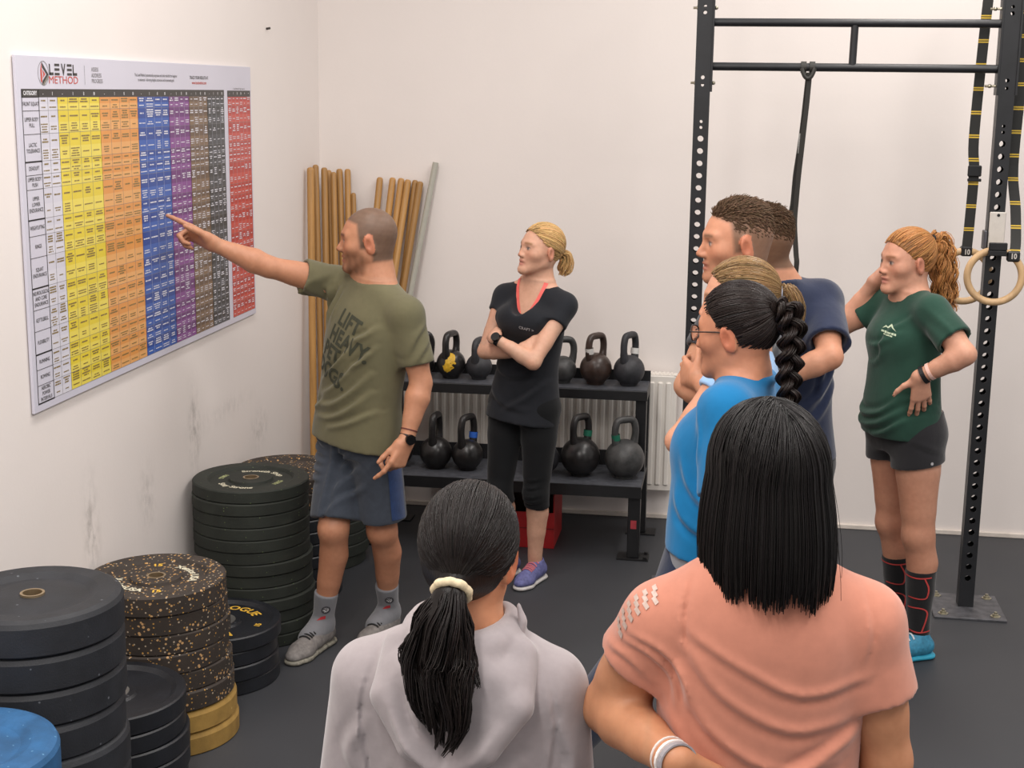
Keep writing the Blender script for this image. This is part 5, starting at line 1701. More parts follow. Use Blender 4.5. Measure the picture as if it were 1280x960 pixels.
# ------------------------------------------------------------------ girl in the green t-shirt
def build_green_girl():
    root = person(2.79, -1.58, 'red-haired girl in dark green t-shirt and shorts standing with hand on hip')
    F, R = frame_people((-0.88, -0.47))
    pel = V3(2.738, -1.575, 0.905); nk = V3(2.722, -1.580, 1.402)
    sL = V3(2.790, -1.705, 1.350); sR = V3(2.662, -1.452, 1.352)
    eL = V3(2.895, -1.845, 1.222); wL = V3(2.752, -1.800, 1.128)
    eR = V3(2.492, -1.42, 1.238); wR = V3(2.600, -1.47, 1.420)
    hL = pel - R * 0.082 + V3(0, 0, -0.03); hR = pel + R * 0.082 + V3(0, 0, -0.03)
    kL = V3(2.805, -1.660, 0.490); aL = V3(2.832, -1.650, 0.095); kR = V3(2.722, -1.500, 0.490); aR = V3(2.778, -1.475, 0.090)
    H = Head(V3(2.702, -1.590, 1.522), (-0.90, -0.42, -0.04), (0.03, 0, 1), 0.99, False)
    b = Shape(); H.build(b)
    H.neck(b, nk, 0.050, (sR * 0.55 + nk * 0.45, sL * 0.55 + nk * 0.45))
    torso(b, pel, nk, R, [(-0.16, 0, 0, 0.13, 0.095, 0.11), (0, 0, 0, 0.165, 0.105, 0.12), (0.33, 0, 0.0, 0.130, 0.10, 0.09), (0.65, 0, 0, 0.145, 0.11, 0.09), (0.88, 0, 0, 0.138, 0.075, 0.08), (1.0, 0, 0, 0.065, 0.055, 0.055)])
    arm(b, sR, eR, wR, 0.98); arm(b, sL, eL, wL, 1.02)
    hand(b, wR, (0.62, 0.25, 0.60), (0.5, -0.7, -0.1), 'R', [(0.3, 0.4, 0.2)] * 4, 0.92, 0.05)
    hand(b, wL, (0.12, 0.22, -0.93), (-0.1, 0.95, 0.2), 'L', [(0.15, 0.25, 0.15), (0.2, 0.3, 0.2), (0.25, 0.35, 0.2), (0.3, 0.4, 0.2)], 0.95, 0.18, (0.35, 0.9, 0.05))
    leg(b, hR, kR, aR, -F, 1.04); leg(b, hL, kL, aL, -F, 1.06)
    skin = np.array(srgb(208, 154, 128))
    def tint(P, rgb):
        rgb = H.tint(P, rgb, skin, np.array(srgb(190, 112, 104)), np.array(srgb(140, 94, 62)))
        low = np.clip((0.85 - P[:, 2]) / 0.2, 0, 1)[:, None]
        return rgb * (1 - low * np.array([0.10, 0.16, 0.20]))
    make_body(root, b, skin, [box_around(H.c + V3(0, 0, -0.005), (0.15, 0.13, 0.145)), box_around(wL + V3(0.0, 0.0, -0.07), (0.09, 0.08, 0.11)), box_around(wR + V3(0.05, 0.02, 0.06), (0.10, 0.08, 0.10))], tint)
    M_gr = cloth('dark green cotton', srgb(36, 68, 56), var=0.12, sheen=0.2)
    def bust(t, A, R2, F2, Ln): t.ell(pel + A * 0.33 + F2 * 0.085, (0.115, 0.058, 0.075), (R2, F2, A), 0.05)
    top, A, R2, F2, Ln = tee(root, pel, nk, R, [(-0.07, 0, 0.01, 0.168, 0.140, 0.122), (0.06, 0, 0.01, 0.172, 0.148, 0.115), (0.30, 0, 0.0, 0.158, 0.140, 0.095), (0.60, 0, 0, 0.152, 0.126, 0.092), (0.84, 0, 0, 0.150, 0.090, 0.090), (0.95, 0, 0, 0.10, 0.065, 0.07), (1.02, 0, 0, 0.07, 0.055, 0.06)],
        [(sR, eR, 0.125, 0.058, 0.062, 0.05), (sL, eL, 0.150, 0.060, 0.070, 0.05)], (nk + V3(-0.004, -0.004, 0.004), H.L(0, -0.02, -0.03), 0.0545, 0.070), M_gr,
        [(pel, -R, (0, 0, 1), V3(-0.5, -0.85, 0), [(Q((0.12, 0.12), (0.05, 0.06), (-0.05, 0.04), (-0.12, 0.06)), 0.012, 0.012), (Q((0.14, 0.085), (0.05, 0.02), (-0.06, 0.0), (-0.13, 0.015)), 0.012, 0.012), (Q((0.15, 0.05), (0.08, -0.01), (0.0, -0.035)), 0.010, 0.012),
            (Q((0.06, 0.30), (0.0, 0.24), (-0.08, 0.22)), 0.012, 0.007), (Q((0.10, 0.36), (0.02, 0.31), (-0.06, 0.30)), 0.010, 0.007), (Q((0.11, 0.42), (0.05, 0.35), (0.03, 0.27)), 0.010, 0.007)]),
         (sL, -F, (0, 0, 1), -R, [(Q((-0.05, 0.02), (-0.03, -0.03), (-0.02, -0.07)), 0.010, 0.006)])], extra=bust, collar=0.058)
    M_lp = mat('pale green print', srgb(186, 200, 172), 0.7)
    O = pel + A * 0.375 + F2 * 0.12 - R2 * 0.055
    dr = nrm(V3(0.35, 0.94, -0.05)); ux = nrm(np.cross(dr, (0, 0, 1))); tilt_ = ux * 0.97 - V3(0, 0, 0.16)
    mt = (np.array([(-0.030, -0.002, 0), (-0.016, 0.012, 0), (-0.008, 0.008, 0), (0.006, 0.022, 0), (0.030, 0.0, 0), (0.006, 0.012, 0), (-0.006, 0.002, 0), (-0.014, 0.006, 0)]), [(0, 1, 2, 7), (2, 3, 5, 6), (3, 4, 5), (2, 6, 7)])
    project_print('chest_print', mt, top, O, tilt_, (0, 0, 1), dr, M_lp, top)
    for row, (zz, hh, segs) in enumerate(((-0.011, 0.0036, ((-0.032, -0.020), (-0.018, -0.006), (-0.004, 0.010), (0.012, 0.022), (0.024, 0.032))), (-0.020, 0.0024, ((-0.020, -0.010), (-0.008, 0.006), (0.008, 0.018))))):
        for (x0, x1) in segs:
            project_print('chest_print', (np.array([(x0, -hh, 0), (x1, -hh, 0), (x1, hh, 0), (x0, hh, 0)]), [(0, 1, 2, 3)]), top, O + V3(0, 0, zz), tilt_, (0, 0, 1), dr, M_lp, top)
    s = Shape()
    torso(s, pel, nk, R, [(-0.20, 0, 0, 0.14, 0.10, 0.12), (-0.06, 0, 0, 0.176, 0.116, 0.135), (0.12, 0, 0, 0.160, 0.11, 0.115)], 0.02)
    for hp, kn in ((hR, kR), (hL, kL)):
        d_ = nrm(kn - hp)
        s.chain([(hp, 0.098), (hp + d_ * 0.14, 0.100)], 0.025); s.cutball(hp + d_ * 0.112, d_ + V3(0.12, 0, 0), hp + d_ * 0.18, 0.135)
        s.cone(hp + d_ * 0.105, hp + d_ * 0.17, 0.082, 0.086, 0.004, kind='s')
    s.folds2d(hL, -F, (0, 0, 1), -R, [(Q((-0.08, 0.0), (-0.01, -0.03), (0.06, -0.05)), 0.010, 0.005)])
    sho = to_obj('shorts', [relax(*s.mesh(0.0055), 2)], cloth('black running shorts', srgb(38, 37, 40), var=0.12), root)
    dsc = (np.array([(0.006 * math.cos(a), 0.006 * math.sin(a), 0) for a in np.linspace(0, 6.283, 13)[:-1]]), [tuple(range(12))])
    project_print('shorts_emblem', dsc, sho, hL + V3(0.05, -0.1, -0.085), -F, (0, 0, 1), R, mat('silver emblem', srgb(168, 166, 168), 0.5), sho)
    # calf sleeves with red seams
    M_cs = cloth('black knit calf sleeve', srgb(24, 23, 25), weave=1500); M_rl = mat('coral red seam', srgb(196, 66, 62), 0.6)
    for kn, an in ((kL, aL), (kR, aR)):
        d_ = nrm(kn - an); c = Shape()
        P = lambda t_: an + (kn - an) * t_
        c.chain([(P(-0.02), 0.0435), (P(0.18), 0.045), (P(0.45) - F * 0.008, 0.054), (P(0.70) - F * 0.012, 0.060)], 0.02)
        c.cutball(P(0.655), d_, P(0.76), 0.09); c.cutball(P(0.0), -d_, P(-0.08), 0.08)
        so = to_obj('calf_sleeve', [relax(*c.mesh(0.0045), 1)], M_cs, root)
        fd = V3(-0.25, -0.97, 0); ux_ = V3(0.97, -0.25, 0)
        def line(pts, w=0.0026):
            pts = catmull([np.array(p_) for p_ in pts], 4); v, f = [], []
            for i, p_ in enumerate(pts):
                t_ = nrm(pts[min(i + 1, len(pts) - 1)] - pts[max(i - 1, 0)]); n_ = np.array([-t_[1], t_[0]])
                v += [(*(p_ + n_ * w), 0), (*(p_ - n_ * w), 0)]
            f = [(2 * i, 2 * i + 1, 2 * i + 3, 2 * i + 2) for i in range(len(pts) - 1)]
            return np.array(v), f
        O = P(0.33) - fd * 0.0
        for ln in ([(-0.052, 0.112), (0.0, 0.108), (0.052, 0.112)], [(0.030, 0.108), (0.042, 0.07), (0.036, 0.034), (0.018, 0.026), (-0.032, 0.028)], [(-0.034, -0.014), (0.016, -0.013), (0.035, -0.028), (0.032, -0.06), (0.016, -0.112)], [(-0.040, -0.104), (0.0, -0.112), (0.042, -0.108)]):
            project_print('seam_line', line(ln), so, O, ux_, d_, fd * -1, M_rl, so, 0.0015)
    M_sh = mat('teal shoe mesh', srgb(52, 130, 162), 0.6, var=0.25, nscale=70, bump=0.3, bscale=500); M_so = mat('cyan shoe sole', srgb(46, 156, 186), 0.5); M_la = mat('white shoe detail', srgb(210, 216, 220), 0.6)
    shoe(root, (2.892, -1.640), (2.650, -1.755), aL, 0.95, M_sh, M_so, M_la); shoe(root, (2.838, -1.462), (2.598, -1.570), aR, 0.95, M_sh, M_so, M_la)
    dW = nrm(wL - eL)
    w_ = ribbon_band(root, 'watch_strap', wL - dW * 0.016, dW, 0.031, 0.016, mat('black watch rubber', srgb(22, 22, 24), 0.5), 0.003)
    ribbon_band(root, 'bracelet', wL - dW * 0.040, dW, 0.0305, 0.012, mat('pale pink band', srgb(228, 186, 172), 0.6), 0.002)
    # curly ginger ponytail
    hb = np.array(srgb(178, 124, 74))
    keep = lambda p: ((p[:, 1] - 0.074) * 0.743 + (p[:, 2] - 0.070) * -0.669 < 0) & (p[:, 2] > -0.080)
    tie = V3(0, -0.095, 0.075)
    ax = (H.R, H.F, H.U); cap = Shape(); cap.ell(H.L(*HC), HR * H.sc * 1.0, ax, 0)
    cap.cut(H.L(0, 0.072, 0.068), nrm(H.F * 0.743 - H.U * 0.669), k=0.01); cap.cut(H.L(0, 0, -0.078), -H.U)
    for sgn in (-1, 1): cap.ell(H.L(sgn * 0.09, -0.008, -0.020), np.array([0.03, 0.030, 0.036]) * H.sc, ax, 0.006, 's')
    cv, cf = relax(*cap.mesh(0.004), 1)
    st = pulled_back(H, tie, keep, 1100, 13, 1.02)
    q = H.loc(st.reshape(-1, 3)); bad = ((np.abs(q[:, 0]) > 0.068) & (np.abs(q[:, 1] + 0.008) < 0.022) & (np.abs(q[:, 2] + 0.018) < 0.028)).reshape(st.shape[:2]).any(1)
    st = st[~bad]
    T = [H.L(*tie), H.L(0.0, -0.128, 0.075), H.L(-0.004, -0.148, 0.025), H.L(-0.01, -0.152, -0.05), H.L(-0.01, -0.162, -0.13), H.L(-0.01, -0.172, -0.20), H.L(-0.01, -0.178, -0.26)]
    tl = tail(T, [0.012, 0.034, 0.042, 0.046, 0.042, 0.034, 0.014], 720, 15, 24, 0.0085, 0.075, shorten=0.45, clumps=44)
    sv, sf = strands(st, 0.0017, 0.0015, 1); tv, tf = strands(tl, 0.0017, 0.0010, 2)
    tinted([((cv, cf), flat_cols(cv, hb * 0.6)), ((sv, sf), strand_cols(len(st), 9, hb, 0.18, 3)), ((tv, tf), strand_cols(len(tl), 24, hb, 0.24, 4))], 'hair', M_hair, root)
    tpos = H.L(*tie)
    ribbon_band(root, 'hair_tie', tpos + (H.L(0, -0.128, 0.075) - tpos) * 0.3, H.L(0, -0.128, 0.075) - tpos, 0.014, 0.010, mat('black hair tie', srgb(24, 22, 22), 0.8), 0.004)
    return root

# ------------------------------------------------------------------ two men and two women standing together in the middle
def simple_legs(root, pel, nk, R, F, feet, m_tr, m_sh, m_so, w=1.0, hem=0.06):
    s = Shape()
    torso(s, pel, nk, R, [(-0.18, 0, 0, 0.14 * w, 0.10 * w, 0.11 * w), (-0.04, 0, 0, 0.172 * w, 0.112 * w, 0.122 * w), (0.14, 0, 0, 0.158 * w, 0.105 * w, 0.108 * w)], 0.02)
    for sg, (ax_, ay_, kx, ky) in zip((1, -1), feet):
        hp = pel + R * 0.085 * sg * w + V3(0, 0, -0.03); kn = V3(kx, ky, 0.49); an = V3(ax_, ay_, 0.09)
        mid = lambda a_, b_, t_: a_ + (b_ - a_) * t_
        s.chain([(hp, 0.094 * w), (mid(hp, kn, 0.4), 0.084 * w), (kn, 0.062 * w), (mid(kn, an, 0.35) - F * 0.012, 0.062 * w), (mid(kn, an, 0.9), 0.044 * w)], 0.025)
        d_ = V3(F[0], F[1], 0)
        shoe(root, an[:2] - d_[:2] * 0.075, an[:2] + d_[:2] * 0.195, an, 0.95 * w, m_sh, m_so, laces=False)
    return to_obj('trousers', [relax(*s.mesh(0.009), 1)], m_tr, root)

M_dsh = mat('dark trainer', srgb(44, 44, 48), 0.7, var=0.2); M_dso = mat('off white trainer sole', srgb(190, 186, 180), 0.6)

def short_hair(H, base, seed, root, fade=True, n=2600, lift=0.012):
    """cropped hair as short strands lying back over the skull"""
    rs = np.random.RandomState(seed)
    def keep(p):
        hl = H.hairline(p)
        side = np.clip((p[:, 2] - 0.015) / 0.05, 0, 1)
        return (hl > 0.004) & (rs.rand(len(p)) < side ** 0.7) & ~((np.abs(p[:, 0]) > 0.06) & (np.abs(p[:, 1] + 0.012) < 0.032) & (p[:, 2] < 0.030))
    d = scalp_dirs(n, keep, seed)
    p = HC + d * HR * np.array([0.942, 0.942, 0.955])
    flow = V3(0, -1.0, 0.0)
    top = np.clip((p[:, 2] - 0.035) / 0.06, 0, 1)[:, None]
    nv = d / HR; nv /= np.linalg.norm(nv, axis=1, keepdims=True)
    dr = flow - nv * (nv @ flow)[:, None] + V3(0, 0, -0.8) * (1 - top)
    dr = dr + nv * (0.10 + 0.25 * top) + rs.normal(size=dr.shape) * 0.18
    dr /= np.linalg.norm(dr, axis=1, keepdims=True)
    ln = 0.006 + top * (lift + 0.006 * rs.rand(n, 1))
    P = np.stack([p + dr * ln * t + nv * (0.001 + 0.004 * top) * math.sin(t * 2.6) for t in np.linspace(0, 1, 4)], 1)
    W = H.c + H.sc * (P[..., 0:1] * H.R + P[..., 1:2] * H.F + P[..., 2:3] * H.U)
    sv, sf = strands(W, 0.0017, 0.0009, seed)
    return tinted([((sv, sf), strand_cols(n, 4, base, 0.16, seed))], 'hair', M_hairm, root)

def build_profile_man():
    root = person(2.11, -2.75, 'short-haired man in profile standing nearest the left post with folded arms')
    F, R = frame_people((-0.95, -0.25))
    pel = V3(2.13, -2.745, 0.955); nk = V3(2.098, -2.748, 1.535)
    sL = V3(2.140, -2.915, 1.480); sR = V3(2.055, -2.575, 1.480)
    eR = V3(1.942, -2.690, 1.238); wR = V3(2.04, -2.900, 1.235); eL = V3(2.055, -2.965, 1.250); wL = V3(1.975, -2.835, 1.290)
    H = Head(V3(2.072, -2.762, 1.694), (-0.97, -0.22, -0.05), (0, 0, 1), 1.02)
    b = Shape(); H.build(b); H.neck(b, nk, 0.060, (sR * 0.6 + nk * 0.4, sL * 0.6 + nk * 0.4))
    torso(b, pel, nk, R, [(-0.1, 0, 0, 0.14, 0.1, 0.1), (0.3, 0, 0, 0.15, 0.1, 0.09), (0.6, 0, 0, 0.165, 0.11, 0.095), (0.86, 0, 0, 0.155, 0.085, 0.085), (1.0, 0, 0, 0.07, 0.06, 0.06)])
    arm(b, sR, eR, wR, 1.06, 1.05); arm(b, sL, eL, wL, 1.06, 1.05)
    hand(b, wL, (-0.42, 0.80, 0.05), (0.75, 0.45, -0.1), 'L', [(0.35, 0.5, 0.3)] * 4, 1.0, 0.06)
    hand(b, wR, (0.2, -0.9, 0.3), (0.5, 0.3, 0.3), 'R', [(0.4, 0.5, 0.3)] * 4, 1.0, 0.04)
    skin = np.array(srgb(200, 142, 112)); hc = np.array(srgb(98, 76, 58))
    tint = lambda P, rgb: H.tint(P, rgb, skin, np.array(srgb(178, 104, 92)), np.array(srgb(112, 82, 60)), np.array(srgb(176, 124, 96)), (np.array(srgb(122, 96, 78)), 0.85))
    make_body(root, b, skin, [box_around(H.c + V3(0, 0, -0.005), (0.15, 0.12, 0.145)), box_around(wL + V3(0.0, 0.07, 0.02), (0.08, 0.10, 0.09))], tint)
    tee(root, pel, nk, R, [(-0.12, 0, 0, 0.176, 0.125, 0.125), (0.25, 0, 0, 0.165, 0.122, 0.108), (0.55, 0, 0, 0.178, 0.128, 0.108), (0.80, 0, 0, 0.176, 0.108, 0.10), (0.94, 0, 0, 0.13, 0.08, 0.085), (1.02, 0, 0, 0.072, 0.062, 0.066)],
        [(sR, eR, 0.17, 0.066, 0.066, 0.05), (sL, eL, 0.17, 0.066, 0.066, 0.05)], (nk, H.L(0, -0.02, -0.03), 0.0635, 0.08), cloth('charcoal cotton', srgb(52, 54, 60)), h=0.007, collar=0.066)
    simple_legs(root, pel, nk, R, F, [(2.10, -2.65, 2.09, -2.66), (2.13, -2.86, 2.11, -2.86)], cloth('dark trouser cloth', srgb(40, 42, 48)), M_dsh, M_dso)
    short_hair(H, hc, 21, root)
    return root

def build_navy_man():
    root = person(2.24, -2.42, 'man in navy t-shirt seen from behind with one arm bent back')
    F, R = frame_people((-0.35, 0.94))
    pel = V3(2.253, -2.345, 0.940); nk = V3(2.208, -2.345, 1.514)
    sR = V3(2.353, -2.292, 1.456); sL = V3(2.058, -2.400, 1.456); eR = V3(2.380, -2.505, 1.312); wR = V3(2.193, -2.542, 1.226)
    eL = V3(2.03, -2.38, 1.18); wL = V3(2.03, -2.33, 0.95)
    H = Head(V3(2.154, -2.345, 1.649), (-0.85, 0.52, 0), (0, 0, 1), 1.0)
    b = Shape(); H.build(b); H.neck(b, nk, 0.058, (sR * 0.6 + nk * 0.4, sL * 0.6 + nk * 0.4))
    torso(b, pel, nk, R, [(-0.1, 0, 0, 0.14, 0.1, 0.1), (0.3, 0, 0, 0.15, 0.1, 0.09), (0.6, 0, 0, 0.165, 0.11, 0.095), (0.86, 0, 0, 0.155, 0.085, 0.085), (1.0, 0, 0, 0.07, 0.06, 0.06)])
    arm(b, sR, eR, wR, 1.02); arm(b, sL, eL, wL, 1.02)
    hand(b, wR, (-0.9, 0.1, -0.2), (0.1, 0.9, 0.1), 'R', [(0.3, 0.4, 0.3)] * 4, 1.0, 0.06); hand(b, wL, (0, 0.1, -1), (0.9, 0.2, 0), 'L', [(0.3, 0.4, 0.3)] * 4, 1.0, 0.06)
    skin = np.array(srgb(204, 146, 116))
    tint = lambda P, rgb: H.tint(P, rgb, skin, np.array(srgb(178, 104, 92)), np.array(srgb(96, 70, 50)), None, (np.array(srgb(96, 74, 56)), 0.85))
    make_body(root, b, skin, [box_around(H.c + V3(0, 0, -0.005), (0.14, 0.14, 0.145))], tint)
    tee(root, pel, nk, R, [(-0.02, 0, 0, 0.182, 0.128, 0.128), (0.25, 0, 0, 0.172, 0.124, 0.112), (0.55, 0, 0, 0.182, 0.128, 0.114), (0.80, 0, 0, 0.178, 0.108, 0.108), (0.94, 0, 0, 0.13, 0.08, 0.088), (1.02, 0, 0, 0.072, 0.062, 0.066)],
        [(sR, eR, 0.20, 0.070, 0.072, 0.05), (sL, eL, 0.19, 0.068, 0.068, 0.05)], (nk + V3(0, 0, 0.008), H.L(0, -0.02, -0.03), 0.060, 0.075), cloth('navy cotton', srgb(34, 42, 66), var=0.14),
        [(pel, R, (0, 0, 1), -F, [(Q((0.15, 0.42), (0.10, 0.33), (0.08, 0.22)), 0.012, 0.010), (Q((0.17, 0.36), (0.10, 0.25), (0.02, 0.18)), 0.012, 0.010), (Q((0.16, 0.26), (0.08, 0.16), (-0.02, 0.10)), 0.012, 0.009)])], h=0.006, collar=0.064)
    simple_legs(root, pel, nk, R, F, [(2.34, -2.31, 2.335, -2.31), (2.17, -2.37, 2.175, -2.37)], cloth('black trouser cloth', srgb(26, 27, 31)), M_dsh, M_dso)
    short_hair(H, np.array(srgb(88, 66, 48)), 23, root, lift=0.016)
    return root

def build_light_blue_woman():
    root = person(2.11, -3.10, 'light brown haired woman in pale blue top half hidden by the woman with the braid')
    F, R = frame_people((-1.0, -0.12))
    pel = V3(2.12, -3.10, 0.92); nk = V3(2.115, -3.10, 1.440)
    sL = V3(2.075, -3.235, 1.385); sR = V3(2.085, -2.985, 1.395); eL = V3(1.940, -3.315, 1.215); wL = V3(2.06, -3.215, 1.10); eR = V3(2.03, -3.03, 1.13); wR = V3(1.97, -3.12, 1.10)
    H = Head(V3(2.084, -3.105, 1.566), (-0.98, -0.08, -0.05), (0, 0, 1), 0.97, False)
    b = Shape(); H.build(b); H.neck(b, nk, 0.050, (sR * 0.55 + nk * 0.45, sL * 0.55 + nk * 0.45))
    torso(b, pel, nk, R, [(-0.1, 0, 0, 0.14, 0.1, 0.1), (0.33, 0, 0, 0.12, 0.085, 0.08), (0.65, 0, 0, 0.135, 0.10, 0.085), (0.88, 0, 0, 0.13, 0.07, 0.075), (1.0, 0, 0, 0.06, 0.05, 0.05)])
    arm(b, sR, eR, wR, 0.9); arm(b, sL, eL, wL, 0.92)
    hand(b, wL, (0.5, 0.6, 0.1), (-0.5, 0.5, 0), 'L', [(0.3, 0.4, 0.2)] * 4, 0.9, 0.05); hand(b, wR, (-0.4, -0.9, 0.1), (0.7, -0.2, 0), 'R', [(0.3, 0.4, 0.2)] * 4, 0.9, 0.05)
    skin = np.array(srgb(206, 150, 122))
    tint = lambda P, rgb: H.tint(P, rgb, skin, np.array(srgb(190, 112, 104)), np.array(srgb(120, 88, 60)))
    make_body(root, b, skin, [box_around(H.c + V3(0, 0, -0.005), (0.15, 0.12, 0.14))], tint)
    tee(root, pel, nk, R, [(-0.12, 0, 0, 0.182, 0.128, 0.142), (0.0, 0, 0, 0.172, 0.118, 0.132), (0.30, 0, 0, 0.142, 0.10, 0.096), (0.62, 0, 0, 0.148, 0.125, 0.092), (0.85, 0, 0, 0.140, 0.085, 0.085), (1.0, 0, 0, 0.07, 0.055, 0.06)],
        [(sR, eR, 0.11, 0.058, 0.060, 0.05), (sL, eL, 0.075, 0.058, 0.060, 0.05)], (nk, H.L(0, -0.02, -0.03), 0.056, 0.07), cloth('pale blue cotton', srgb(150, 186, 226)), h=0.006)
    simple_legs(root, pel, nk, R, F, [(2.10, -3.01, 2.09, -3.02), (2.11, -3.19, 2.10, -3.19)], cloth('dark legging cloth', srgb(34, 36, 42)), M_dsh, M_dso, 0.92)
    hb = np.array(srgb(132, 104, 70))
    keep = lambda p: ((p[:, 1] - 0.074) * 0.743 + (p[:, 2] - 0.072) * -0.669 < 0) & (p[:, 2] > -0.085)
    tie = V3(0, -0.105, 0.020)
    ax = (H.R, H.F, H.U); cap = Shape(); cap.ell(H.L(*HC), HR * H.sc, ax, 0); cap.cut(H.L(0, 0.072, 0.070), nrm(H.F * 0.743 - H.U * 0.669), k=0.01); cap.cut(H.L(0, 0, -0.078), -H.U)
    cv, cf = relax(*cap.mesh(0.004), 1)
    st = pulled_back(H, tie, keep, 1200, 33, 1.02)
    T = [H.L(*tie), H.L(0, -0.135, 0.022), H.L(0, -0.155, -0.02), H.L(0, -0.152, -0.08), H.L(0, -0.145, -0.14)]
    tl = tail(T, [0.012, 0.024, 0.028, 0.026, 0.010], 350, 35, 12, 0.002, 0.08)
    sv, sf = strands(st, 0.0016, 0.0014, 1); tv, tf = strands(tl, 0.0016, 0.0009, 2)
    tinted([((cv, cf), flat_cols(cv, hb * 0.6)), ((sv, sf), strand_cols(len(st), 9, hb, 0.18, 3)), ((tv, tf), strand_cols(len(tl), 12, hb, 0.18, 4))], 'hair', M_hair, root)
    ribbon_band(root, 'hair_tie', H.L(0, -0.113, 0.021), -H.F, 0.014, 0.012, mat('pale hair tie', srgb(190, 196, 214), 0.6), 0.005)
    return root

def build_braid_woman():
    root = person(2.06, -3.55, 'woman in bright blue t-shirt with glasses and a long dark braid')
    F, R = frame_people((-0.93, 0.28))
    pel = V3(2.022, -3.55, 0.930); nk = V3(2.105, -3.545, 1.435)
    sL = V3(2.062, -3.685, 1.380); sR = V3(2.130, -3.400, 1.380); eL = V3(2.075, -3.800, 1.120); wL = V3(2.07, -3.72, 0.92); eR = V3(2.12, -3.33, 1.13); wR = V3(2.12, -3.36, 0.92)
    H = Head(V3(2.078, -3.552, 1.556), (-0.90, 0.42, -0.10), (0, 0, 1), 0.97, False)
    b = Shape(); H.build(b); H.neck(b, nk, 0.051, (sR * 0.55 + nk * 0.45, sL * 0.55 + nk * 0.45))
    torso(b, pel, nk, R, [(-0.1, 0, 0, 0.14, 0.1, 0.1), (0.33, 0, 0, 0.12, 0.085, 0.08), (0.65, 0, 0, 0.135, 0.10, 0.085), (0.88, 0, 0, 0.13, 0.07, 0.075), (1.0, 0, 0, 0.06, 0.05, 0.05)])
    arm(b, sR, eR, wR, 0.9); arm(b, sL, eL, wL, 0.92)
    hand(b, wL, (-0.1, 0.1, -1), (0.1, 0.9, 0), 'L', [(0.3, 0.4, 0.2)] * 4, 0.9, 0.05); hand(b, wR, (-0.1, 0.1, -1), (0.1, -0.9, 0), 'R', [(0.3, 0.4, 0.2)] * 4, 0.9, 0.05)
    skin = np.array(srgb(192, 132, 102))
    tint = lambda P, rgb: H.tint(P, rgb, skin, np.array(srgb(170, 96, 88)), np.array(srgb(40, 28, 24)))
    make_body(root, b, skin, [box_around(H.c + V3(0, 0, -0.005), (0.15, 0.13, 0.14))], tint)
    M_bl = cloth('bright blue jersey', srgb(14, 106, 158), var=0.08, sheen=0.2)
    def bust(t, A, R2, F2, Ln): t.ell(pel + A * 0.33 + F2 * 0.080, (0.11, 0.058, 0.075), (R2, F2, A), 0.05)
    top, A, R2, F2, Ln = tee(root, pel, nk, R, [(0.14, 0, -0.01, 0.172, 0.112, 0.13), (0.30, 0, -0.004, 0.166, 0.118, 0.112), (0.62, 0, 0, 0.158, 0.125, 0.098), (0.85, 0, 0, 0.146, 0.090, 0.088), (0.96, 0, 0, 0.10, 0.065, 0.07), (1.04, 0, 0, 0.066, 0.056, 0.06)],
        [(sR, eR, 0.16, 0.062, 0.066, 0.05), (sL, eL, 0.20, 0.066, 0.072, 0.05)], (nk + V3(0, 0, 0.008), H.L(0, -0.02, -0.03), 0.0545, 0.07), M_bl,
        [(sL, -F, (0, 0, 1), -R, [(Q((-0.06, 0.02), (-0.045, -0.05), (-0.05, -0.12)), 0.008, 0.007), (Q((0.05, 0.02), (0.05, -0.05), (0.045, -0.13)), 0.008, 0.006), (Q((-0.12, -0.10), (-0.08, -0.18), (-0.02, -0.24)), 0.012, 0.009), (Q((-0.14, -0.18), (-0.09, -0.26), (0.0, -0.31)), 0.012, 0.009)])], h=0.005, extra=bust, collar=0.058)
    # grey layer under the hem
    g = Shape(); torso(g, pel, nk, R, [(0.07, 0, -0.01, 0.160, 0.104, 0.118), (0.16, 0, -0.01, 0.162, 0.104, 0.118), (0.30, 0, 0, 0.15, 0.11, 0.10)], 0.01)
    to_obj('under_shirt', [relax(*g.mesh(0.006), 1)], cloth('grey jersey', srgb(128, 130, 136)), root)
    simple_legs(root, pel, nk, R, F, [(2.02, -3.43, 2.00, -3.46), (1.64, -3.62, 1.70, -3.625)], cloth('navy legging knit', srgb(28, 38, 62), var=0.1), M_dsh, M_dso, 0.95)
    # hair combed back, thick braid over the back
    hb = np.array(srgb(34, 26, 24))
    keep = lambda p: ((p[:, 1] - 0.066) * 0.743 + (p[:, 2] - 0.070) * -0.669 < 0) & (p[:, 2] > -0.075)
    tie = V3(0.0, -0.115, 0.055)
    ax = (H.R, H.F, H.U); cap = Shape(); cap.ell(H.L(*HC), HR * H.sc * 1.01, ax, 0); cap.cut(H.L(0, 0.064, 0.068), nrm(H.F * 0.743 - H.U * 0.669), k=0.01); cap.cut(H.L(0, 0, -0.070), -H.U)
    for sgn in (-1, 1): cap.ell(H.L(sgn * 0.09, -0.006, -0.020), np.array([0.03, 0.030, 0.036]) * H.sc, ax, 0.006, 's')
    cv, cf = relax(*cap.mesh(0.004), 1)
    st = pulled_back(H, tie, keep, 1500, 43, 1.03)
    q = H.loc(st.reshape(-1, 3)); bad = ((np.abs(q[:, 0]) > 0.068) & (np.abs(q[:, 1] + 0.006) < 0.024) & (np.abs(q[:, 2] + 0.018) < 0.030)).reshape(st.shape[:2]).any(1)
    st = st[~bad]
    sv, sf = strands(st, 0.0016, 0.0014, 1)
    C0 = [H.L(0, -0.105, 0.060), H.L(0.0, -0.140, 0.040), H.L(-0.004, -0.150, -0.02), H.L(-0.008, -0.140, -0.085), H.L(-0.010, -0.138, -0.15), H.L(-0.012, -0.140, -0.21), H.L(-0.012, -0.140, -0.26)]
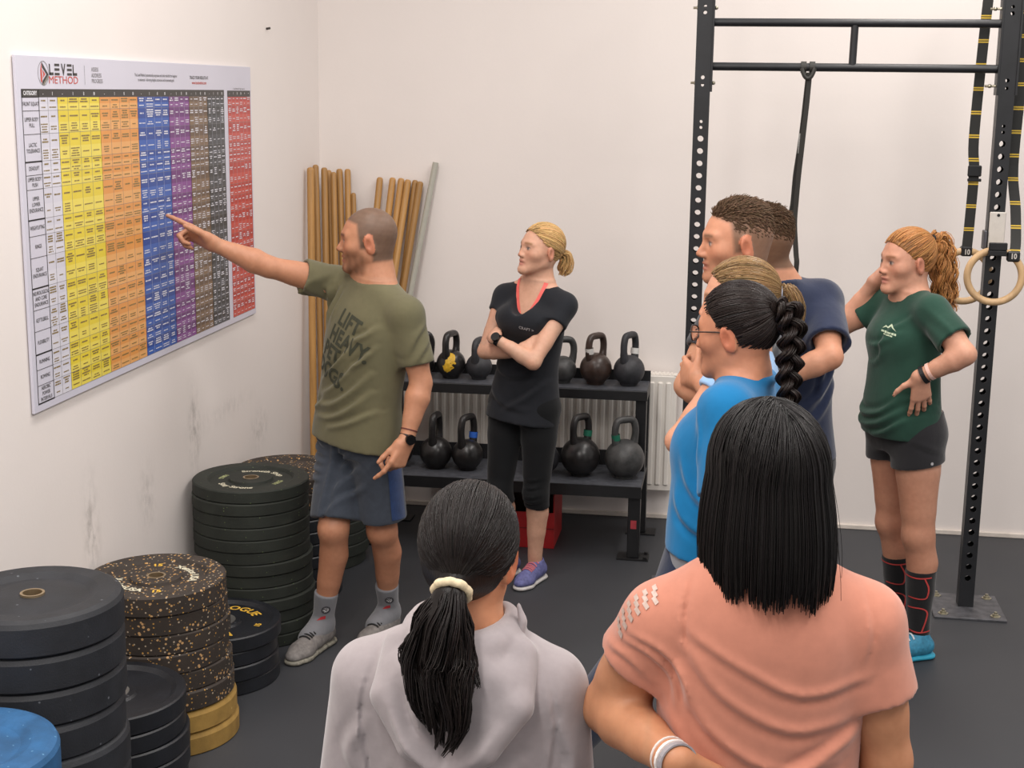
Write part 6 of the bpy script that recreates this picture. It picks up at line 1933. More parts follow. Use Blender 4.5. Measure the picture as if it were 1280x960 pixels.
    K = np.array(catmull(C0, 10)); n_ = len(K)
    T = np.gradient(K, axis=0); T /= np.linalg.norm(T, axis=1, keepdims=True)
    lat = np.tile(H.R * 0.55 + H.F * -0.45, (n_, 1)); lat -= T * (lat * T).sum(1, keepdims=True); lat /= np.linalg.norm(lat, axis=1, keepdims=True); dep = np.cross(T, lat)
    parts = []
    wd = np.interp(np.linspace(0, 1, n_), [0, 0.15, 0.5, 0.9, 1], [0.020, 0.024, 0.022, 0.016, 0.008])[:, None]
    tt = np.linspace(0, 1, n_) * 2 * math.pi * 3.1
    for j in range(3):
        ph = j * 2 * math.pi / 3
        path = K + lat * wd * 0.95 * np.sin(tt + ph)[:, None] + dep * wd * 0.62 * np.sin(2 * (tt + ph))[:, None]
        rs = np.random.RandomState(60 + j)
        P = []
        for s_ in range(34):
            a, rr = rs.uniform(0, 6.28), math.sqrt(rs.rand())
            P.append(path + (lat * math.cos(a) * wd + dep * math.sin(a) * wd) * 0.60 * rr + rs.normal(size=3) * 0.0006)
        P = np.array(P)
        v, f = strands(P, 0.0036, 0.0022, 70 + j)
        parts.append(((v, f), strand_cols(34, n_, hb, 0.3, 80 + j)))
    tinted([((cv, cf), flat_cols(cv, hb * 0.7)), ((sv, sf), strand_cols(len(st), 9, hb, 0.25, 3))] + parts, 'hair', M_hair, root)
    # glasses
    M_gl = mat('dark tortoiseshell frame', srgb(50, 34, 28), 0.3); 
    gl = None
    bm = bmesh.new()
    for sg in (-1, 1):
        rim = [Vector(H.L(sg * 0.033 + 0.024 * math.cos(a), 0.105 - 0.006 * abs(math.cos(a)), -0.002 + 0.020 * math.sin(a))) for a in [2 * math.pi * k / 20 for k in range(20)]]
        bm_tube(bm, rim, 0.0018, 6, closed=True)
        bm_tube(bm, [Vector(H.L(sg * 0.057, 0.100, 0.006)), Vector(H.L(sg * 0.074, 0.085, 0.006)), Vector(H.L(sg * 0.079, 0.02, 0.006)), Vector(H.L(sg * 0.080, -0.01, 0.004))], 0.0020, 6)
    bm_tube(bm, [Vector(H.L(-0.010, 0.106, 0.004)), Vector(H.L(0.010, 0.106, 0.004))], 0.0018, 6)
    gl = finish(bm, 'glasses_frame', M_gl, root); gl.location = -Vector(root.matrix_world.translation)
    sg_ = Nodes('spectacle glass'); sg_.b.inputs['Transmission Weight'].default_value = 1.0; sg_.b.inputs['Roughness'].default_value = 0.02; sg_.b.inputs['IOR'].default_value = 1.1
    sg_.l(sg_.ramp(sg_.noise(sg_.coord(), 3), [(0, (0.95, 0.96, 0.96)), (1, (1, 1, 1))]), sg_.b.inputs['Base Color'])
    for sg in (-1, 1):
        bm = bmesh.new()
        vs = [bm.verts.new(Vector(H.L(sg * 0.033 + 0.0235 * math.cos(a), 0.1045 - 0.006 * abs(math.cos(a)), -0.002 + 0.0195 * math.sin(a)))) for a in [2 * math.pi * k / 20 for k in range(20)]]
        bm.faces.new(vs); finish(bm, 'lens', sg_.m, gl)
    return root

# ------------------------------------------------------------------ the two women in the foreground, seen from behind
def build_hoodie_woman():
    root = person(1.62, -4.74, 'dark-haired woman in pale grey hoodie with ponytail seen from behind')
    F, R = frame_people((0.03, 1.0))
    pel = V3(1.625, -4.72, 0.790); nk = V3(1.632, -4.745, 1.205)
    sL = V3(1.466, -4.745, 1.114); sR = V3(1.775, -4.745, 1.118); eL = V3(1.425, -4.735, 0.885); wL = V3(1.46, -4.56, 0.76); eR = V3(1.803, -4.735, 0.885); wR = V3(1.79, -4.56, 0.76)
    H = Head(V3(1.637, -4.735, 1.350), (0.08, 1.0, -0.06), (0.02, 0, 1), 0.97, False)
    b = Shape(); H.build(b); H.neck(b, nk, 0.050, (sR * 0.55 + nk * 0.45, sL * 0.55 + nk * 0.45))
    torso(b, pel, nk, R, [(-0.1, 0, 0, 0.14, 0.1, 0.1), (0.33, 0, 0, 0.12, 0.085, 0.08), (0.65, 0, 0, 0.135, 0.10, 0.085), (0.88, 0, 0, 0.13, 0.07, 0.075), (1.0, 0, 0, 0.06, 0.05, 0.05)])
    arm(b, sR, eR, wR, 0.86); arm(b, sL, eL, wL, 0.86)
    hand(b, wL, (0.3, 0.9, 0.1), (0.6, 0, -0.6), 'L', [(0.4, 0.5, 0.3)] * 4, 0.88, 0.05); hand(b, wR, (-0.3, 0.9, 0.1), (-0.6, 0, -0.6), 'R', [(0.4, 0.5, 0.3)] * 4, 0.88, 0.05)
    skin = np.array(srgb(196, 138, 104))
    tint = lambda P, rgb: H.tint(P, rgb, skin, np.array(srgb(180, 104, 96)), np.array(srgb(40, 30, 26)))
    make_body(root, b, skin, [box_around(H.c + V3(0, 0, -0.005), (0.12, 0.15, 0.14))], tint)
    M_hd = cloth('pale grey fleece', srgb(152, 144, 146), var=0.05, nscale=60, weave=1200, sheen=0.4, wr=0.15)
    t = Shape()
    A, R2, F2, Ln = torso(t, pel, nk, R, [(-0.15, 0, 0, 0.185, 0.13, 0.14), (0.25, 0, 0, 0.178, 0.125, 0.125), (0.55, 0, 0, 0.180, 0.13, 0.122), (0.78, 0, 0, 0.172, 0.11, 0.112), (0.92, 0, 0, 0.13, 0.085, 0.09), (1.03, 0, 0, 0.078, 0.066, 0.066)], 0.02)
    for S, E, W_ in ((sL, eL, wL), (sR, eR, wR)):
        t.chain([(nk * 0.75 + S * 0.25 + V3(0, 0, -0.02), 0.060), (nk * 0.35 + S * 0.65, 0.060), (S, 0.070), (E, 0.062), (W_, 0.044)], 0.04)
    # hood lying on the shoulders: thick collar roll and a pouch falling to a point
    N0 = nk + V3(0, 0.0, 0.0)
    ringp = [N0 + R * (0.075 * math.sin(a)) - F * (0.080 * math.cos(a) + 0.012) + V3(0, 0, 0.004 + 0.016 * (1 - math.cos(a)) / 2) for a in np.linspace(-2.3, 2.3, 13)]
    t.chain([(p, 0.031) for p in ringp], 0.008)
    tip = N0 - F * 0.142 + V3(0.0, 0, -0.185)
    for sg in (-1, 1):
        a0 = N0 + R * 0.100 * sg - F * 0.045 + V3(0, 0, -0.012); a1 = N0 + R * 0.108 * sg - F * 0.108 + V3(0, 0, -0.075); a2 = N0 + R * 0.060 * sg - F * 0.138 + V3(0, 0, -0.145)
        t.chain([(a0, 0.033), (a1, 0.030), (a2, 0.026), (tip, 0.022)], 0.008)
    t.ell(N0 - F * 0.112 + V3(0, 0, -0.080), (0.105, 0.030, 0.095), (R, F, V3(0, 0, 1)), 0.02)
    for sg in (-1, 1): t.ell(N0 + R * 0.072 * sg - F * 0.088 + V3(0, 0, -0.038), (0.040, 0.032, 0.034), (R, F, V3(0, 0, 1)), 0.02)
    t.cone(nk + V3(0, 0.012, -0.01), H.L(0, -0.02, -0.02), 0.058, 0.075, 0.008, kind='s')
    Bk = -F
    t.folds2d(nk, R, (0, 0, 1), Bk, [
        (Q((-0.145, -0.03), (-0.165, -0.12), (-0.155, -0.22), (-0.15, -0.30)), 0.0035, -0.005), (Q((0.150, -0.03), (0.170, -0.12), (0.16, -0.22), (0.155, -0.30)), 0.0035, -0.005),
        (Q((-0.10, -0.07), (-0.07, -0.13), (-0.03, -0.17), (0.0, -0.20)), 0.008, 0.009), (Q((-0.07, -0.04), (-0.05, -0.10), (-0.02, -0.14)), 0.008, 0.008), (Q((0.085, -0.10), (0.06, -0.14), (0.03, -0.17)), 0.009, 0.006),
        (Q((-0.16, -0.14), (-0.19, -0.20), (-0.17, -0.25)), 0.012, 0.008), (Q((0.18, -0.12), (0.20, -0.20), (0.18, -0.26)), 0.012, 0.008), (Q((-0.10, -0.20), (-0.05, -0.25), (-0.02, -0.31)), 0.014, 0.008), (Q((0.11, -0.19), (0.06, -0.24), (0.04, -0.31)), 0.014, 0.008)])
    hd = to_obj('hoodie', [relax(*t.mesh(0.005), 2)], M_hd, root)
    # hood edge standing up beside the neck
    e = Shape(); e.chain([(nk + R * 0.098 - F * 0.02 + V3(0, 0, 0.0), 0.012), (nk + R * 0.102 - F * 0.015 + V3(0, 0, 0.035), 0.010), (nk + R * 0.094 - F * 0.012 + V3(0, 0, 0.062), 0.006)], 0.008, flat=(R, 0.6))
    to_obj('hood_edge', [relax(*e.mesh(0.003), 1)], M_hd, hd)
    simple_legs(root, pel, nk, R, F, [(1.70, -4.72, 1.70, -4.70), (1.56, -4.72, 1.56, -4.70)], cloth('black legging knit dark', srgb(24, 24, 28)), M_dsh, M_dso, 0.9)
    # black hair with a low ponytail and cream scrunchie
    hb = np.array(srgb(24, 19, 18))
    keep = lambda p: ((p[:, 1] - 0.066) * 0.743 + (p[:, 2] - 0.070) * -0.669 < 0) & (p[:, 2] > -0.090)
    tie = V3(0.006, -0.128, -0.030)
    ax = (H.R, H.F, H.U); cap = Shape(); cap.ell(H.L(*HC), HR * H.sc * 1.045, ax, 0); cap.cone(H.L(0, -0.06, -0.02), H.L(0.004, -0.112, -0.030), 0.060, 0.022, 0.03)
    cap.cut(H.L(0, 0.064, 0.068), nrm(H.F * 0.743 - H.U * 0.669), k=0.01); cap.cut(H.L(0, 0, -0.088), -H.U)
    cv, cf = relax(*cap.mesh(0.004), 2)
    st = pulled_back(H, tie, keep, 1800, 53, 1.065)
    sv, sf = strands(st, 0.0013, 0.0011, 1)
    c0 = H.L(*tie)
    T = [c0, c0 + V3(-0.002, -0.022, -0.012), c0 + V3(-0.012, -0.030, -0.05), c0 + V3(-0.020, -0.034, -0.11), c0 + V3(-0.012, -0.052, -0.16), c0 + V3(0.000, -0.058, -0.21), c0 + V3(-0.010, -0.060, -0.265)]
    tl = tail(T, [0.016, 0.026, 0.050, 0.060, 0.052, 0.036, 0.014], 1150, 55, 16, 0.006, 0.17, shorten=0.5, clumps=64)
    ty = tail([c0 + V3(0.0, -0.02, -0.01), c0 + V3(-0.045, -0.025, -0.06), c0 + V3(-0.075, -0.03, -0.10), c0 + V3(-0.066, -0.045, -0.135)], [0.008, 0.010, 0.008, 0.003], 90, 56, 14, 0.004, 0.1, shorten=0.6, clumps=14)
    ty2 = tail([c0 + V3(0.0, -0.02, -0.02), c0 + V3(0.030, -0.03, -0.07), c0 + V3(0.040, -0.035, -0.12), c0 + V3(0.052, -0.05, -0.15)], [0.008, 0.011, 0.008, 0.003], 90, 57, 14, 0.004, 0.1, shorten=0.6, clumps=14)
    tv, tf = strands(tl, 0.0016, 0.0008, 2); uv, uf = strands(ty, 0.0011, 0.0006, 3); u2v, u2f = strands(ty2, 0.0011, 0.0006, 4)
    core = Shape(); core.chain(list(zip(T[:6], [0.012, 0.028, 0.038, 0.038, 0.028, 0.014])), 0.02, flat=(F, 0.7)); kv, kf = relax(*core.mesh(0.005), 2)
    hr = tinted([((cv, cf), flat_cols(cv, hb * 0.8)), ((sv, sf), strand_cols(len(st), 9, hb, 0.25, 3)), ((tv, tf), strand_cols(len(tl), 16, hb, 0.3, 4, 0.35)), ((uv, uf), strand_cols(len(ty), 14, hb, 0.3, 5)), ((u2v, u2f), strand_cols(len(ty2), 14, hb, 0.3, 6)), ((kv, kf), flat_cols(kv, hb * 0.7))], 'hair', M_hair, root)
    bm = bmesh.new(); ax_ = Vector(nrm(V3(0.0, -0.75, -0.50))); x, y = frame_of(ax_); cc = Vector(c0 + V3(0, -0.012, -0.002))
    bm_tube(bm, [cc + (x * math.cos(a) + y * math.sin(a)) * (0.0275 + 0.0012 * math.sin(9 * a)) for a in [2 * math.pi * k / 40 for k in range(40)]], 0.0075, 10, closed=True)
    sc_ = finish(bm, 'scrunchie', mat('cream scrunchie cloth', srgb(206, 190, 158), 0.8, var=0.15, nscale=120, bump=0.3, bscale=300), root); sc_.location = -Vector(root.matrix_world.translation)
    return root

def build_peach_woman():
    root = person(2.13, -4.82, 'woman with black bob in peach t-shirt standing in the foreground seen from behind')
    F, R = frame_people((0.0, 1.0))
    pel = V3(2.130, -4.79, 0.880); nk = V3(2.132, -4.835, 1.405)
    sL = V3(1.972, -4.825, 1.282); sR = V3(2.288, -4.820, 1.302); eL = V3(1.882, -4.755, 1.095); wL = V3(2.000, -4.955, 1.105); eR = V3(2.340, -4.80, 1.06); wR = V3(2.28, -4.66, 0.90)
    H = Head(V3(2.122, -4.815, 1.524), (-0.45, 0.89, -0.04), (0, 0, 1), 1.0, False)
    b = Shape(); H.build(b); H.neck(b, nk, 0.053, (sR * 0.55 + nk * 0.45, sL * 0.55 + nk * 0.45))
    torso(b, pel, nk, R, [(-0.1, 0, 0, 0.15, 0.1, 0.1), (0.33, 0, 0, 0.135, 0.09, 0.085), (0.65, 0, 0, 0.148, 0.10, 0.09), (0.88, 0, 0, 0.14, 0.075, 0.08), (1.0, 0, 0, 0.065, 0.05, 0.055)])
    arm(b, sR, eR, wR, 1.08); arm(b, sL, eL, wL, 1.18)
    hand(b, wL, (0.65, 0.55, -0.55), (0.35, 0.9, 0.2), 'L', [(0.3, 0.4, 0.2)] * 4, 0.92, 0.05); hand(b, wR, (-0.3, 0.8, -0.3), (-0.8, 0, 0), 'R', [(0.3, 0.4, 0.2)] * 4, 0.92, 0.05)
    skin = np.array(srgb(188, 132, 98))
    tint = lambda P, rgb: H.tint(P, rgb, skin, np.array(srgb(180, 104, 96)), np.array(srgb(40, 30, 26)))
    make_body(root, b, skin, [box_around(H.c + V3(0, 0, -0.005), (0.13, 0.14, 0.14)), box_around(wL + V3(0.04, 0.04, -0.04), (0.09, 0.09, 0.09))], tint, h=0.006)
    M_pc = cloth('peach jersey', srgb(190, 126, 105), var=0.05, nscale=40, weave=1500, sheen=0.3, wr=0.12)
    Bk = -F
    top, A, R2, F2, Ln = tee(root, pel, nk, R, [(-0.14, 0, 0, 0.178, 0.125, 0.13), (0.20, 0, 0, 0.166, 0.118, 0.112), (0.50, 0, 0, 0.166, 0.128, 0.112), (0.76, 0, 0, 0.166, 0.112, 0.112), (0.90, 0, 0, 0.140, 0.085, 0.095), (1.0, 0, 0, 0.085, 0.062, 0.07)],
        [(sL, eL, 0.090, 0.062, 0.074, 0.05), (sR, eR, 0.125, 0.060, 0.070, 0.05)], (nk + V3(0, 0.004, 0.004), H.L(0, -0.02, -0.03), 0.057, 0.07), M_pc,
        [(nk, R, (0, 0, 1), Bk, [(Q((-0.12, -0.13), (-0.06, -0.20), (0.04, -0.25), (0.13, -0.24)), 0.009, 0.007), (Q((-0.13, -0.17), (-0.08, -0.26), (0.02, -0.32), (0.12, -0.31)), 0.009, 0.007), (Q((-0.125, -0.10), (-0.03, -0.15), (0.06, -0.19), (0.16, -0.17)), 0.008, 0.006),
              (Q((0.16, -0.26), (0.10, -0.30), (0.0, -0.36)), 0.010, 0.007), (Q((-0.14, -0.26), (-0.10, -0.33), (-0.02, -0.40)), 0.012, 0.010), 
              (Q((-0.115, -0.03), (-0.125, -0.09), (-0.115, -0.15)), 0.004, -0.005), (Q((0.15, -0.03), (0.165, -0.09), (0.16, -0.15)), 0.004, -0.004)]),
         (sL, R, (0, 0, 1), Bk, [(Q((-0.06, 0.0), (0.0, -0.02), (0.04, -0.07), (0.045, -0.13)), 0.006, 0.007), (Q((-0.07, -0.015), (-0.02, -0.03), (0.02, -0.07), (0.03, -0.12)), 0.006, 0.006), (Q((-0.10, -0.035), (-0.05, -0.05), (-0.01, -0.09)), 0.006, 0.005)])], h=0.005, collar=0.060)
    # reflective dashes on the sleeve
    M_rf = mat('silver reflective print', srgb(186, 166, 156), 0.4, 0.2, 0.15, 120)
    uL = nrm(eL - sL)
    for k in range(6):
        for j in range(3):
            o = sL + uL * (-0.030 + 0.019 * k); nS = V3(-0.55, -0.55, 0.62)
            v = np.array([(-0.008, -0.003, 0), (0.006, -0.005, 0), (0.008, 0.003, 0), (-0.006, 0.005, 0)]) + np.array([0.012 * (j - 1), 0.003 * j, 0])
            project_print('sleeve_print', (v, [(0, 1, 2, 3)]), top, o, np.cross(uL, nS), -uL, -nS, M_rf, top, 0.0016)
    simple_legs(root, pel, nk, R, F, [(2.21, -4.79, 2.21, -4.77), (2.05, -4.79, 2.05, -4.77)], cloth('black legging fabric', srgb(24, 24, 28)), M_dsh, M_dso, 0.95)
    dW = nrm(wL - eL)
    for off, col, w in ((0.000, (228, 224, 222), 0.006), (-0.014, (216, 208, 204), 0.004), (0.012, (150, 146, 150), 0.010)):
        ribbon_band(root, 'bracelet', wL + dW * off, dW + V3(0, 0, 0.05), 0.0300, w, mat('bracelet %d' % col[0], srgb(*col), 0.5), 0.003)
    # black bob
    hb = np.array(srgb(20, 17, 17))
    ax = (H.R, H.F, H.U); cap = Shape(); cap.ell(H.L(*HC), HR * H.sc * 1.05, ax, 0)
    cap.loft(H.L(0, -0.012, 0), H.U, H.R, H.F, [(-0.140, 0, -0.012, 0.074, 0.02, 0.084), (-0.10, 0, -0.006, 0.084, 0.03, 0.092), (-0.04, 0, 0, 0.084, 0.04, 0.098), (0.03, 0, 0, 0.080, 0.05, 0.098)], 0.02, 2.1)
    cap.ell(H.L(0, 0.085, -0.06), np.array([0.060, 0.075, 0.095]), ax, 0.02, 's')
    cap.cut(H.L(0, 0, -0.138), -H.U)
    cap.cone(H.L(0, -0.02, -0.30), H.L(0, -0.024, -0.06), 0.060, 0.050, 0.01, kind='s')
    cv, cf = relax(*cap.mesh(0.0045), 2)
    rs = np.random.RandomState(71)
    n, m_ = 2300, 15
    az = rs.uniform(-2.55, 2.55, n)                       # 0 = back of the head
    ln = 0.146 + 0.030 * rs.rand(n) ** 2 + 0.006 * np.sin(9 * az) - 0.012 * (np.abs(az) > 1.9)
    ps = np.where(rs.rand(n) < 0.5, 1, -1)
    start = np.stack([0.06 * np.sin(az) + 0.008 * rs.normal(size=n), -0.60 + 0.52 * np.abs(az) + 0.10 * rs.normal(size=n), np.ones(n)], 1)
    start /= np.linalg.norm(start, axis=1, keepdims=True)
    eq = np.stack([np.sin(az), -np.cos(az), np.full(n, -0.10)], 1); eq /= np.linalg.norm(eq, axis=1, keepdims=True)
    rad = 1.065 + 0.05 * rs.rand(n)[:, None]
    P = np.zeros((n, m_, 3))
    tr = 0.55
    for i in range(m_):
        t = i / (m_ - 1)
        if t <= tr: P[:, i] = HC + slerp(start, eq, t / tr) * HR * rad
        else:
            e0 = HC + eq * HR * rad
            w = (t - tr) / (1 - tr)
            z1 = -ln
            bulge = 1 + 0.17 * np.sin(w * 1.75) - 0.07 * w ** 3
            P[:, i, 0] = e0[:, 0] * bulge; P[:, i, 1] = HC[1] + (e0[:, 1] - HC[1]) * bulge; P[:, i, 2] = e0[:, 2] + (z1 - e0[:, 2]) * w
    P += 0.0012 * rs.normal(size=(n, 1, 3))
    W = H.c + H.sc * (P[..., 0:1] * H.R + P[..., 1:2] * H.F + P[..., 2:3] * H.U)
    # a few flyaway hairs by the right cheek
    fw = W[rs.choice(n, 26)].copy(); k_ = np.linspace(0, 1, m_)[None, :, None] ** 2
    fw = fw + k_ * (np.array(H.R) * 0.02 + V3(0.012, 0, -0.01)) * rs.rand(26, 1, 1)
    sv, sf = strands(W, 0.0013, 0.0008, 1); fv, ff = strands(fw, 0.0005, 0.0004, 2)
    tinted([((cv, cf), flat_cols(cv, hb * 0.8)), ((sv, sf), strand_cols(n, m_, hb, 0.16, 3)), ((fv, ff), strand_cols(26, m_, hb, 0.2, 4))], 'hair', M_hair, root)
    return root

# ------------------------------------------------------------------ the man pointing at the chart
def build_pointing_man():
    root = person(0.70, -1.95, 'bearded man in olive t-shirt pointing his finger at the wall chart')
    F, R = frame_people((-0.55, -0.83))
    pel = V3(0.700, -1.925, 0.885); nk = V3(0.766, -1.925, 1.425)
    sR = V3(0.605, -1.83, 1.395); sL = V3(0.905, -2.025, 1.322)
    eR = V3(0.378, -1.985, 1.475); wR = V3(0.190, -2.052, 1.563)
    eL = V3(0.962, -2.03, 1.073); wL = V3(0.922, -2.10, 0.870)
    hR = pel + R * 0.088 + V3(0, 0, -0.035); hL = pel - R * 0.088 + V3(0, 0, -0.035)
    kR = V3(0.622, -2.015, 0.495); aR = V3(0.556, -1.955, 0.095)
    kL = V3(0.792, -1.945, 0.478); aL = V3(0.778, -1.790, 0.100)
    H = Head(V3(0.744, -1.935, 1.581), (-1.0, -0.14, -0.04), (0.02, 0, 1), 1.0)
    b = Shape()
    H.build(b)
    H.neck(b, nk + V3(0, 0.0, 0.0), 0.061, (sR * 0.6 + nk * 0.4 + V3(0, 0, -0.01), sL * 0.6 + nk * 0.4 + V3(0, 0, -0.005)))
    secs = [(-0.16, 0, 0, 0.13, 0.09, 0.10), (0, 0, 0, 0.160, 0.10, 0.105), (0.28, 0, 0.0, 0.150, 0.10, 0.09), (0.6, 0, 0, 0.165, 0.11, 0.095), (0.86, 0, 0, 0.155, 0.085, 0.085), (1.0, 0, 0, 0.07, 0.06, 0.06)]
    torso(b, pel, nk, R, secs)
    arm(b, sR, eR, wR, 1.05, 1.08); arm(b, sL, eL, wL, 1.06, 1.08)
    fist = (1.25, 1.35, 0.7)
    hand(b, wR, V3(0.020, -2.075, 1.648) - wR, (-0.15, -0.8, -0.6), 'R', [(0.02, 0.05, 0.03), fist, (1.3, 1.3, 0.7), (1.3, 1.3, 0.7)], 1.02, 0.02, (0.75, 0.55, 0.35))
    hand(b, wL, (-0.30, -0.38, -0.87), R, 'L', [(0.35, 0.35, 0.1), (0.9, 1.2, 0.6), (1.0, 1.3, 0.6), (1.0, 1.3, 0.6)], 1.02, 0.02, (0.85, 0.35, 0.35))
    leg(b, hR, kR, aR, -F); leg(b, hL, kL, aL, -F)
    b.chain([(aR, 0.036), (aR + V3(-0.03, -0.09, -0.045), 0.033)], 0.02); b.chain([(aL, 0.036), (aL + V3(-0.03, -0.08, -0.045), 0.033)], 0.02)
    skin = np.array(srgb(190, 136, 106))
    beard = np.array(srgb(112, 76, 54)); hairc = np.array(srgb(104, 84, 70))
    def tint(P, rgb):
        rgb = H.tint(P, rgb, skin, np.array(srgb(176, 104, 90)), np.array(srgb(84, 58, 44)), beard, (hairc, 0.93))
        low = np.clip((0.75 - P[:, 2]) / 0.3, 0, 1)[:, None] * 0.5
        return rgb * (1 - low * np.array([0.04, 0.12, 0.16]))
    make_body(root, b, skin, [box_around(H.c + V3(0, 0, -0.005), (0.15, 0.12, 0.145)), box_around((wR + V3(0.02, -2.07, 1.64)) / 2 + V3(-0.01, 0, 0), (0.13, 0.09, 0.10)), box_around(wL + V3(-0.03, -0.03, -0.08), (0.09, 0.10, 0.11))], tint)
    # t-shirt
    ts = [(-0.13, 0, 0.0, 0.200, 0.138, 0.145), (0.0, 0, 0.004, 0.194, 0.134, 0.138), (0.25, 0, 0.006, 0.178, 0.128, 0.112), (0.55, 0, 0.0, 0.184, 0.134, 0.112), (0.76, 0, 0, 0.180, 0.118, 0.108), (0.93, 0, 0, 0.145, 0.085, 0.09), (1.03, 0, 0, 0.072, 0.066, 0.068)]
    udR, udL = nrm(eR - sR), nrm(eL - sL)
    tf = []
    # folds drawn across the chest: x to the wearer's left, y up from the pelvis
    A0 = nrm(nk - pel)
    tf.append((pel, -R, A0, F, [
        (Q((0.12, 0.36), (0.05, 0.27), (-0.02, 0.20), (-0.09, 0.15)), 0.010, 0.010), (Q((0.15, 0.30), (0.07, 0.21), (-0.01, 0.14), (-0.08, 0.10)), 0.010, 0.011),
        (Q((0.16, 0.23), (0.09, 0.15), (0.0, 0.085), (-0.09, 0.06)), 0.010, 0.011), (Q((0.16, 0.16), (0.09, 0.09), (0.0, 0.035), (-0.10, 0.015)), 0.010, 0.010),
        (Q((0.17, 0.09), (0.08, 0.03), (-0.02, -0.01)), 0.010, 0.010), (Q((0.06, 0.30), (0.02, 0.245), (-0.05, 0.19)), 0.007, 0.008),
        (Q((-0.05, 0.50), (-0.08, 0.43), (-0.10, 0.36)), 0.009, 0.010), (Q((-0.09, 0.49), (-0.125, 0.42), (-0.14, 0.33)), 0.009, 0.010), (Q((-0.02, 0.49), (-0.04, 0.43), (-0.06, 0.38)), 0.008, 0.008),
        (Q((0.17, 0.40), (0.13, 0.36), (0.07, 0.33)), 0.010, 0.010), (Q((0.175, 0.33), (0.13, 0.27), (0.08, 0.235)), 0.009, 0.009), (Q((-0.05, 0.10), (-0.11, 0.05), (-0.15, 0.04)), 0.009, 0.008)]))
    tf.append((sL, F, (0, 0, 1), -R, [(Q((-0.04, -0.02), (0.02, -0.07), (0.05, -0.14)), 0.009, 0.007), (Q((-0.05, -0.08), (0.0, -0.12), (0.04, -0.17)), 0.009, 0.006)]))
    tf.append((sR, R, (0, 0, 1), F, [(Q((-0.03, 0.05), (0.0, 0.0), (0.0, -0.07)), 0.009, 0.008), (Q((0.02, 0.05), (0.05, 0.0), (0.05, -0.05)), 0.009, 0.008)]))
    M_ol = cloth('olive cotton', srgb(102, 98, 74), var=0.10, sheen=0.15)
    tee_, A, R2, F2, Ln = tee(root, pel, nk, R, ts, [(sR, eR, 0.150, 0.066, 0.066, 0.05), (sL, eL, 0.185, 0.063, 0.066, 0.05)], (nk + V3(-0.004, -0.008, -0.006), H.L(0, -0.02, -0.02), 0.0635, 0.078), M_ol, tf, collar=0.068)
    P_ = lambda u, r, f=0.115: pel + A * (u * Ln) + R2 * r + F2 * f
    # chest print, tilted to the wearer
    lines = ['LIFT', 'HEAVY.', 'PET', 'DOGS.']
    M_prt = mat('charcoal shirt print', srgb(58, 60, 46), 0.8, var=0.12, nscale=40)
    th = math.radians(-16)
    fr = nrm(F2)
    ux = (-R2) * math.cos(th) + A * math.sin(th); uy = A * math.cos(th) + R2 * math.sin(th)
    for i, st in enumerate(lines):
        v, f = text_mesh(st, 0.082, 'LEFT', 0.0030, 0.0, 1.10)
        v = v * np.array([0.70, 1.0, 1.0]) + np.array([0.014 * (1.5 - i), 0, 0])
        O = P_(0.765, 0.058, 0.13) - uy * (0.0700 * i)
        project_print('chest_print', (v, f), tee_, O, ux, uy, -fr, M_prt, tee_)
    # shorts
    s = Shape()
    ss = [(-0.20, 0, 0, 0.150, 0.105, 0.115), (-0.05, 0, 0, 0.172, 0.116, 0.120), (0.08, 0, 0, 0.160, 0.110, 0.104)]
    torso(s, pel, nk, R, ss, 0.02)
    dR, dL = nrm(kR - hR), nrm(kL - hL)
    s.chain([(hR, 0.094), (hR + dR * 0.18, 0.092), (kR - dR * 0.02, 0.094)], 0.025); s.chain([(hL, 0.094), (hL + dL * 0.18, 0.094), (kL - dL * 0.02, 0.098)], 0.025)
    s.cutball(kR - dR * 0.035, dR, kR + dR * 0.03, 0.13); s.cutball(kL - dL * 0.050, dL, kL + dL * 0.03, 0.135)
    s.cone(kR - dR * 0.05, kR + dR * 0.0, 0.064, 0.074, 0.004, kind='s'); s.cone(kL - dL * 0.065, kL + dL * 0.0, 0.066, 0.076, 0.004, kind='s')
    s.folds2d(hR, -R, (0, 0, 1), F, [(Q((-0.09, 0.02 - 0.035 * k), (-0.02, 0.005 - 0.035 * k), (0.04, -0.015 - 0.03 * k)), 0.008, 0.007) for k in range(1, 6)]
              + [(Q((0.20, -0.02 - 0.08 * k), (0.14, -0.06 - 0.08 * k), (0.10, -0.12 - 0.08 * k)), 0.012, 0.008) for k in range(3)] + [(Q((0.085, 0.02), (0.09, -0.15), (0.095, -0.33)), 0.010, -0.010)])
    sho = to_obj('shorts', [relax(*s.mesh(0.0055), 2, 0.5)], cloth('slate grey shorts', srgb(58, 64, 74), var=0.12, nscale=40, sheen=0.2), root)
    M_bl = cloth('navy side panel', srgb(30, 52, 92), var=0.2, nscale=30)
    v = np.array([(x, y, 0) for y in np.linspace(-0.34, -0.085, 18) for x in (-0.035, 0.0, 0.035)])
    f = [(3 * j + i, 3 * j + i + 1, 3 * j + i + 4, 3 * j + i + 3) for j in range(17) for i in range(2)]
    project_print('side_panel', (v, f), sho, hL - R * 0.1 + V3(0, 0, 0.03), F * -0.8 + R * 0.0 + V3(0.0, 0, 0), -dL, R * 1.0 - F * 0.25, M_bl, sho, 0.002)
    # socks and shoes
    M_sock = cloth('grey sock knit', srgb(118, 118, 122), weave=1400)
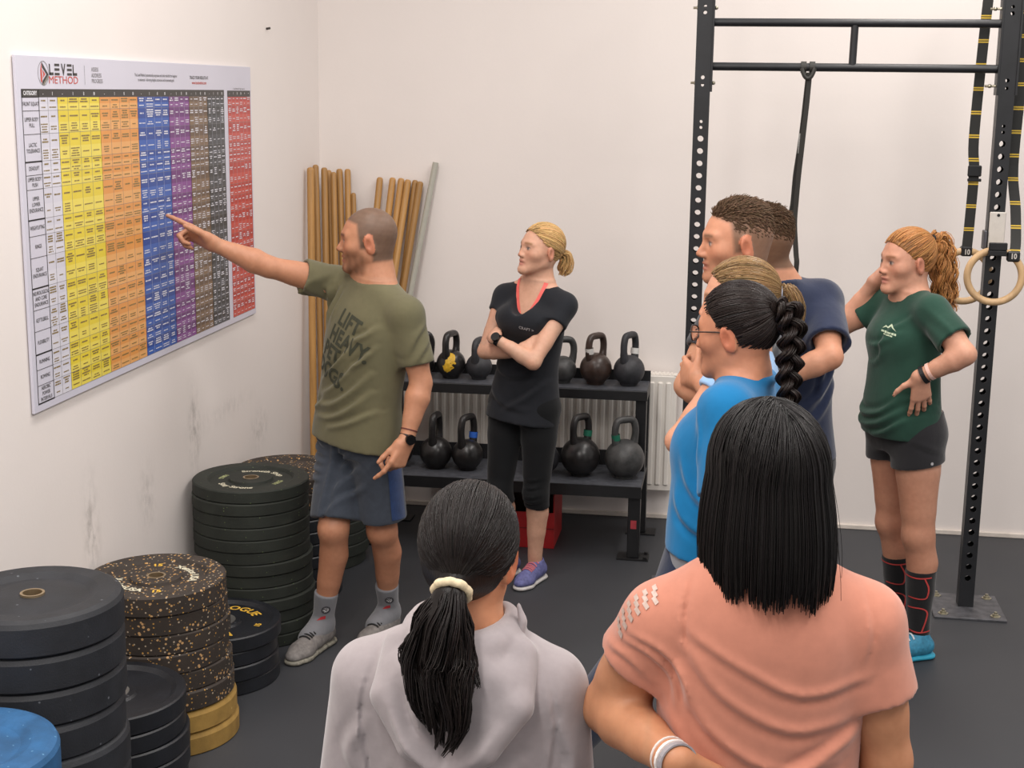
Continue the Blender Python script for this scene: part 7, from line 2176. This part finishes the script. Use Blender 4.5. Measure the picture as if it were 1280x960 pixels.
    for nm, K, Ak, in (('R', kR, aR), ('L', kL, aL)):
        c = Shape(); d = nrm(K - Ak)
        c.cone(Ak + V3(0, 0, -0.01), Ak + V3(-0.035, -0.085, -0.040), 0.043, 0.038, 0.02); c.chain([(Ak - d * 0.03, 0.042), (Ak + d * 0.04, 0.040), (Ak + d * 0.155, 0.048)], 0.02); c.cutball(Ak + d * 0.135, d, Ak + d * 0.17, 0.07)
        c.cone(Ak, Ak + V3(-0.03, -0.07, -0.035), 0.040, 0.036, 0.02)
        so = to_obj('sock', [relax(*c.mesh(0.0045), 1)], M_sock, root)
        # printed figure on the sock: cap letters, white disc, red boot
        face = nrm(V3(0.18, -0.97, 0.0)); sx = nrm(np.cross(face, (0, 0, 1))) * -1
        dsc = lambda cx, cy, r: (np.array([(cx + r * math.cos(a), cy + r * math.sin(a), 0) for a in np.linspace(0, 2 * math.pi, 15)[:-1]]), [tuple(range(14))])
        O = Ak + d * 0.06 + face * 0.045
        for items, mm in (((dsc(0.008, 0.012, 0.017)), mat('dark sock print', srgb(64, 62, 66), 0.8)), ((dsc(0.008, 0.012, 0.011)), mat('white sock print', srgb(206, 204, 204), 0.8)), ((dsc(0.008, 0.012, 0.006)), mat('dark sock print', srgb(64, 62, 66), 0.8)),
                          ((np.array([(-0.022, -0.035, 0), (0.010, -0.028, 0), (0.010, -0.014, 0), (-0.006, -0.018, 0)]), [(0, 1, 2, 3)]), mat('red sock print', srgb(170, 44, 50), 0.8))):
            project_print('sock_print', items, so, O, sx, d, -face, mm, so, 0.0012 + 0.0004 * (len(items[0]) == 14))
    M_sh = mat('grey mesh shoe', srgb(118, 113, 110), 0.7, var=0.25, nscale=60, bump=0.4, bscale=500)
    M_so = mat('mottled grey sole', srgb(128, 124, 112), 0.7, var=0.6, nscale=60)
    M_la = mat('black lace', srgb(26, 26, 26), 0.8)
    shoe(root, (0.575, -1.895), (0.490, -2.185), aR, 1.0, M_sh, M_so, M_la)
    shoe(root, (0.795, -1.735), (0.715, -2.010), aL, 1.0, M_sh, M_so, M_la)
    # watch and bracelet on the left wrist
    dW = nrm(wL - eL)
    w_ = ribbon_band(root, 'watch_strap', wL - dW * 0.012, dW, 0.0265, 0.022, mat('black watch rubber', srgb(22, 22, 24), 0.5), 0.004)
    fc = nrm(-R * 0.85 + F * 0.35)
    bm = bmesh.new(); bm_tube(bm, [Vector(wL - dW * 0.012 + fc * 0.026), Vector(wL - dW * 0.012 + fc * 0.039)], 0.019, 16)
    wf = finish(bm, 'watch_case', mat('black watch case', srgb(16, 16, 18), 0.25), w_)
    ribbon_band(root, 'bracelet', wL - dW * 0.042, dW, 0.0285, 0.004, mat('dark red cord', srgb(92, 40, 40), 0.7), 0.003)
    return root

# ------------------------------------------------------------------ build the people
for fn in [g for n_, g in list(globals().items()) if n_.startswith('build_')]:
    t_ = time.time(); fn(); print('PERSON', fn.__name__, round(time.time() - t_, 1))
print('SCRIPT TIME', round(time.time() - T0, 1), 'tris', sum(len(m_.loops) - 2 * len(m_.polygons) for m_ in bpy.data.meshes))
